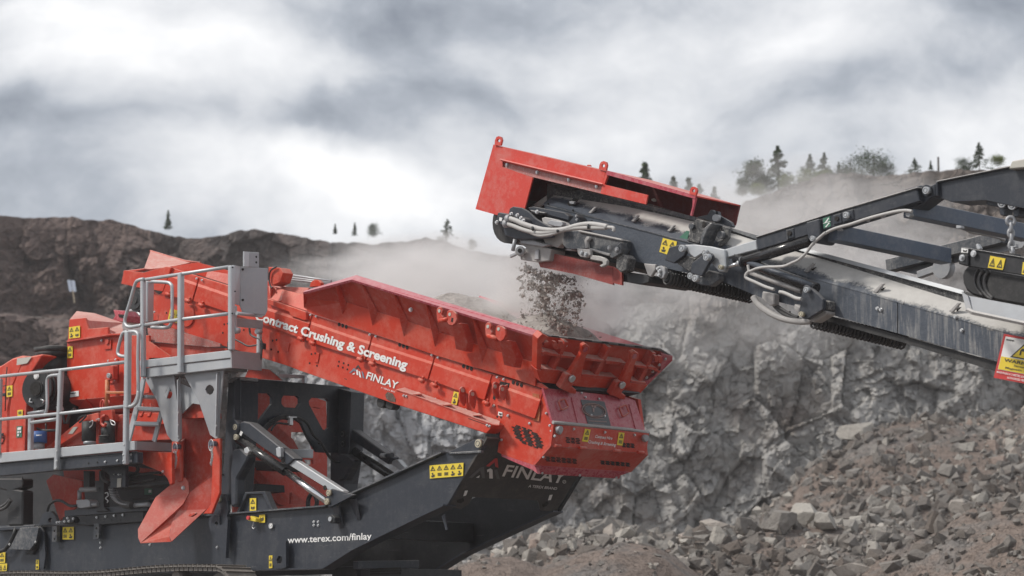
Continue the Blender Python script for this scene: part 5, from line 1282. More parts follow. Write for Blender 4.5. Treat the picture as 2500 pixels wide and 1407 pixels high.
EC = empty('engine_cover', Vector((0, 0, 0))); EC.parent = SM; EC.location = -SM.location
slab('cover_body', P3('p', '-60,905 0,893 28,875 52,868 62,872 48,905 30,945 20,1000 18,1110 -60,1120', -.42), 1.5, M_red, EC, bev=.03)
slab('cover_body', P3('p', '30,945 45,905 58,873 100,865 104,868 78,908 68,945 64,1000 60,1108 20,1112 22,1000', -.45), 1.5, M_red, EC, bev=.03)
plate('cover_end', P3('p', '64,1000,-.45 68,945,-.45 78,908,-.45 104,868,-.45 150,880,.3 150,1100,.3 60,1108,-.45'), .02, M_redD, EC)
pl('rating_label', 'z1', '140,990 260,975 220,1030 135,1045', -.47, .004, M_pale, EC); sticker(P3('z1', '58,1215 104,1210 102,1300 56,1306', -.46), 1, 2, EC); sticker(P3('z2', '143,72 186,68 184,118 143,122', -.46), 1, 1, EC, tri=False)
pl('green_sticker', 'z2', '133,202 178,197 174,288 130,293', -.46, .004, M_grn, EC)
for s in ('140,212 170,208 168,228 139,232', '140,240 152,238 150,256 139,258', '158,238 170,237 168,254 157,255', '140,264 152,262 150,280 139,282'): pl('pictogram', 'z2', s, -.468, .003, M_white, EC)
tube('panel_gap', P3('z1', '58,1060 52,1130 48,1220 42,1420', -.46), .008, M_black, EC, 4); tube('panel_gap', P3('z1', '5,1218 48,1212', -.46), .008, M_black, EC, 4)
pl('door_latch', 'z1', '15,1275 40,1272 38,1298 14,1300', -.46, .02, M_black, EC); pl('door_latch', 'z2', '0,258 22,255 22,280 0,283', -.46, .02, M_black, EC); tube('panel_gap', P3('z2', '-10,285 25,290 32,310 20,335 -10,340', -.43), .008, M_black, EC, 4)
AC = empty('air_cleaner', Vector((0, 0, 0))); AC.parent = SM; AC.location = -SM.location
c_ = V(133, 868, -.1)
for i, (r0, r1, z0, z1) in enumerate(((.14, .26, .10, .13), (.30, .28, .03, .10), (.28, .24, -.03, .03), (.22, .21, -.28, -.03), (.25, .25, -.42, -.36), (.20, .20, -.5, -.42))):
    tube('intake_cap' if i < 3 else 'intake_neck', [c_ + Vector((0, 0, z1)), c_ + Vector((0, 0, z0))], r1, M_rub2, AC, 28, rs=[r0, r1])
c_ = V(*zp('z1', 300, 1238), -.55); dd_ = Vector((-.25, 1, 0)).normalized()
for r_, a, b_, m_ in ((.27, .0, .06, M_black), (.29, .06, .12, M_rub2), (.28, .12, .65, M_black), (.12, -.02, .0, M_rub2), (.10, -.03, -.02, M_hole)):
    tube('canister', [c_ + dd_ * a, c_ + dd_ * b_], r_, m_, AC, 28)
stud('service_cap', c_ + Vector((0, -.01, .18)), -dd_, AC, .05, .015, M_white, 14); tube('intake_pipe', P3('z1', '300,1370,-.5 302,1440,-.5'), .05, M_hose, AC, 10)
for s in ('250,1315 240,1345 265,1350', '335,1325 360,1335 350,1355'): tube('clip', P3('z1', s, -.58), .012, M_bolt, AC, 5)
# engine bay details behind the walkway
EB = empty('engine_bay', Vector((0, 0, 0))); EB.parent = SM; EB.location = -SM.location
plate('bay_back', P3('p', '60,900,.9 170,900,.9 430,960,.9 430,1130,.9 60,1130,.9'), .03, M_redD, EB)
plate('bay_back', P3('p', '100,930,.3 170,930,.3 230,1010,.3 200,1110,.3 100,1110,.3'), .03, M_black, EB)
slab('slope_cover', P3('z2', '358,382 690,112 788,92 798,150 450,372', -.35), .5, M_red, EB); pl('rating_label', 'z2', '548,262 588,208 625,205 582,262', -.36, .004, M_pale, EB)
slab('slope_cover', P3('z2', '450,374 798,152 800,345 640,350 500,372', -.25), .4, M_redD, EB); tube('grab_handle', curve_pts(P3('z2', '625,160 645,130 690,115 680,135 640,172', -.4)), .014, M_black, EB, 6)
for s, r_, m_ in (('715,165 715,320', .10, M_rub2), ('880,160 880,330', .08, M_rub2), ('845,215 848,285', .06, M_black), ('722,325 722,345', .09, M_galvD)):
    a, b_ = P3('z2', s, -.45); tube('oil_cylinder', [a, b_], r_, m_, EB, 18)
for k_ in range(5):
    p_ = P3('z2', '848,%d' % (285 + k_ * 12), -.5)[0]; tube('bellows_ring', [p_, p_ + Vector((0, 0, .02))], .10, M_rub2, EB, 18, rs=[.10, .07])
slab('hook_lug', P3('z2', '808,70 830,50 885,45 900,80 905,150 885,150 870,120 850,110 820,130 815,185 805,160', -.5), .06, M_red, EB)
tube('hook', curve_pts(P3('z2', '850,115 820,130 818,180 842,200 852,175', -.55)), .02, M_redD, EB, 6); tube('spring_clip', curve_pts(P3('z2', '885,150 920,165 925,190 900,185 890,160', -.55)), .008, M_bolt, EB, 5)
for s in ('720,170 745,155 742,190 715,215 690,210', '775,150 798,140 795,160'): tube('spring_clip', curve_pts(P3('z2', s, -.5)), .008, M_bolt, EB, 5)
slab('tank', P3('z2', '905,120 1000,100 1365,90 1370,310 940,325 945,170', .0), .8, M_redD, EB); slab('tank_top', P3('z2', '1060,95 1350,92 1340,180 1180,200 1080,170', -.1), .2, M_red, EB)
a, b_ = P3('z2', '310,245 310,335', -.5); tube('oil_filter', [a, b_], .12, M_blu, EB, 20); tube('oil_filter_base', [b_, b_ - Vector((0, 0, .08))], .09, M_galvD, EB, 16); pl('filter_print', 'z2', '290,270 335,268 335,276 290,278', -.63, .003, M_white, EB)
for s, r_ in (('290,215 350,235 460,232', .02), ('270,130 300,160 380,150 440,120', .025), ('370,180 372,330', .015), ('500,300 560,240 620,200 700,120', .02), ('440,60 470,40 500,80 520,180', .02), ('540,180 560,110 600,60', .025)): tube('hydraulic_hose', curve_pts(P3('z2', s, -.25)), r_, M_hose, EB, 7)
for s in ('445,40 480,35 490,70 460,80', '455,0 480,0 480,30 460,35'): slab('pipe_fitting', P3('z2', s, -.4), .06, M_galvD, EB)
# under-deck machinery between walkway and chassis
UD = empty('drive_bay', Vector((0, 0, 0))); UD.parent = SM; UD.location = -SM.location
plate('bay_back', P3('p', '-60,1130,1.0 430,1120,1.0 430,1290,1.0 -60,1300,1.0'), .03, M_black, UD)
plate('red_guard', P3('z2', '372,640,.3 430,590,.3 660,640,.3 670,800,.3 560,900,.3 480,960,.3'), .03, M_redD, UD); plate('red_guard', P3('z2', '510,560,.5 800,550,.5 800,640,.5 520,630,.5'), .03, M_redD, UD); plate('red_guard', P3('z2', '1000,520,.5 1330,560,.5 1300,600,.5 1020,560,.5'), .03, M_redD, UD)
slab('bay_post', P3('z2', '835,530 1010,515 1008,690 888,700 885,600 838,560', -.5), .06, M_dark, UD); pl('rating_label', 'z2', '943,622 976,618 972,690 940,694', -.51, .004, M_pale, UD)
for x in (955, 958): studs('z2', '%d,590 920,590 975,590' % x, -.51, UD, .012)
slab('bay_post', P3('z2', '670,560 720,560 720,700 670,700', -.1), .1, M_black, UD); slab('bay_post', P3('z2', '795,560 835,560 835,850 870,885 770,890 795,850', -.3), .1, M_black, UD); slab('bay_post', P3('z2', '-20,620 180,620 180,690 130,710 180,720 178,1000 60,1000 50,720 -20,700', -.25), .2, M_black, UD, bev=.02)
for s, r_, m_ in (('650,712 790,708', .035, M_galvD), ('640,715 640,790', .03, M_galvD), ('690,835 790,830', .03, M_galvD), ('880,700 1000,690', .03, M_hose), ('1010,690 1200,672 1380,660', .04, M_hose), ('1050,840 1200,830', .03, M_galvD)): tube('steel_pipe', P3('z2', s, -.3), r_, m_, UD, 10)
slab('valve_block', P3('z2', '612,795 700,788 720,800 722,850 650,860 612,850', -.35), .15, M_galvD, UD); slab('valve_block', P3('z2', '505,930 580,925 600,950 590,975 505,985', -.3), .1, M_black, UD); studs('z2', '545,940 555,965 520,968 590,945 460,975 480,972', -.35, UD, .02)
for s, r_ in (('380,885 400,830 450,800 500,805 560,840 620,840', .02), ('905,705 915,760 950,800 1000,830 1060,840', .05), ('1010,615 1080,590 1110,550 1100,520', .025), ('1020,630 1100,600 1200,580 1290,575', .02), ('1030,640 1150,640 1250,625', .015), ('820,560 830,620 870,650 880,640', .03), ('170,700 182,660 180,610', .01), ('-10,880 50,850 90,795', .025), ('-10,860 45,830 80,790', .025)): tube('hydraulic_hose', curve_pts(P3('z2', s, -.35)), r_, M_hose, UD, 8)
for k_ in range(14):
    t_ = k_ / 13.0; p_ = P3('z2', '%f,%f' % (908 + 100 * t_ * t_ + 20 * t_, 710 + 122 * math.sin(t_ * 1.5)), -.35)[0]; tube('hose_coil', [p_ + Vector((math.cos(a) * .055, math.sin(a) * .055, 0)) for a in [i * .785 for i in range(8)]], .008, M_galvD, UD, 4, closed=True)
tube('spring_clip', curve_pts(P3('z2', '845,740 865,735 870,760 850,780 870,800 862,815', -.4)), .008, M_bolt, UD, 5)
pl('green_sticker', 'z2', '1162,702 1225,700 1222,750 1162,752', .2, .004, M_grn, UD); pl('pictogram', 'z2', '1195,712 1218,711 1216,735 1195,736', .195, .003, M_white, UD)
slab('gearbox', P3('z2', '715,870 900,850 920,880 720,905', -.1), .4, M_black, UD, bev=.03); slab('gearbox', P3('z2', '1050,780 1200,775 1210,850 1060,860', .0), .5, M_black, UD, bev=.03)

# ---- crawler track: every shoe is its own plate
TR = empty('crawler_track', Vector((0, 0, 0))); TR.parent = SM; TR.location = -SM.location
y0, y1 = -.78, -.25; tw = .48
a0 = V(-90, 1404, y0); a1 = V(520, 1378, y0)
dirT = (a1 - a0); dirT.z = 0; ln = dirT.length; zt = V(250, 1388, y0).z
pitch = .098
shoe = bmesh.new()
bmesh.ops.create_cube(shoe, size=1.0, matrix=Matrix.Translation((0, tw / 2, 0)) @ Matrix.Diagonal((pitch * .90, tw, .018, 1)))
bmesh.ops.create_cube(shoe, size=1.0, matrix=Matrix.Translation((-pitch * .28, tw / 2, .018)) @ Matrix.Diagonal((.012, tw, .022, 1)))
bmesh.ops.create_cube(shoe, size=1.0, matrix=Matrix.Translation((0, .05, -.035)) @ Matrix.Diagonal((pitch * .8, .04, .05, 1)))
bmesh.ops.create_cube(shoe, size=1.0, matrix=Matrix.Translation((pitch * .4, .10, -.035)) @ Matrix.Diagonal((pitch * .5, .03, .045, 1)))
me_s = bpy.data.meshes.new('track_shoe'); shoe.to_mesh(me_s); shoe.free(); me_s.materials.append(M_track)
rT = .40; xe = a1.x; n_ = int(ln / pitch)
def put_shoe(x, z, ang):
    o = bpy.data.objects.new('track_shoe', me_s); COL.objects.link(o); o.parent = TR
    o.location = Vector((x, y0, z)) ; o.rotation_euler = (0, ang, 0)
for i in range(n_): put_shoe(xe - i * pitch, zt - .03 + .02 * math.sin(i * .17), 0)
for i in range(1, 12):
    a = i * pitch / rT; put_shoe(xe + math.sin(a) * rT, zt - .03 - rT + math.cos(a) * rT, a)
cyl('idler_wheel', Vector((xe, y0 + tw / 2, zt - .03 - rT)), (0, 1, 0), rT - .07, .2, M_track, TR, 28); beam('track_frame', Vector((xe - 6, y0 + .3, zt - .40)), Vector((xe - .1, y0 + .3, zt - .40)), .3, .30, M_black, TR)
for i in range(5): cyl('carrier_roller', Vector((xe - .9 - i * 1.4, y0 + .2, zt - .14)), (0, 1, 0), .08, .2, M_track, TR, 14)
# ================================================================== CRUSHER DISCHARGE CONVEYOR
CM = empty('crusher_conveyor', Vector((9.0, .9, .25)), 'long dark blue-grey conveyor caked in pale dust, rising leftwards to its red discharge hood', 'conveyor')
def dust_skirt(name):
    """dark paint with a thick drift of pale dust lying on the upper part of the slope, ragged lower edge"""
    m, nt, b, out = newmat(name)
    g = geo(nt); p = g.outputs['Position']
    a = V(1340, 486, .4); b2 = V(2360, 765, .4); t = (b2 - a).normalized(); up_ = Vector((0, 0, 1)); up_ = (up_ - t * up_.dot(t)).normalized()
    d = vmath(nt, 'DOT_PRODUCT', vmath(nt, 'SUBTRACT', p, tuple(a)).outputs[0], tuple(up_)).outputs['Value']      # height over the skirt line
    al = vmath(nt, 'DOT_PRODUCT', vmath(nt, 'SUBTRACT', p, tuple(a)).outputs[0], tuple(t)).outputs['Value']
    nA = noise(nt, p, 3.0, 3, .5); nB = noise(nt, p, 38, 4, .7); nC = noise(nt, p, 9, 5, .7)
    wd = mathn(nt, 'MULTIPLY_ADD', mathn(nt, 'MULTIPLY_ADD', al, .3333, -1.0, clamp=True), .10, -.05)
    edge = mathn(nt, 'ADD', d, mathn(nt, 'ADD', wd, mathn(nt, 'ADD', mathn(nt, 'MULTIPLY', mathn(nt, 'SUBTRACT', nA, .5), .16), mathn(nt, 'MULTIPLY', mathn(nt, 'SUBTRACT', nB, .5), .10))))
    f = ramp(nt, mathn(nt, 'MULTIPLY_ADD', edge, 9, .5), [(.35, 0.0), (.65, 1.0)])
    mp_ = nt.nodes.new('ShaderNodeMapping'); mp_.inputs['Scale'].default_value = (14, 14, 1.1); nt.links.new(p, mp_.inputs[0])
    st = noise(nt, mp_.outputs[0], 1.0, 6, .7)
    run = mathn(nt, 'MULTIPLY', ramp(nt, st, [(.50, 0.0), (.60, 1.0)]), ramp(nt, mathn(nt, 'ADD', mathn(nt, 'MULTIPLY', al, .07), mathn(nt, 'MULTIPLY', nA, .55)), [(.50, 0.0), (.72, 1.0)]))
    run = mathn(nt, 'MULTIPLY', run, mathn(nt, 'MULTIPLY_ADD', nB, .9, .2), clamp=True)
    c = mixc(nt, nC, (.028, .038, .056), (.050, .066, .094))
    c = mixc(nt, mathn(nt, 'MULTIPLY', nB, .18), c, (.4, .4, .4))
    c = mixc(nt, mathn(nt, 'MULTIPLY', run, .8), c, (.36, .352, .34))
    c = mixc(nt, f, c, mixc(nt, nC, (.42, .405, .385), (.60, .585, .56)))
    nt.links.new(c, b.inputs['Base Color'])
    nt.links.new(mathn(nt, 'MULTIPLY_ADD', mathn(nt, 'MAXIMUM', f, run), .45, .45), b.inputs['Roughness'])
    b.inputs['Specular IOR Level'].default_value = .4
    bump(nt, b, mathn(nt, 'ADD', mathn(nt, 'MULTIPLY', f, .6), mathn(nt, 'MULTIPLY', nC, .5)), .6, .03)
    return m
M_skirt = dust_skirt('dusty_skirt_paint')
M_mottle = paint('mottled_rubber_dusty', (.035, .036, .040), .7, dust=(.36, .35, .33), top=.6, speck=.9, streak=.6)
M_hood = paint('hood_red_paint', (.60, .048, .030), .5, dust=(.55, .40, .36), top=.5, speck=.10, streak=.10)
M_hoodshade = paint('hood_red_shaded', (.17, .032, .03), .8, dust=(.25, .2, .2), top=.3, speck=.25, streak=.2)  # hood red darkened: the interior's shade is put into the colour
def c_(name, z, s, y, th, mat, par=None, **k): return pl(name, z, s, y, th, mat, par or CM, **k)
YC = .15
FR = empty('conveyor_frame', Vector((0, 0, 0))); FR.parent = CM; FR.location = -CM.location
crease = [(1327, 497), (1550, 559), (1703, 599), (2032, 695), (2373, 791), (2560, 842)]
lower = [(1346, 602), (1440, 618), (1532, 634), (1755, 684), (1860, 728), (2019, 766), (2432, 881), (2560, 917)]
ps = ' '.join('%g,%g' % a for a in crease) + ' ' + ' '.join('%g,%g' % a for a in reversed(lower)) + ' 1332,570 1320,520'
for (xa, xb) in ((1320, 2190), (2193, 2560)):
    up_pts = [(x, lin(crease, x)) for x in sorted(set([max(xa, 1327)] + [a[0] for a in crease if xa < a[0] < xb] + [xb]))]
    lo_pts = [(x, lin(lower, x)) for x in sorted(set([max(xa, 1346)] + [a[0] for a in lower if xa < a[0] < xb] + [xb]))]
    plate('side_plate', [V(a[0], a[1], YC) for a in up_pts] + [V(a[0], a[1], YC) for a in reversed(lo_pts)], .03, M_skirt, FR)
stop = [(1352, 477), (1532, 505), (1694, 541), (1860, 592), (1975, 622), (2345, 737), (2560, 797)]
for (xa, xb) in ((1327, 2205), (2208, 2560)):
    up_pts = [(x, lin(stop, x)) for x in sorted(set([max(xa, 1352)] + [a[0] for a in stop if xa < a[0] < xb] + [xb + 14]))]
    lo_pts = [(x, lin(crease, x)) for x in sorted(set([xa] + [a[0] for a in crease if xa < a[0] < xb] + [xb]))]
    n_ = 10; vs = []; fs = []
    for i in range(n_ + 1):
        xu = up_pts[0][0] + (up_pts[-1][0] - up_pts[0][0]) * i / n_; xl = lo_pts[0][0] + (lo_pts[-1][0] - lo_pts[0][0]) * i / n_
        vs += [V(xu, lin(stop, xu), YC + .20), V(xl, lin(crease, xl) - 1, YC - .004)]
    for i in range(n_): fs.append((2 * i, 2 * i + 2, 2 * i + 3, 2 * i + 1))
    k_ = len(vs); vs += [v + Vector((0, .02, -.02)) for v in vs]; fs += [tuple(reversed([a + k_ for a in f])) for f in fs] + [(0, 1, k_ + 1, k_), (2 * n_, 2 * n_ + k_, 2 * n_ + 1 + k_, 2 * n_ + 1)]
    o = mobj('sloped_skirt', vs, fs, M_skirt, FR); bm = bmesh.new(); bm.from_mesh(o.data); bmesh.ops.recalc_face_normals(bm, faces=bm.faces); bm.to_mesh(o.data); bm.free()
ftop = [(1352, 448), (1470, 468), (1585, 498), (1702, 533), (1852, 578), (1967, 607), (2348, 710), (2560, 768)]
pts = [(a[0], a[1]) for a in ftop]
plate('rubber_skirt', [V(x, y, YC + .21) for x, y in pts] + [V(x, lin(stop, x) + 3, YC + .21) for x in (2560, 2345, 1975, 1860, 1694, 1532, 1352)], .02, M_mottle, FR)
for (xa, xb, m_) in ((1345, 1700, M_darkD), (1852, 2352, M_galv), (1700, 1852, M_darkD)):
    plate('skirt_angle', [V(xa, lin(ftop, xa) - 2, YC + .18), V(xb, lin(ftop, xb) - 2, YC + .18), V(xb, lin(ftop, xb) + 8, YC + .17), V(xa, lin(ftop, xa) + (2 if xa < 1800 else 7), YC + .17)], .01, m_, FR)
# far side of the frame, belt and its underside
plate('side_plate', [V(a[0], a[1], YC) + Vector((0, 1.45, 0)) for a in crease] + [V(a[0], a[1], YC) + Vector((0, 1.45, 0)) for a in reversed(lower)], .03, M_darkD, FR)
plate('conveyor_belt', [V(1345, 560, YC + .05), V(2560, 860, YC + .05), V(2560, 860, YC + .05) + Vector((0, 1.35, 0)), V(1345, 560, YC + .05) + Vector((0, 1.35, 0))], .03, M_rub2, FR)
plate('return_belt', P3('p', '2005,766,.2 2440,886,.2 2560,922,.2 2560,945,.2 2432,908,.2 2210,838,.2 2020,785,.2'), .03, M_rub2, FR)
plate('return_belt', P3('z6', '845,1028,.25 1370,1118,.25 1660,1180,.25 1655,1212,.25 1370,1150,.25 848,1045,.25'), .03, paint('worn_belt', (.16, .12, .10), .85, dust=(.42, .36, .33), speck=.7, streak=.4), FR)
for z, s in (('z6', '1040,600 1050,590 1030,585'),): pass
pl('clean_slot', 'z6', '985,612 1040,570 1088,575 1060,605 1050,628 1000,632', .22, .01, M_hole, FR); slab('skirt_clamp', P3('z6', '1000,598 1020,592 1055,600 1040,622 1010,618', .18), .04, M_galvD, FR)
def clampz(z, x, y):
    cy = YC + .08
    cl = slab('skirt_clamp', P3(z, '%g,%g %g,%g %g,%g %g,%g' % (x - 36, y + 18, x + 18, y - 34, x + 32, y - 28, x - 14, y + 26), cy - .06), .03, M_dustm, FR)
    stud('bolt', P3(z, '%g,%g' % (x + 18, y - 8), cy - .03)[0], NY, cl, .022, .03)
    pl('clean_slot', z, '%g,%g %g,%g %g,%g' % (x + 8, y, x + 40, y - 6, x + 12, y + 22), cy - .012, .006, M_hole, cl)
for z, x, y in (('z6', 1200, 675), ('z6', 1563, 745), ('z6', 1868, 828)): clampz(z, x, y)
for x, y in ((62, 680), (465, 798), (908, 912)): clampz('z8', x, y)
studs('z8', '460,915 480,922 915,965 952,1042', YC - .005, FR, .022); studs('z6', '1200,765 830,618 1040,672', YC - .003, FR, .012, mat=M_hole)
c_('frame_seam', 'z6', '780,618 2120,968 2122,975 780,626', YC - .012, .01, M_darkD, FR)
sticker(P3('z6', '1803,907 1922,938 1895,1068 1772,1025', YC - .003), 2, 2, FR)
gs = c_('green_sticker', 'z6', '2000,845 2025,850 2005,925 1930,912', YC + .02, .004, M_grn, FR)
# ---- red discharge hood
HD = empty('discharge_hood', Vector((0, 0, 0))); HD.parent = CM; HD.location = -CM.location
yh = -.02
plate('hood_side', P3('z6', '372,118 1315,340 1283,458 440,258 440,305 697,395 625,668 560,722 400,715 220,665', yh), .02, M_hood, HD)
plate('hood_rail', P3('z6', '415,243,-.07 1285,452,-.07 1283,470,-.02 440,262,-.02'), .015, M_hood, HD)
plate('hood_rail', P3('z6', '440,262 1283,470 1272,530 700,392 440,306', yh + .03), .02, paint('hood_rail_dusty', (.45, .12, .11), .7, dust=(.55, .46, .44), speck=.7, streak=.3, dustbase=.2), HD)
studs('z6', '480,285 735,350 1002,412 1238,470', yh + .02, HD, .024)
plate('hood_side', P3('z6', '1325,335 2082,548 2070,575 1318,370', yh - .01), .02, M_pink, HD); plate('hood_side', P3('z6', '1318,345 1332,372 1300,462 1283,458', yh), .03, M_hood, HD)
plate('hood_side', P3('z6', '1288,450 1672,543 1655,622 1270,530', yh - .02), .02, M_hood, HD); plate('hood_post', P3('z6', '2052,560 2078,570 2055,655 2040,720 2030,715 2050,640', yh), .03, M_pink, HD)
fo = V(*zp('z6', 1315, 340), yh); 
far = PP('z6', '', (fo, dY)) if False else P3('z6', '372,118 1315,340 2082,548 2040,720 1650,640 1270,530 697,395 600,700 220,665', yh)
plate('hood_side', [p + Vector((0, .75, -.02)) for p in far], .02, M_hoodshade, HD)  # inner far wall in the red with shade painted in
plate('hood_side', P3('z6', '2045,655 2190,690 2425,742 2410,802 2200,760 2035,720', .9), .02, M_pink, HD)  # lit end of the far wall, painted pinker than its shaded part
plate('hood_front', [V(*zp('z6', 372, 118), yh), V(*zp('z6', 220, 665), yh), V(*zp('z6', 220, 665), yh) + Vector((0, .75, -.02)), V(*zp('z6', 372, 118), yh) + Vector((0, .75, -.02))], .02, M_hood, HD)
for a, b_ in (((372, 118), (1315, 340)), ((1325, 335), (2082, 548))):
    qa = V(*zp('z6', *a), yh); qb = V(*zp('z6', *b_), yh); plate('hood_roof', [qa, qb, qb + Vector((0, .75, -.02)), qa + Vector((0, .75, -.02))], .015, M_hood, HD)
pl('inspection_hole', 'z6', '1702,578 1722,570 1738,580 1740,598 1722,600 1704,592', .5, .01, M_pale, HD)
for cx, cy, s in ((408, 82, '372,122 376,78 388,52 408,44 428,52 436,78 424,124'), (1294, 295, '1256,325 1262,285 1275,262 1298,255 1320,265 1326,290 1316,338'), (2060, 508, '2024,535 2030,495 2044,476 2064,472 2084,484 2090,505 2076,548')):
    k_ = 15; rr_ = 15
    plate('lifting_eye', P3('z6', s, yh - .02), .025, M_hood, HD, holes=[P3('z6', ' '.join('%f,%f' % (cx + rr_ * math.cos(a), cy + rr_ * math.sin(a)) for a in [i * .628 for i in range(10)]), yh - .02)])
slab('wear_plate', P3('z6', '1150,295 1160,284 1180,286 1186,300', yh + .2), .03, M_hood, HD)
# deflector below the head
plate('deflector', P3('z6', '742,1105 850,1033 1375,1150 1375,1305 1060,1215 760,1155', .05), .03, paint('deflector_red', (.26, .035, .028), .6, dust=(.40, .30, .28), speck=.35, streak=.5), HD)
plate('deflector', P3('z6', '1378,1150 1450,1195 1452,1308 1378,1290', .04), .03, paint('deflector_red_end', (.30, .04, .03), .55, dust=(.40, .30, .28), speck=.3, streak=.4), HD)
slab('tail_block', P3('z6', '1450,1190 1600,1210 1665,1228 1682,1250 1676,1285 1600,1302 1452,1275', .1), .8, M_black, HD)
plate('under_frame', P3('z6', '845,975 1500,1080 1990,1160 2000,1192 1650,1200 845,1052', .35), .03, M_black, FR)
# ---- head end machinery
HE = empty('head_assembly', Vector((0, 0, 0))); HE.parent = CM; HE.location = -CM.location
def he(name, s, y, d, mat, bev=.008, z='z6'): return slab(name, P3(z, s, y), d, mat, HE, bev=bev)
he('head_end_plate', '815,445 875,445 895,480 880,540 800,620 640,665 700,620 812,545', .35, .03, M_darkD)
he('head_end_plate', '700,625 812,545 812,600 740,660', .30, .02, M_dustm); he('skirt_lip', '862,475 1060,478 1060,490 880,490', .2, .1, M_black)
he('guard_panel', '492,690 500,655 530,640 600,650 655,678 720,742 868,828 868,905 700,918 560,918 458,885 445,822', -.12, .04, M_dark)
he('motor_mount', '655,650 700,640 780,655 960,690 1000,720 1000,760 850,720 780,700 690,700', .0, .10, M_dark); he('motor_mount', '665,668 800,690 800,702 700,695', -.04, .04, M_darkD)
he('bearing_block', '770,740 800,730 870,745 950,770 985,800 975,830 870,835 820,800 780,780', -.10, .10, M_dustm); he('bearing_block', '820,770 850,755 940,770 950,795 935,815 880,810 820,790', -.16, .08, M_galvD)
he('motor', '395,698 408,688 600,728 625,745 640,800 600,825 480,815 385,782 380,770', -.24, .22, M_dark, .015)
for s in ('518,705', '600,740', '570,715', '620,760', '735,686', '395,775'): stud('bolt', P3('z6', s, -.25)[0], NY, HE, .026, .03)
pl('white_label', 'z6', '415,732 438,737 432,766 410,760', -.246, .004, M_white, HE)
cyl('hose_port', P3('z6', '495,745', -.26)[0], (1, 0, 0), .05, .06, M_galvD, HE, 12); cyl('hose_port', P3('z6', '475,785', -.26)[0], (1, 0, 0), .05, .06, M_galvD, HE, 12)
for s, r_ in (('500,742 560,762 610,785 690,812 780,835 880,842 970,832 1060,806 1130,792 1200,790 1270,800 1330,812', .03), ('470,785 530,805 600,832 680,855 760,866 850,858 930,846 1010,830 1100,822 1200,822 1320,822', .026), ('600,830 680,862 740,885 800,886 870,872 930,850', .02), ('1270,800 1330,815 1375,820 1385,835 1380,850', .02)):
    tube('hydraulic_hose', curve_pts(P3('z6', s, -.27), 6), r_, M_hoseL, HE, 10)
for s in ('692,812 700,845', '905,838 908,858', '1165,792 1168,828'):
    a, b_ = P3('z6', s, -.31); tube('cable_tie', [a, b_], .014, M_black, HE, 6)
for k_ in range(8): a = P3('z6', '%f,%f' % (640 + k_ * 4 * 6, 848 + k_ * 3.2), -.29)[0]
he('stiffener', '985,795 1060,700 1082,728 1100,790 1078,812 985,812', YC - .14, .12, M_dark); studs('z6', '1068,722 1072,752', YC - .15, HE, .018, mat=M_galvD)
he('lower_bracket', '780,905 880,870 980,855 955,945 905,990 800,955', -.02, .10, M_dustm); he('head_box', '960,850 1085,842 1300,890 1448,922 1440,1005 1400,1080 1300,1050 1180,1000 1040,1005 985,1000 945,960', -.04, .18, M_darkD)
he('box_edge', '1080,838 1448,915 1448,932 1080,856', -.07, .05, M_dustm); he('pipe_stub', '1130,925 1148,895 1172,895 1176,915 1155,935 1160,990 1140,1000', -.10, .05, M_dustm)
he('box_edge', '1150,985 1350,1040 1345,1062 1150,1002', -.07, .05, M_dustm); he('box_end', '1375,1000 1440,940 1450,1000 1440,1040 1370,1080 1345,1070', -.10, .12, M_darkD); studs('z6', '1410,1003 1345,990', -.11, HE, .03, mat=M_galvD)
he('lower_bracket', '985,1000 1090,985 1060,1000 1020,1015 960,1010', .05, .1, M_galv)
he('hook_plate', '1068,995 1180,1005 1185,1050 1150,1075 1100,1068 1075,1040', -.12, .05, M_dustm); studs('z6', '1110,1032 1148,1044', -.13, HE, .026, mat=M_galv)
he('hook', '1180,1052 1250,1058 1300,1075 1325,1100 1320,1135 1278,1157 1258,1140 1290,1125 1285,1108 1240,1100 1180,1090', -.10, .05, M_dustm); he('roller_bracket', '1405,1055 1430,1040 1480,1050 1505,1080 1490,1180 1440,1200 1400,1160', -.06, .14, M_mottle)
he('tension_frame', '575,950 590,940 720,962 852,1002 835,1100 720,1112 592,1092 580,1010 640,990', -.02, .25, M_dustm); he('tension_slot', '715,1012 745,1000 745,1090 705,1095', -.05, .02, M_galvD); he('tension_frame', '580,925 700,925 760,945 840,965 780,985 700,970 600,955', -.06, .12, M_galvD)
tube('adjuster_rod', P3('z6', '548,918 528,1018', -.1), .024, M_galvD, HE, 8); he('adjuster_plate', '498,1048 575,1018 590,1035 500,1078', -.12, .03, M_galvD)
for r_, ln_, m_ in ((.045, .08, M_galvD), (.026, .12, M_hole), (.06, .04, M_dustm)): cyl('adjuster_ring', P3('z6', '592,1020', -.1)[0], (.6, -.8, 0), r_, ln_, m_, HE, 16)
he('head_drum', '600,905 760,890 860,930 850,1000 700,985 590,960', .1, 1.0, M_black)
cyl('head_drum', V(*zp('z6', 760, 800), .85), (0, 1, 0), .28, 1.1, M_rub2, HE, 24)
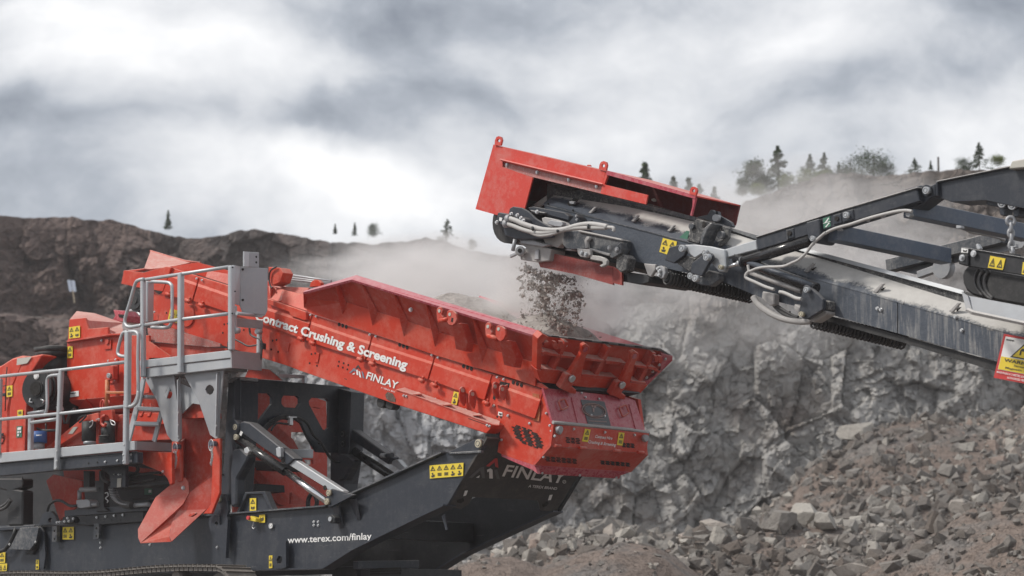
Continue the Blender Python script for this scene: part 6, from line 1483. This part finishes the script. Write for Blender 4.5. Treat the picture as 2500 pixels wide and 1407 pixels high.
# ---- brackets in the middle of the conveyor
def he7(name, s, y, d, mat, bev=.008): return slab(name, P3('z7', s, y), d, mat, HE, bev=bev)
he7('mast_lug', '590,350 640,340 690,330 715,285 735,280 752,295 745,400 690,385 600,362', .25, .05, M_dark); he7('mast_lug', '765,320 772,295 790,300 800,338 860,370 912,402 932,440 920,452 880,440 760,405', .32, .05, M_dark)
tube('lug_pin', P3('z7', '770,360,.22 805,368,.36'), .04, M_galvD, HE, 14)
he7('fold_bracket', '492,578 525,520 515,455 535,415 560,405 580,375 600,372 738,408 700,440 640,520 615,610', YC - .02, .04, M_mottle); he7('fold_bracket', '735,408 900,455 895,550 860,600 800,640 790,610 840,560 845,510 820,480 790,520', YC + .02, .04, M_mottle)
he7('fold_rib', '712,410 735,412 690,480 655,560 640,615 618,618 625,540 660,460', YC - .16, .20, M_darkD)
for s, r_ in (('548,442', .035), ('825,525', .045), ('692,510', .022)):
    p_ = P3('z7', s, YC - .03)[0]; cyl('bracket_boss', p_, (0, 1, 0), r_, .05, M_darkD, HE, 18)
pl('clean_slot', 'z7', '645,405 660,392 675,405 670,440 655,458 640,445', YC - .024, .006, M_hole, HE)
he7('roller_bracket', '82,795 200,805 190,860 150,925 120,910', .12, .05, M_dustm); he7('roller_bracket', '205,825 250,815 285,840 290,890 270,935 240,942 212,895', .05, .06, M_galvD); studs('z7', '222,845 240,868 235,908', .04, HE, .022)
# ---- spiral return rollers
def spiral(z, s, r, par):
    a, b_ = P3(z, s); t = (b_ - a); ln_ = t.length; t.normalize(); u_ = t.orthogonal().normalized(); v_ = t.cross(u_)
    core = tube('spiral_roller', [a, b_], r * .62, M_black, par, 12)
    n_ = 15; pts_ = []
    turns = int(ln_ / .05)
    for i in range(turns * 10 + 1):
        q = i / 10.0; an = q * 6.2832; pts_.append(a + t * (ln_ * q / turns) + u_ * math.cos(an) * r + v_ * math.sin(an) * r)
    tube('roller_spiral', pts_, .013, M_hose, core, 6)
spiral('z7', '300,925,.15 1120,1105,1.45', .085, FR); spiral('z8', '85,985,.1 615,1112,1.35', .08, FR)
# ---- telescopic lifting arm, its fork and cylinder
AR = empty('lifting_arm', Vector((0, 0, 0))); AR.parent = CM; AR.location = -CM.location
def ar(name, z, s, y, d, mat, bev=.01): return slab(name, P3(z, s, y), d, mat, AR, bev=bev)
ar('mount_plate', 'z7', '280,762 325,640 440,613 480,618 502,650 470,722 372,795', -.02, .05, M_dark)
ar('fork', 'z7', '470,618 560,614 720,632 790,650 856,662 866,825 842,878 800,872 720,782 742,722 690,682 640,700 570,745 500,690', -.10, .08, M_galv)
ar('mount_block', 'z7', '395,790 480,715 580,748 560,790 530,880 490,860 450,830', .02, .12, M_mottle)
ar('link_plate', 'z7', '540,790 640,715 690,690 722,695 742,725 735,762 700,802 636,920 525,888', -.18, .05, M_dark); ar('mount_block', 'z7', '495,905 525,885 636,920 700,860 795,888 800,950 720,1012 620,1000 520,955', -.05, .10, M_darkD); ar('mount_block', 'z7', '640,1000 720,890 800,890 800,950 720,1012', .06, .06, M_galvD)
pins('z7', '458,652', -.14, .038, AR, M_galv, .06); pins('z7', '672,690', -.13, .03, AR, M_galv, .05); pins('z7', '693,737 586,938', -.24, .038, AR, M_galv, .06); pins('z7', '540,915', -.10, .035, AR, M_galv, .06); pins('z7', '822,832', -.13, .026, AR, M_brass, .05)
ar('inner_box', 'z7', '850,662 1158,568 1168,665 862,745', -.06, .14, M_galv)
ar('outer_box', 'p', '1844,581 2060,512 2237,460 2245,492 2060,548 1849,612', -.10, .22, M_dark)
ar('box_top', 'p', '1844,578 2060,509 2240,456 2241,460 2060,513 1844,582', -.12, .26, M_darkD)
ar('collar', 'z7', '1437,478 1512,455 1520,550 1445,572', -.115, .05, M_dark); ar('collar', 'z7', '1440,476 1450,473 1458,570 1447,573', -.13, .02, M_darkD); ar('collar', 'z7', '1885,335 1965,312 1975,410 1893,432', -.115, .05, M_dark); ar('collar', 'z7', '1968,310 2078,275 2085,375 1978,408', -.12, .05, M_dark)
cyl('collar_hole', P3('z7', '1478,508', -.12)[0], (0, 1, 0), .026, .02, M_hole, AR); cyl('collar_hole', P3('z7', '1928,368', -.12)[0], (0, 1, 0), .026, .02, M_hole, AR); pins('z7', '2025,335', -.14, .033, AR, M_galv, .06)
ar('saddle_bracket', 'z7', '1630,405 1755,368 1765,500 1755,570 1728,598 1690,600 1650,560', -.15, .30, M_dark); pins('z7', '1703,558', -.18, .028, AR, M_galv, .05)
gs = ar('green_sticker', 'z7', '1793,365 1862,345 1868,440 1802,462', -.106, .004, M_grn, 0)
for s in ('1810,408 1845,360 1855,362 1822,412', '1815,448 1850,405 1858,410 1825,450', '1796,412 1866,392 1866,396 1796,416'): pl('pictogram', 'z7', s, -.109, .003, M_white, gs)
a, b_ = P3('z7', '1020,785 1690,575', -.06); tube('cylinder_barrel', [a, b_], .06, M_gloss, AR, 20); tube('barrel_band', [a, a.lerp(b_, .03)], .062, M_dark, AR, 20)
a, b_ = P3('z7', '860,838 1010,790', -.06); tube('piston_rod', [a, b_], .022, M_chrome, AR, 14); a, b_ = P3('z7', '985,798 1012,790', -.06); tube('rod_gland', [a, b_], .034, M_galv, AR, 14)
ar('knuckle', 'z8', '612,228 620,220 708,195 760,202 795,185 800,262 775,268 730,302 690,330 600,345 585,340 700,290 690,215 625,232', -.02, .22, M_dark, .012); pins('z8', '748,228', -.06, .038, AR, M_galv, .06)
cyl('knuckle_face', P3('z8', '748,228', -.03)[0], (0, 1, 0), .06, .04, M_dark, AR)
ar('boom', 'z8', '796,180 1225,92 1400,60 1400,345 1312,332 1085,285 890,295 800,262', .0, .32, M_dark, .015); ar('boom_flange', 'z8', '796,172 1225,84 1400,52 1400,62 1225,94 798,182', -.04, .42, M_darkD); ar('boom_end', 'z8', '794,178 806,176 808,262 797,262', -.05, .42, M_dark)
ar('boom_cover', 'z8', '1222,103 1240,56 1400,28 1400,90 1300,96', -.1, .5, M_pale)
ar('hanger', 'z8', '1085,280 1280,300 1280,378 1250,385 1245,350 1235,330 1205,330 1200,378 1170,370 1165,325 1095,312', .05, .14, M_dark); pins('z8', '1188,300 1248,312', .03, .05, AR, M_galvD)
# second cylinder under the skirt
a, b_ = P3('z7', '965,745,-.02 1735,1035,-.02'); tube('cylinder_barrel', [a, b_], .06, M_gloss, AR, 20); tube('cylinder_barrel', P3('z7', '1010,755,-.08 1700,1010,-.08'), .03, M_skirt, AR, 12)
ar('end_bracket', 'z7', '1590,1080 1602,1015 1625,1000 1650,1005 1745,1085 1797,1140 1790,1240 1645,1330 1595,1318 1562,1275', -.12, .06, M_dark); ar('end_bracket', 'z7', '1520,1180 1575,1210 1570,1300 1515,1225', .0, .10, M_dustm); ar('end_bracket', 'z7', '1640,1332 1790,1242 1835,1250 1830,1280 1700,1358', .0, .15, M_dustm); ar('end_bracket', 'z7', '1795,1140 1860,1155 1860,1240 1792,1240', .02, .10, M_mottle)
pins('z7', '1643,1048', -.16, .03, AR, M_galv, .05); pins('z7', '1595,1280', -.16, .027, AR, M_brass, .05)
ar('lower_cable_box', 'z7', '1215,1060 1330,1085 1325,1190 1290,1200 1205,1130', .02, .10, M_dustm); tube('support_bar', P3('z7', '1100,880,.0 1340,970,.0 1590,1060,.0'), .03, M_dustm, AR, 8)
for s, r_ in (('1088,870 1062,900 1065,935 1150,975 1250,1020 1330,1045', .018), ('1380,1068 1420,1075 1480,1100 1540,1128 1590,1135', .02), ('1080,810 1085,850 1100,870 1160,845 1250,830 1340,828 1430,820 1500,790 1560,762 1630,700 1690,620 1750,560 1820,500', .016)):
    tube('hydraulic_hose', curve_pts(P3('z7', s, -.17), 6), r_, M_hoseL, AR, 8)
tube('hydraulic_hose', curve_pts(P3('z8', '115,510 150,480 210,450 300,425 400,392 500,365 580,348 630,345 660,350', -.14), 6), .018, M_hoseL, AR, 8); tube('hydraulic_hose', curve_pts([V(*zp('z8', 660, 362), .0), V(*zp('z8', 740, 385), .3), V(*zp('z8', 820, 408), .6), V(*zp('z8', 925, 435), .95), V(*zp('z8', 1010, 470), 1.3), V(*zp('z8', 1110, 488), 1.6), V(*zp('z8', 1200, 515), 1.8)], 5), .018, M_hoseL, AR, 8)
for s in ('470,368 490,366 492,380 475,388', '385,398 398,395 396,412', '225,450 240,448 242,462 220,462', '620,352 645,350 655,370 640,385 620,378', '915,430 945,432 948,448 915,450'): slab('hose_clamp', P3('z8', s, -.12), .06, M_galvD, AR)
for s, r_ in (('1130,1115 1175,1185 1250,1245 1330,1290 1420,1325 1500,1342 1600,1352 1690,1345', .035), ('1310,1175 1380,1250 1470,1300 1600,1340', .02), ('1320,1170 1400,1230 1500,1290 1560,1310', .018), ('1480,1250 1470,1300', .012)): tube('cable_loop', curve_pts(P3('z7', s, .1), 6), r_, M_dustm if r_ > .03 else M_hose, AR, 10)
M_blueb = paint('blue_grey_beam', (.085, .115, .165), .4, dust=(.35, .34, .33), top=.5, speck=.12, streak=.1)
def crossb(z, s0, s1, h):
    a = V(*zp(z, *s0), -.0); b_ = V(*zp(z, *s1), 1.75)
    beam('cross_beam', a, b_, .16, h, M_blueb, AR)
crossb('z8', (640, 335), (1330, 478), .17); crossb('z8', (195, 475), (860, 612), .17)
beam('far_arm', V(*zp('z8', 530, 668), 1.9), V(*zp('z8', 1200, 500), 1.9), .15, .14, M_darkD, AR); beam('far_arm', V(*zp('z8', 700, 720), 1.9), V(*zp('z8', 870, 660), 1.9), .08, .08, M_galvD, AR); cyl('far_boss', V(*zp('z8', 845, 680), 1.9), (0, 1, 0), .12, .1, M_galvD, AR)
plate('far_guard', P3('z8', '530,668 700,615 860,640 850,690 700,720 560,690', 1.95), .03, M_galvD, AR); plate('far_guard', P3('z8', '865,570 1210,500 1330,520 1300,560 900,650', 1.95), .03, M_galvD, AR)
beam('support_leg', Vector((10.5, .3, .2)), Vector((10.5, .3, 3.0)), .3, .3, M_dark, CM, up=PXN); beam('support_leg', Vector((10.5, 1.5, .2)), Vector((10.5, 1.5, 3.0)), .3, .3, M_dark, CM, up=PXN)

# ================================================================== OVERBAND MAGNET, hung by a chain
M_tray = paint('tray_painted_grey', (.30, .32, .35), .5, dust=(.45, .44, .43), top=.3, speck=.2)
MG = empty('magnetic_separator', V(2440, 700, .3), 'black overband magnet with side frame and drum belt, hanging from a chain over the conveyor', 'magnet')
def mg(name, s, y, d, mat, bev=.01): return slab(name, P3('z8', s, y), d, mat, MG, bev=bev)
sf = mg('side_frame', '945,560 960,560 1400,634 1400,738 1312,724 975,668 928,655', -.55, .06, M_black); pl('frame_edge', 'z8', '945,556 1400,630 1400,636 945,562', -.57, .08, M_darkD, MG)
mg('end_bracket', '930,600 985,600 985,668 928,655', -.58, .04, M_black); sticker(P3('z8', '1118,608 1206,624 1190,691 1103,677', -.553), 2, 1, MG); sticker(P3('z8', '1308,645 1390,660 1385,730 1300,715', -.553), 2, 1, MG)
pl('white_label', 'z8', '948,562 986,568 984,592 945,588', -.584, .004, M_white, MG); pl('pictogram', 'z8', '956,572 970,578 980,572 976,586 958,584', -.588, .003, M_ink, MG)
studs('z8', '952,620 1018,595', -.58, MG, .035); studs('z8', '950,618', -.6, MG, .02, mat=M_galv)
n_ = 22; 
def beltsec(y, sc_):
    base = P3('z8', '985,665 1100,690 1400,745 1400,905 1250,890 1100,868 1010,845 975,815 955,770 950,720 962,680', -.45)
    return base
bb = P3('z8', '985,668 1100,690 1400,745 1400,915 1200,880 1090,860 1010,838 972,808 952,765 948,720 960,682', -.48)
slab('magnet_belt', bb, .9, M_rub2, MG, bev=.03)
for k_, y_ in enumerate((-.50,)):
    tube('belt_edge', curve_pts(P3('z8', '1080,688 1058,720 1052,765 1068,810 1100,845 1130,862', -.49), 5), .018, M_hose, MG, 6); tube('belt_edge', curve_pts(P3('z8', '1110,694 1088,730 1082,775 1098,820 1130,855', -.49), 5), .02, M_hose, MG, 6); tube('belt_edge', curve_pts(P3('z8', '1050,682 1030,715 1024,760 1040,805 1070,840', -.49), 5), .012, M_hose, MG, 6)
plate('dust_tray', P3('z8', '950,815,-.35 985,840,-.50 1400,920,-.50 1400,1020,-.55 1010,935,-.55 975,925,-.45'), .02, M_tray, MG); plate('tray_lip', P3('z8', '975,920,-.58 1010,935,-.60 1400,1018,-.60 1400,1032,-.58 1005,950,-.58 970,930,-.56'), .03, M_dustm, MG); plate('tray_lip', P3('z8', '948,815,-.52 985,842,-.53 1012,935,-.56 975,925,-.55'), .02, M_galvD, MG)
CN = empty('chain', Vector((0, 0, 0))); CN.parent = MG; CN.location = -MG.location
def linkz(cx, cy, hw, hh, r_, turn):
    c0 = V(*zp('z8', cx, cy), .0); ax_ = Vector((.7, .7, 0)) if not turn else Vector((.7, -.7, 0)); k_ = 1.0 / 2.3855 / 205
    tube('chain_link', [c0 + ax_ * (hw * k_ * math.cos(a)) + Vector((0, 0, 1)) * (hh * k_ * math.sin(a)) for a in [i * .449 for i in range(14)]], r_, M_galvD, CN, 8, closed=True)
linkz(1234, 405, 19, 20, .02, 0); linkz(1235, 445, 11, 24, .018, 1); linkz(1236, 477, 12, 20, .018, 0); linkz(1237, 512, 11, 25, .018, 1); linkz(1240, 548, 12, 20, .018, 0); linkz(1243, 585, 20, 21, .02, 1)
slab('shackle', P3('z8', '1215,535 1222,535 1224,552 1256,552 1258,535 1265,537 1266,560 1212,558', -.03), .05, M_galvD, CN); slab('lifting_lug', P3('z8', '1222,590 1262,595 1262,625 1220,615', -.05), .1, M_black, MG); slab('hook_eye', P3('z8', '1030,540 1042,538 1058,565 1050,572 1035,568', -.2), .05, M_galv, MG)

# ================================================================== WARNING SIGN on the conveyor side
SG = empty('warning_sign', V(2470, 940, .05), 'red bordered warning sign about strong magnetic fields fixed to the conveyor side', 'sign')
ysg = -.02
q0, q1, q3 = P3('z8', '1195,1062 1480,1112 1135,1318', ysg); q2 = q1 + (q3 - q0)
plate('sign_board', [q0, q1, q2, q3], .02, M_redv, SG)
def su(u, v, d=.004): return q0 + (q1 - q0) * u + (q3 - q0) * v + Vector((0, -d, 0))
def sq(name, uv, mat, d): return plate(name, [su(u, v, d) for u, v in uv], .002, mat, SG)
sq('sign_face', [(.05, .05), (.95, .05), (.95, .80), (.05, .80)], M_white, .004)
sq('yellow_field', [(.06, .50), (.94, .50), (.94, .79), (.06, .79)], M_yel, .008)
sq('triangle', [(.49, .10), (.24, .48), (.74, .48)], M_ink, .008); sq('triangle_face', [(.49, .155), (.29, .455), (.69, .455)], M_yel, .012)
for uv in ([(.42, .40), (.45, .40), (.45, .30), (.42, .30)], [(.53, .40), (.56, .40), (.56, .30), (.53, .30)], [(.42, .31), (.56, .31), (.53, .25), (.45, .25)]): sq('magnet_symbol', uv, M_ink, .016)
sq('small_logo', [(.08, .10), (.24, .10), (.24, .13), (.08, .13)], M_greyt, .008)
def st(s, u0, u1, v, h, m_, b_=.01): text('lettering', s, su(u0, v, .012), su(u1, v, .012), su(u0, v - h, .012) - su(u0, v, .012), m_, SG, bold=b_)
st('WARNING', .14, .86, .60, .075, M_ink, .02); st('Strong', .36, .62, .675, .05, M_ink); st('Magnetic Fields', .20, .80, .75, .05, M_ink); st('MAINTAIN A 3 METRE EXCLUSION ZONE', .05, .98, .88, .05, M_white); st('AUTHORISED PERSONNEL ONLY', .28, .95, .96, .05, M_white)

# ================================================================== STONE: falling curtain and the heap in the hopper
M_fall = rubble_mat('crushed_stone_dusty', (.22, .19, .175), (.62, .56, .52))
rng = np.random.RandomState(21)
n = 6500
t_ = rng.uniform(0, 1, n) ** .8
side = np.clip(rng.normal(0, .55, n), -1.25, 1.15)
pxs = 1352 - 16 * t_ ** 1.5 + side * (66 - 14 * t_) + rng.normal(0, 4, n); pys = 652 + (pxs - 1285) * .22 + t_ * (158 - .25 * np.abs(pxs - 1340))
cl = fbm(pxs / 26, pys / 20, 3, 88)
keep = (cl > .015 + .07 * t_) | (rng.uniform(size=n) < .16)
pxs = pxs[keep]; pys = pys[keep]; n = len(pxs)
pos = [np.array(V(a, b_, .70 + e)) for a, b_, e in zip(pxs, pys, rng.normal(0, .16, n))]
sz = np.clip(.0055 * (rng.pareto(1.8, n) + 1), .0055, .028)
scatter('falling_stone', pos, sz, np.clip(rng.normal(.68, .14, n), 0, .85), M_fall, 3, kind='stuff', label='curtain of crushed stone falling from the conveyor head into the hopper', category='stone')
pos = []; sz = []
for i in range(12):
    a = rng.uniform(1282, 1425); b_ = 652 + (a - 1285) * .24 + rng.uniform(0, 100) * (1 if a > 1310 else .4)
    c0 = np.array(V(a, b_, .7)); s0 = rng.uniform(.012, .035)
    for k_ in range(26): pos.append(c0 + rng.normal(0, s0, 3)); sz.append(rng.uniform(.007, .018))
scatter('falling_stone', pos, sz, np.clip(rng.normal(.55, .1, len(pos)), 0, .8), M_fall, 4, kind='stuff', label='clods of damp crushed stone dropping just below the conveyor head', category='stone')
# heap surface inside the hopper
prof = [(880, 735), (960, 752), (1030, 738), (1070, 722), (1110, 712), (1150, 722), (1180, 748), (1220, 782), (1262, 790), (1292, 776), (1330, 772), (1370, 785), (1410, 812), (1460, 838), (1500, 850), (1560, 868)]
m, nt, b, out = newmat('damp_crushed_stone'); p = objco(nt)
f = noise(nt, p, 14, 6, .7); c = ramp(nt, f, [(.3, (.28, .25, .23)), (.7, (.50, .46, .43))]); nt.links.new(c, b.inputs['Base Color']); b.inputs['Roughness'].default_value = .95
bump(nt, b, f, .8, .05); M_heap = m
vs = []; fs = []; nx, ny = 150, 44
ra = V(870, 671, -.3); rb = V(1325, 813, -.3)
cand = [V(px_, lin(prof, px_), .75) for px_ in np.linspace(880, 1560, 60)]
for i in range(nx):
    X_ = -2.75 + 3.2 * i / (nx - 1)
    rim = ra.z + (rb.z - ra.z) * (X_ - ra.x) / (rb.x - ra.x)
    zc = float(np.interp(X_, [c.x for c in cand], [c.z for c in cand]))
    endf = max(0, min(1, (X_ + 2.75) / .5, (.50 - X_) / .35))
    for j in range(ny):
        v = j / (ny - 1.0) * 2 - 1; y = .85 + v * .76
        k_ = 1 - abs(v) ** 2.2
        z = (rim - .34) + max(.05, zc - rim + .34) * k_ * endf + float(fbm(np.array([X_ * 3]), np.array([y * 3]), 4, 500)[0]) * .16 * k_
        vs.append((X_, y, z))
for i in range(nx - 1):
    for j in range(ny - 1): fs.append((i * ny + j, i * ny + j + 1, (i + 1) * ny + j + 1, (i + 1) * ny + j))
mobj('stone_heap', vs, fs, M_heap, None, kind='stuff', label='heap of damp dusty crushed stone filling the red hopper', category='stone')
pos = []; sz = []
for i in range(700):
    a = rng.randint(len(vs))
    if not (.12 < vs[a][1] < 1.6 and -1.1 < vs[a][0] < .25): continue
    pos.append(np.array(vs[a]) + rng.normal(0, .03, 3)); sz.append(min(.03, .008 * (rng.pareto(2) + 1)))
scatter('heap_stones', pos, sz, np.clip(rng.normal(.7, .15, len(pos)), 0, 1), M_fall, 5, kind='stuff', label='loose crushed stones on top of the heap in the red hopper', category='stone')
# ---- pale twin marker board on the bench
MB_ = empty('marker_board', VW(178, 735, 116), 'two narrow blue-white marker boards on a leaning post standing on the quarry bench', 'sign')
def bw(pts_, mat, nm):
    q = [VW(x, y, 116) for x, y in pts_]; plate(nm, q, .08, mat, MB_)
bw([(164, 684), (172, 684), (177, 712), (169, 712)], flat('pale_blue_board', (.55, .62, .75)), 'board'); bw([(174, 685), (182, 685), (186, 712), (178, 712)], flat('pale_blue_board', (.58, .65, .78)), 'board'); bw([(176, 708), (179, 708), (183, 740), (180, 740)], flat('bare_timber', (.42, .34, .24)), 'post')
# ------------------------------------------------------------------ haze and dust in the air
def volmat(name, color, dens, aniso=.2):
    m = bpy.data.materials.new(name); m.use_nodes = True; nt = m.node_tree
    for n in list(nt.nodes): nt.nodes.remove(n)
    out = nt.nodes.new('ShaderNodeOutputMaterial'); v = nt.nodes.new('ShaderNodeVolumePrincipled')
    v.inputs['Color'].default_value = (*color, 1); v.inputs['Density'].default_value = dens; v.inputs['Anisotropy'].default_value = aniso
    nt.links.new(v.outputs[0], out.inputs['Volume'])
    return m, nt, v
def box_obj(name, lo, hi, mat, rot=None, **props):
    bm = bmesh.new(); bmesh.ops.create_cube(bm, size=1.0)
    me = bpy.data.meshes.new(name); bm.to_mesh(me); bm.free(); me.materials.append(mat)
    o = bpy.data.objects.new(name, me); COL.objects.link(o)
    lo = Vector(lo); hi = Vector(hi); o.location = (lo + hi) / 2; o.scale = hi - lo
    return setp(o, **props)
M_haze, _, _ = volmat('haze_air', (.93, .93, .95), .0005, .0)
box_obj('haze', (-230, -230, -9), (230, 230, 34), M_haze, kind='stuff')

def dust(px, py, w, hw, hh, hd, dens, seed, label, tilt=0.0, sharp=1.0):
    """ellipsoid puff of stone dust centred at a pixel's sight line, with drifting wisps"""
    c0 = VW(px, py, w)
    bm = bmesh.new(); bmesh.ops.create_icosphere(bm, subdivisions=3, radius=1.0)
    me = bpy.data.meshes.new('dust_cloud'); bm.to_mesh(me); bm.free()
    m, nt, v = volmat('stone_dust', (.93, .91, .90), 0.0, .1)
    t = nt.nodes.new('ShaderNodeTexCoord').outputs['Object']
    nn = nt.nodes.new('ShaderNodeTexNoise'); nn.inputs['Scale'].default_value = 2.1; nn.inputs['Detail'].default_value = 4; nn.inputs['Roughness'].default_value = .6
    mp_ = nt.nodes.new('ShaderNodeMapping'); mp_.inputs['Location'].default_value = (seed * 3.1, seed, 0)
    nt.links.new(t, mp_.inputs[0]); nt.links.new(mp_.outputs[0], nn.inputs['Vector'])
    ln = vmath(nt, 'LENGTH', t).outputs['Value']
    fall = mathn(nt, 'SUBTRACT', 1.0, mathn(nt, 'MULTIPLY', ln, ln), clamp=True)
    fall = mathn(nt, 'POWER', fall, sharp)
    nz_ = mathn(nt, 'MULTIPLY', mathn(nt, 'SUBTRACT', nn.outputs[0], .41, clamp=True), 7.0)
    nt.links.new(mathn(nt, 'MULTIPLY', mathn(nt, 'MULTIPLY', fall, nz_), dens), v.inputs['Density'])
    me.materials.append(m)
    o = bpy.data.objects.new('dust_cloud', me); COL.objects.link(o)
    k = w / FPX
    o.matrix_world = Matrix.Translation(c0) @ Matrix((R, FH, Vector((0, 0, 1)))).transposed().to_4x4() @ Matrix.Rotation(tilt, 4, 'Y') @ Matrix.Diagonal((hw * k, hd, hh * k, 1))
    return setp(o, kind='stuff', label=label, category='dust')
dust(1080, 735, 41, 350, 165, 3.0, 1.6, 1, 'pale cloud of stone dust drifting up behind the hopper')
dust(1370, 730, 34.2, 200, 150, 1.3, 2.2, 2, 'thin veil of dust around the falling stone')
dust(1960, 560, 46, 420, 170, 4.0, .42, 3, 'broad veil of pale dust behind the inclined conveyor')
dust(2240, 660, 39.5, 300, 110, 1.6, .5, 4, 'thin dust drifting over the conveyor belt below the lifting arm')
dust(1290, 775, 34.6, 260, 70, 1.0, 2.2, 5, 'dense low dust puffing out of the hopper where the stone lands')
dust(1010, 680, 46, 380, 95, 3.0, .6, 6, 'faint high dust drifting left over the cliff behind the hopper')
dust(1640, 560, 70, 230, 120, 5.0, .22, 7, 'thin pale dust blurring the small firs behind the red hood')
dust(1500, 700, 40, 300, 120, 2.0, .4, 8, 'drifting dust below the conveyor head in front of the rock face')
dust(1800, 690, 78, 520, 240, 9.0, .055, 9, 'thin dust veil hanging before the quarry face below the conveyor')
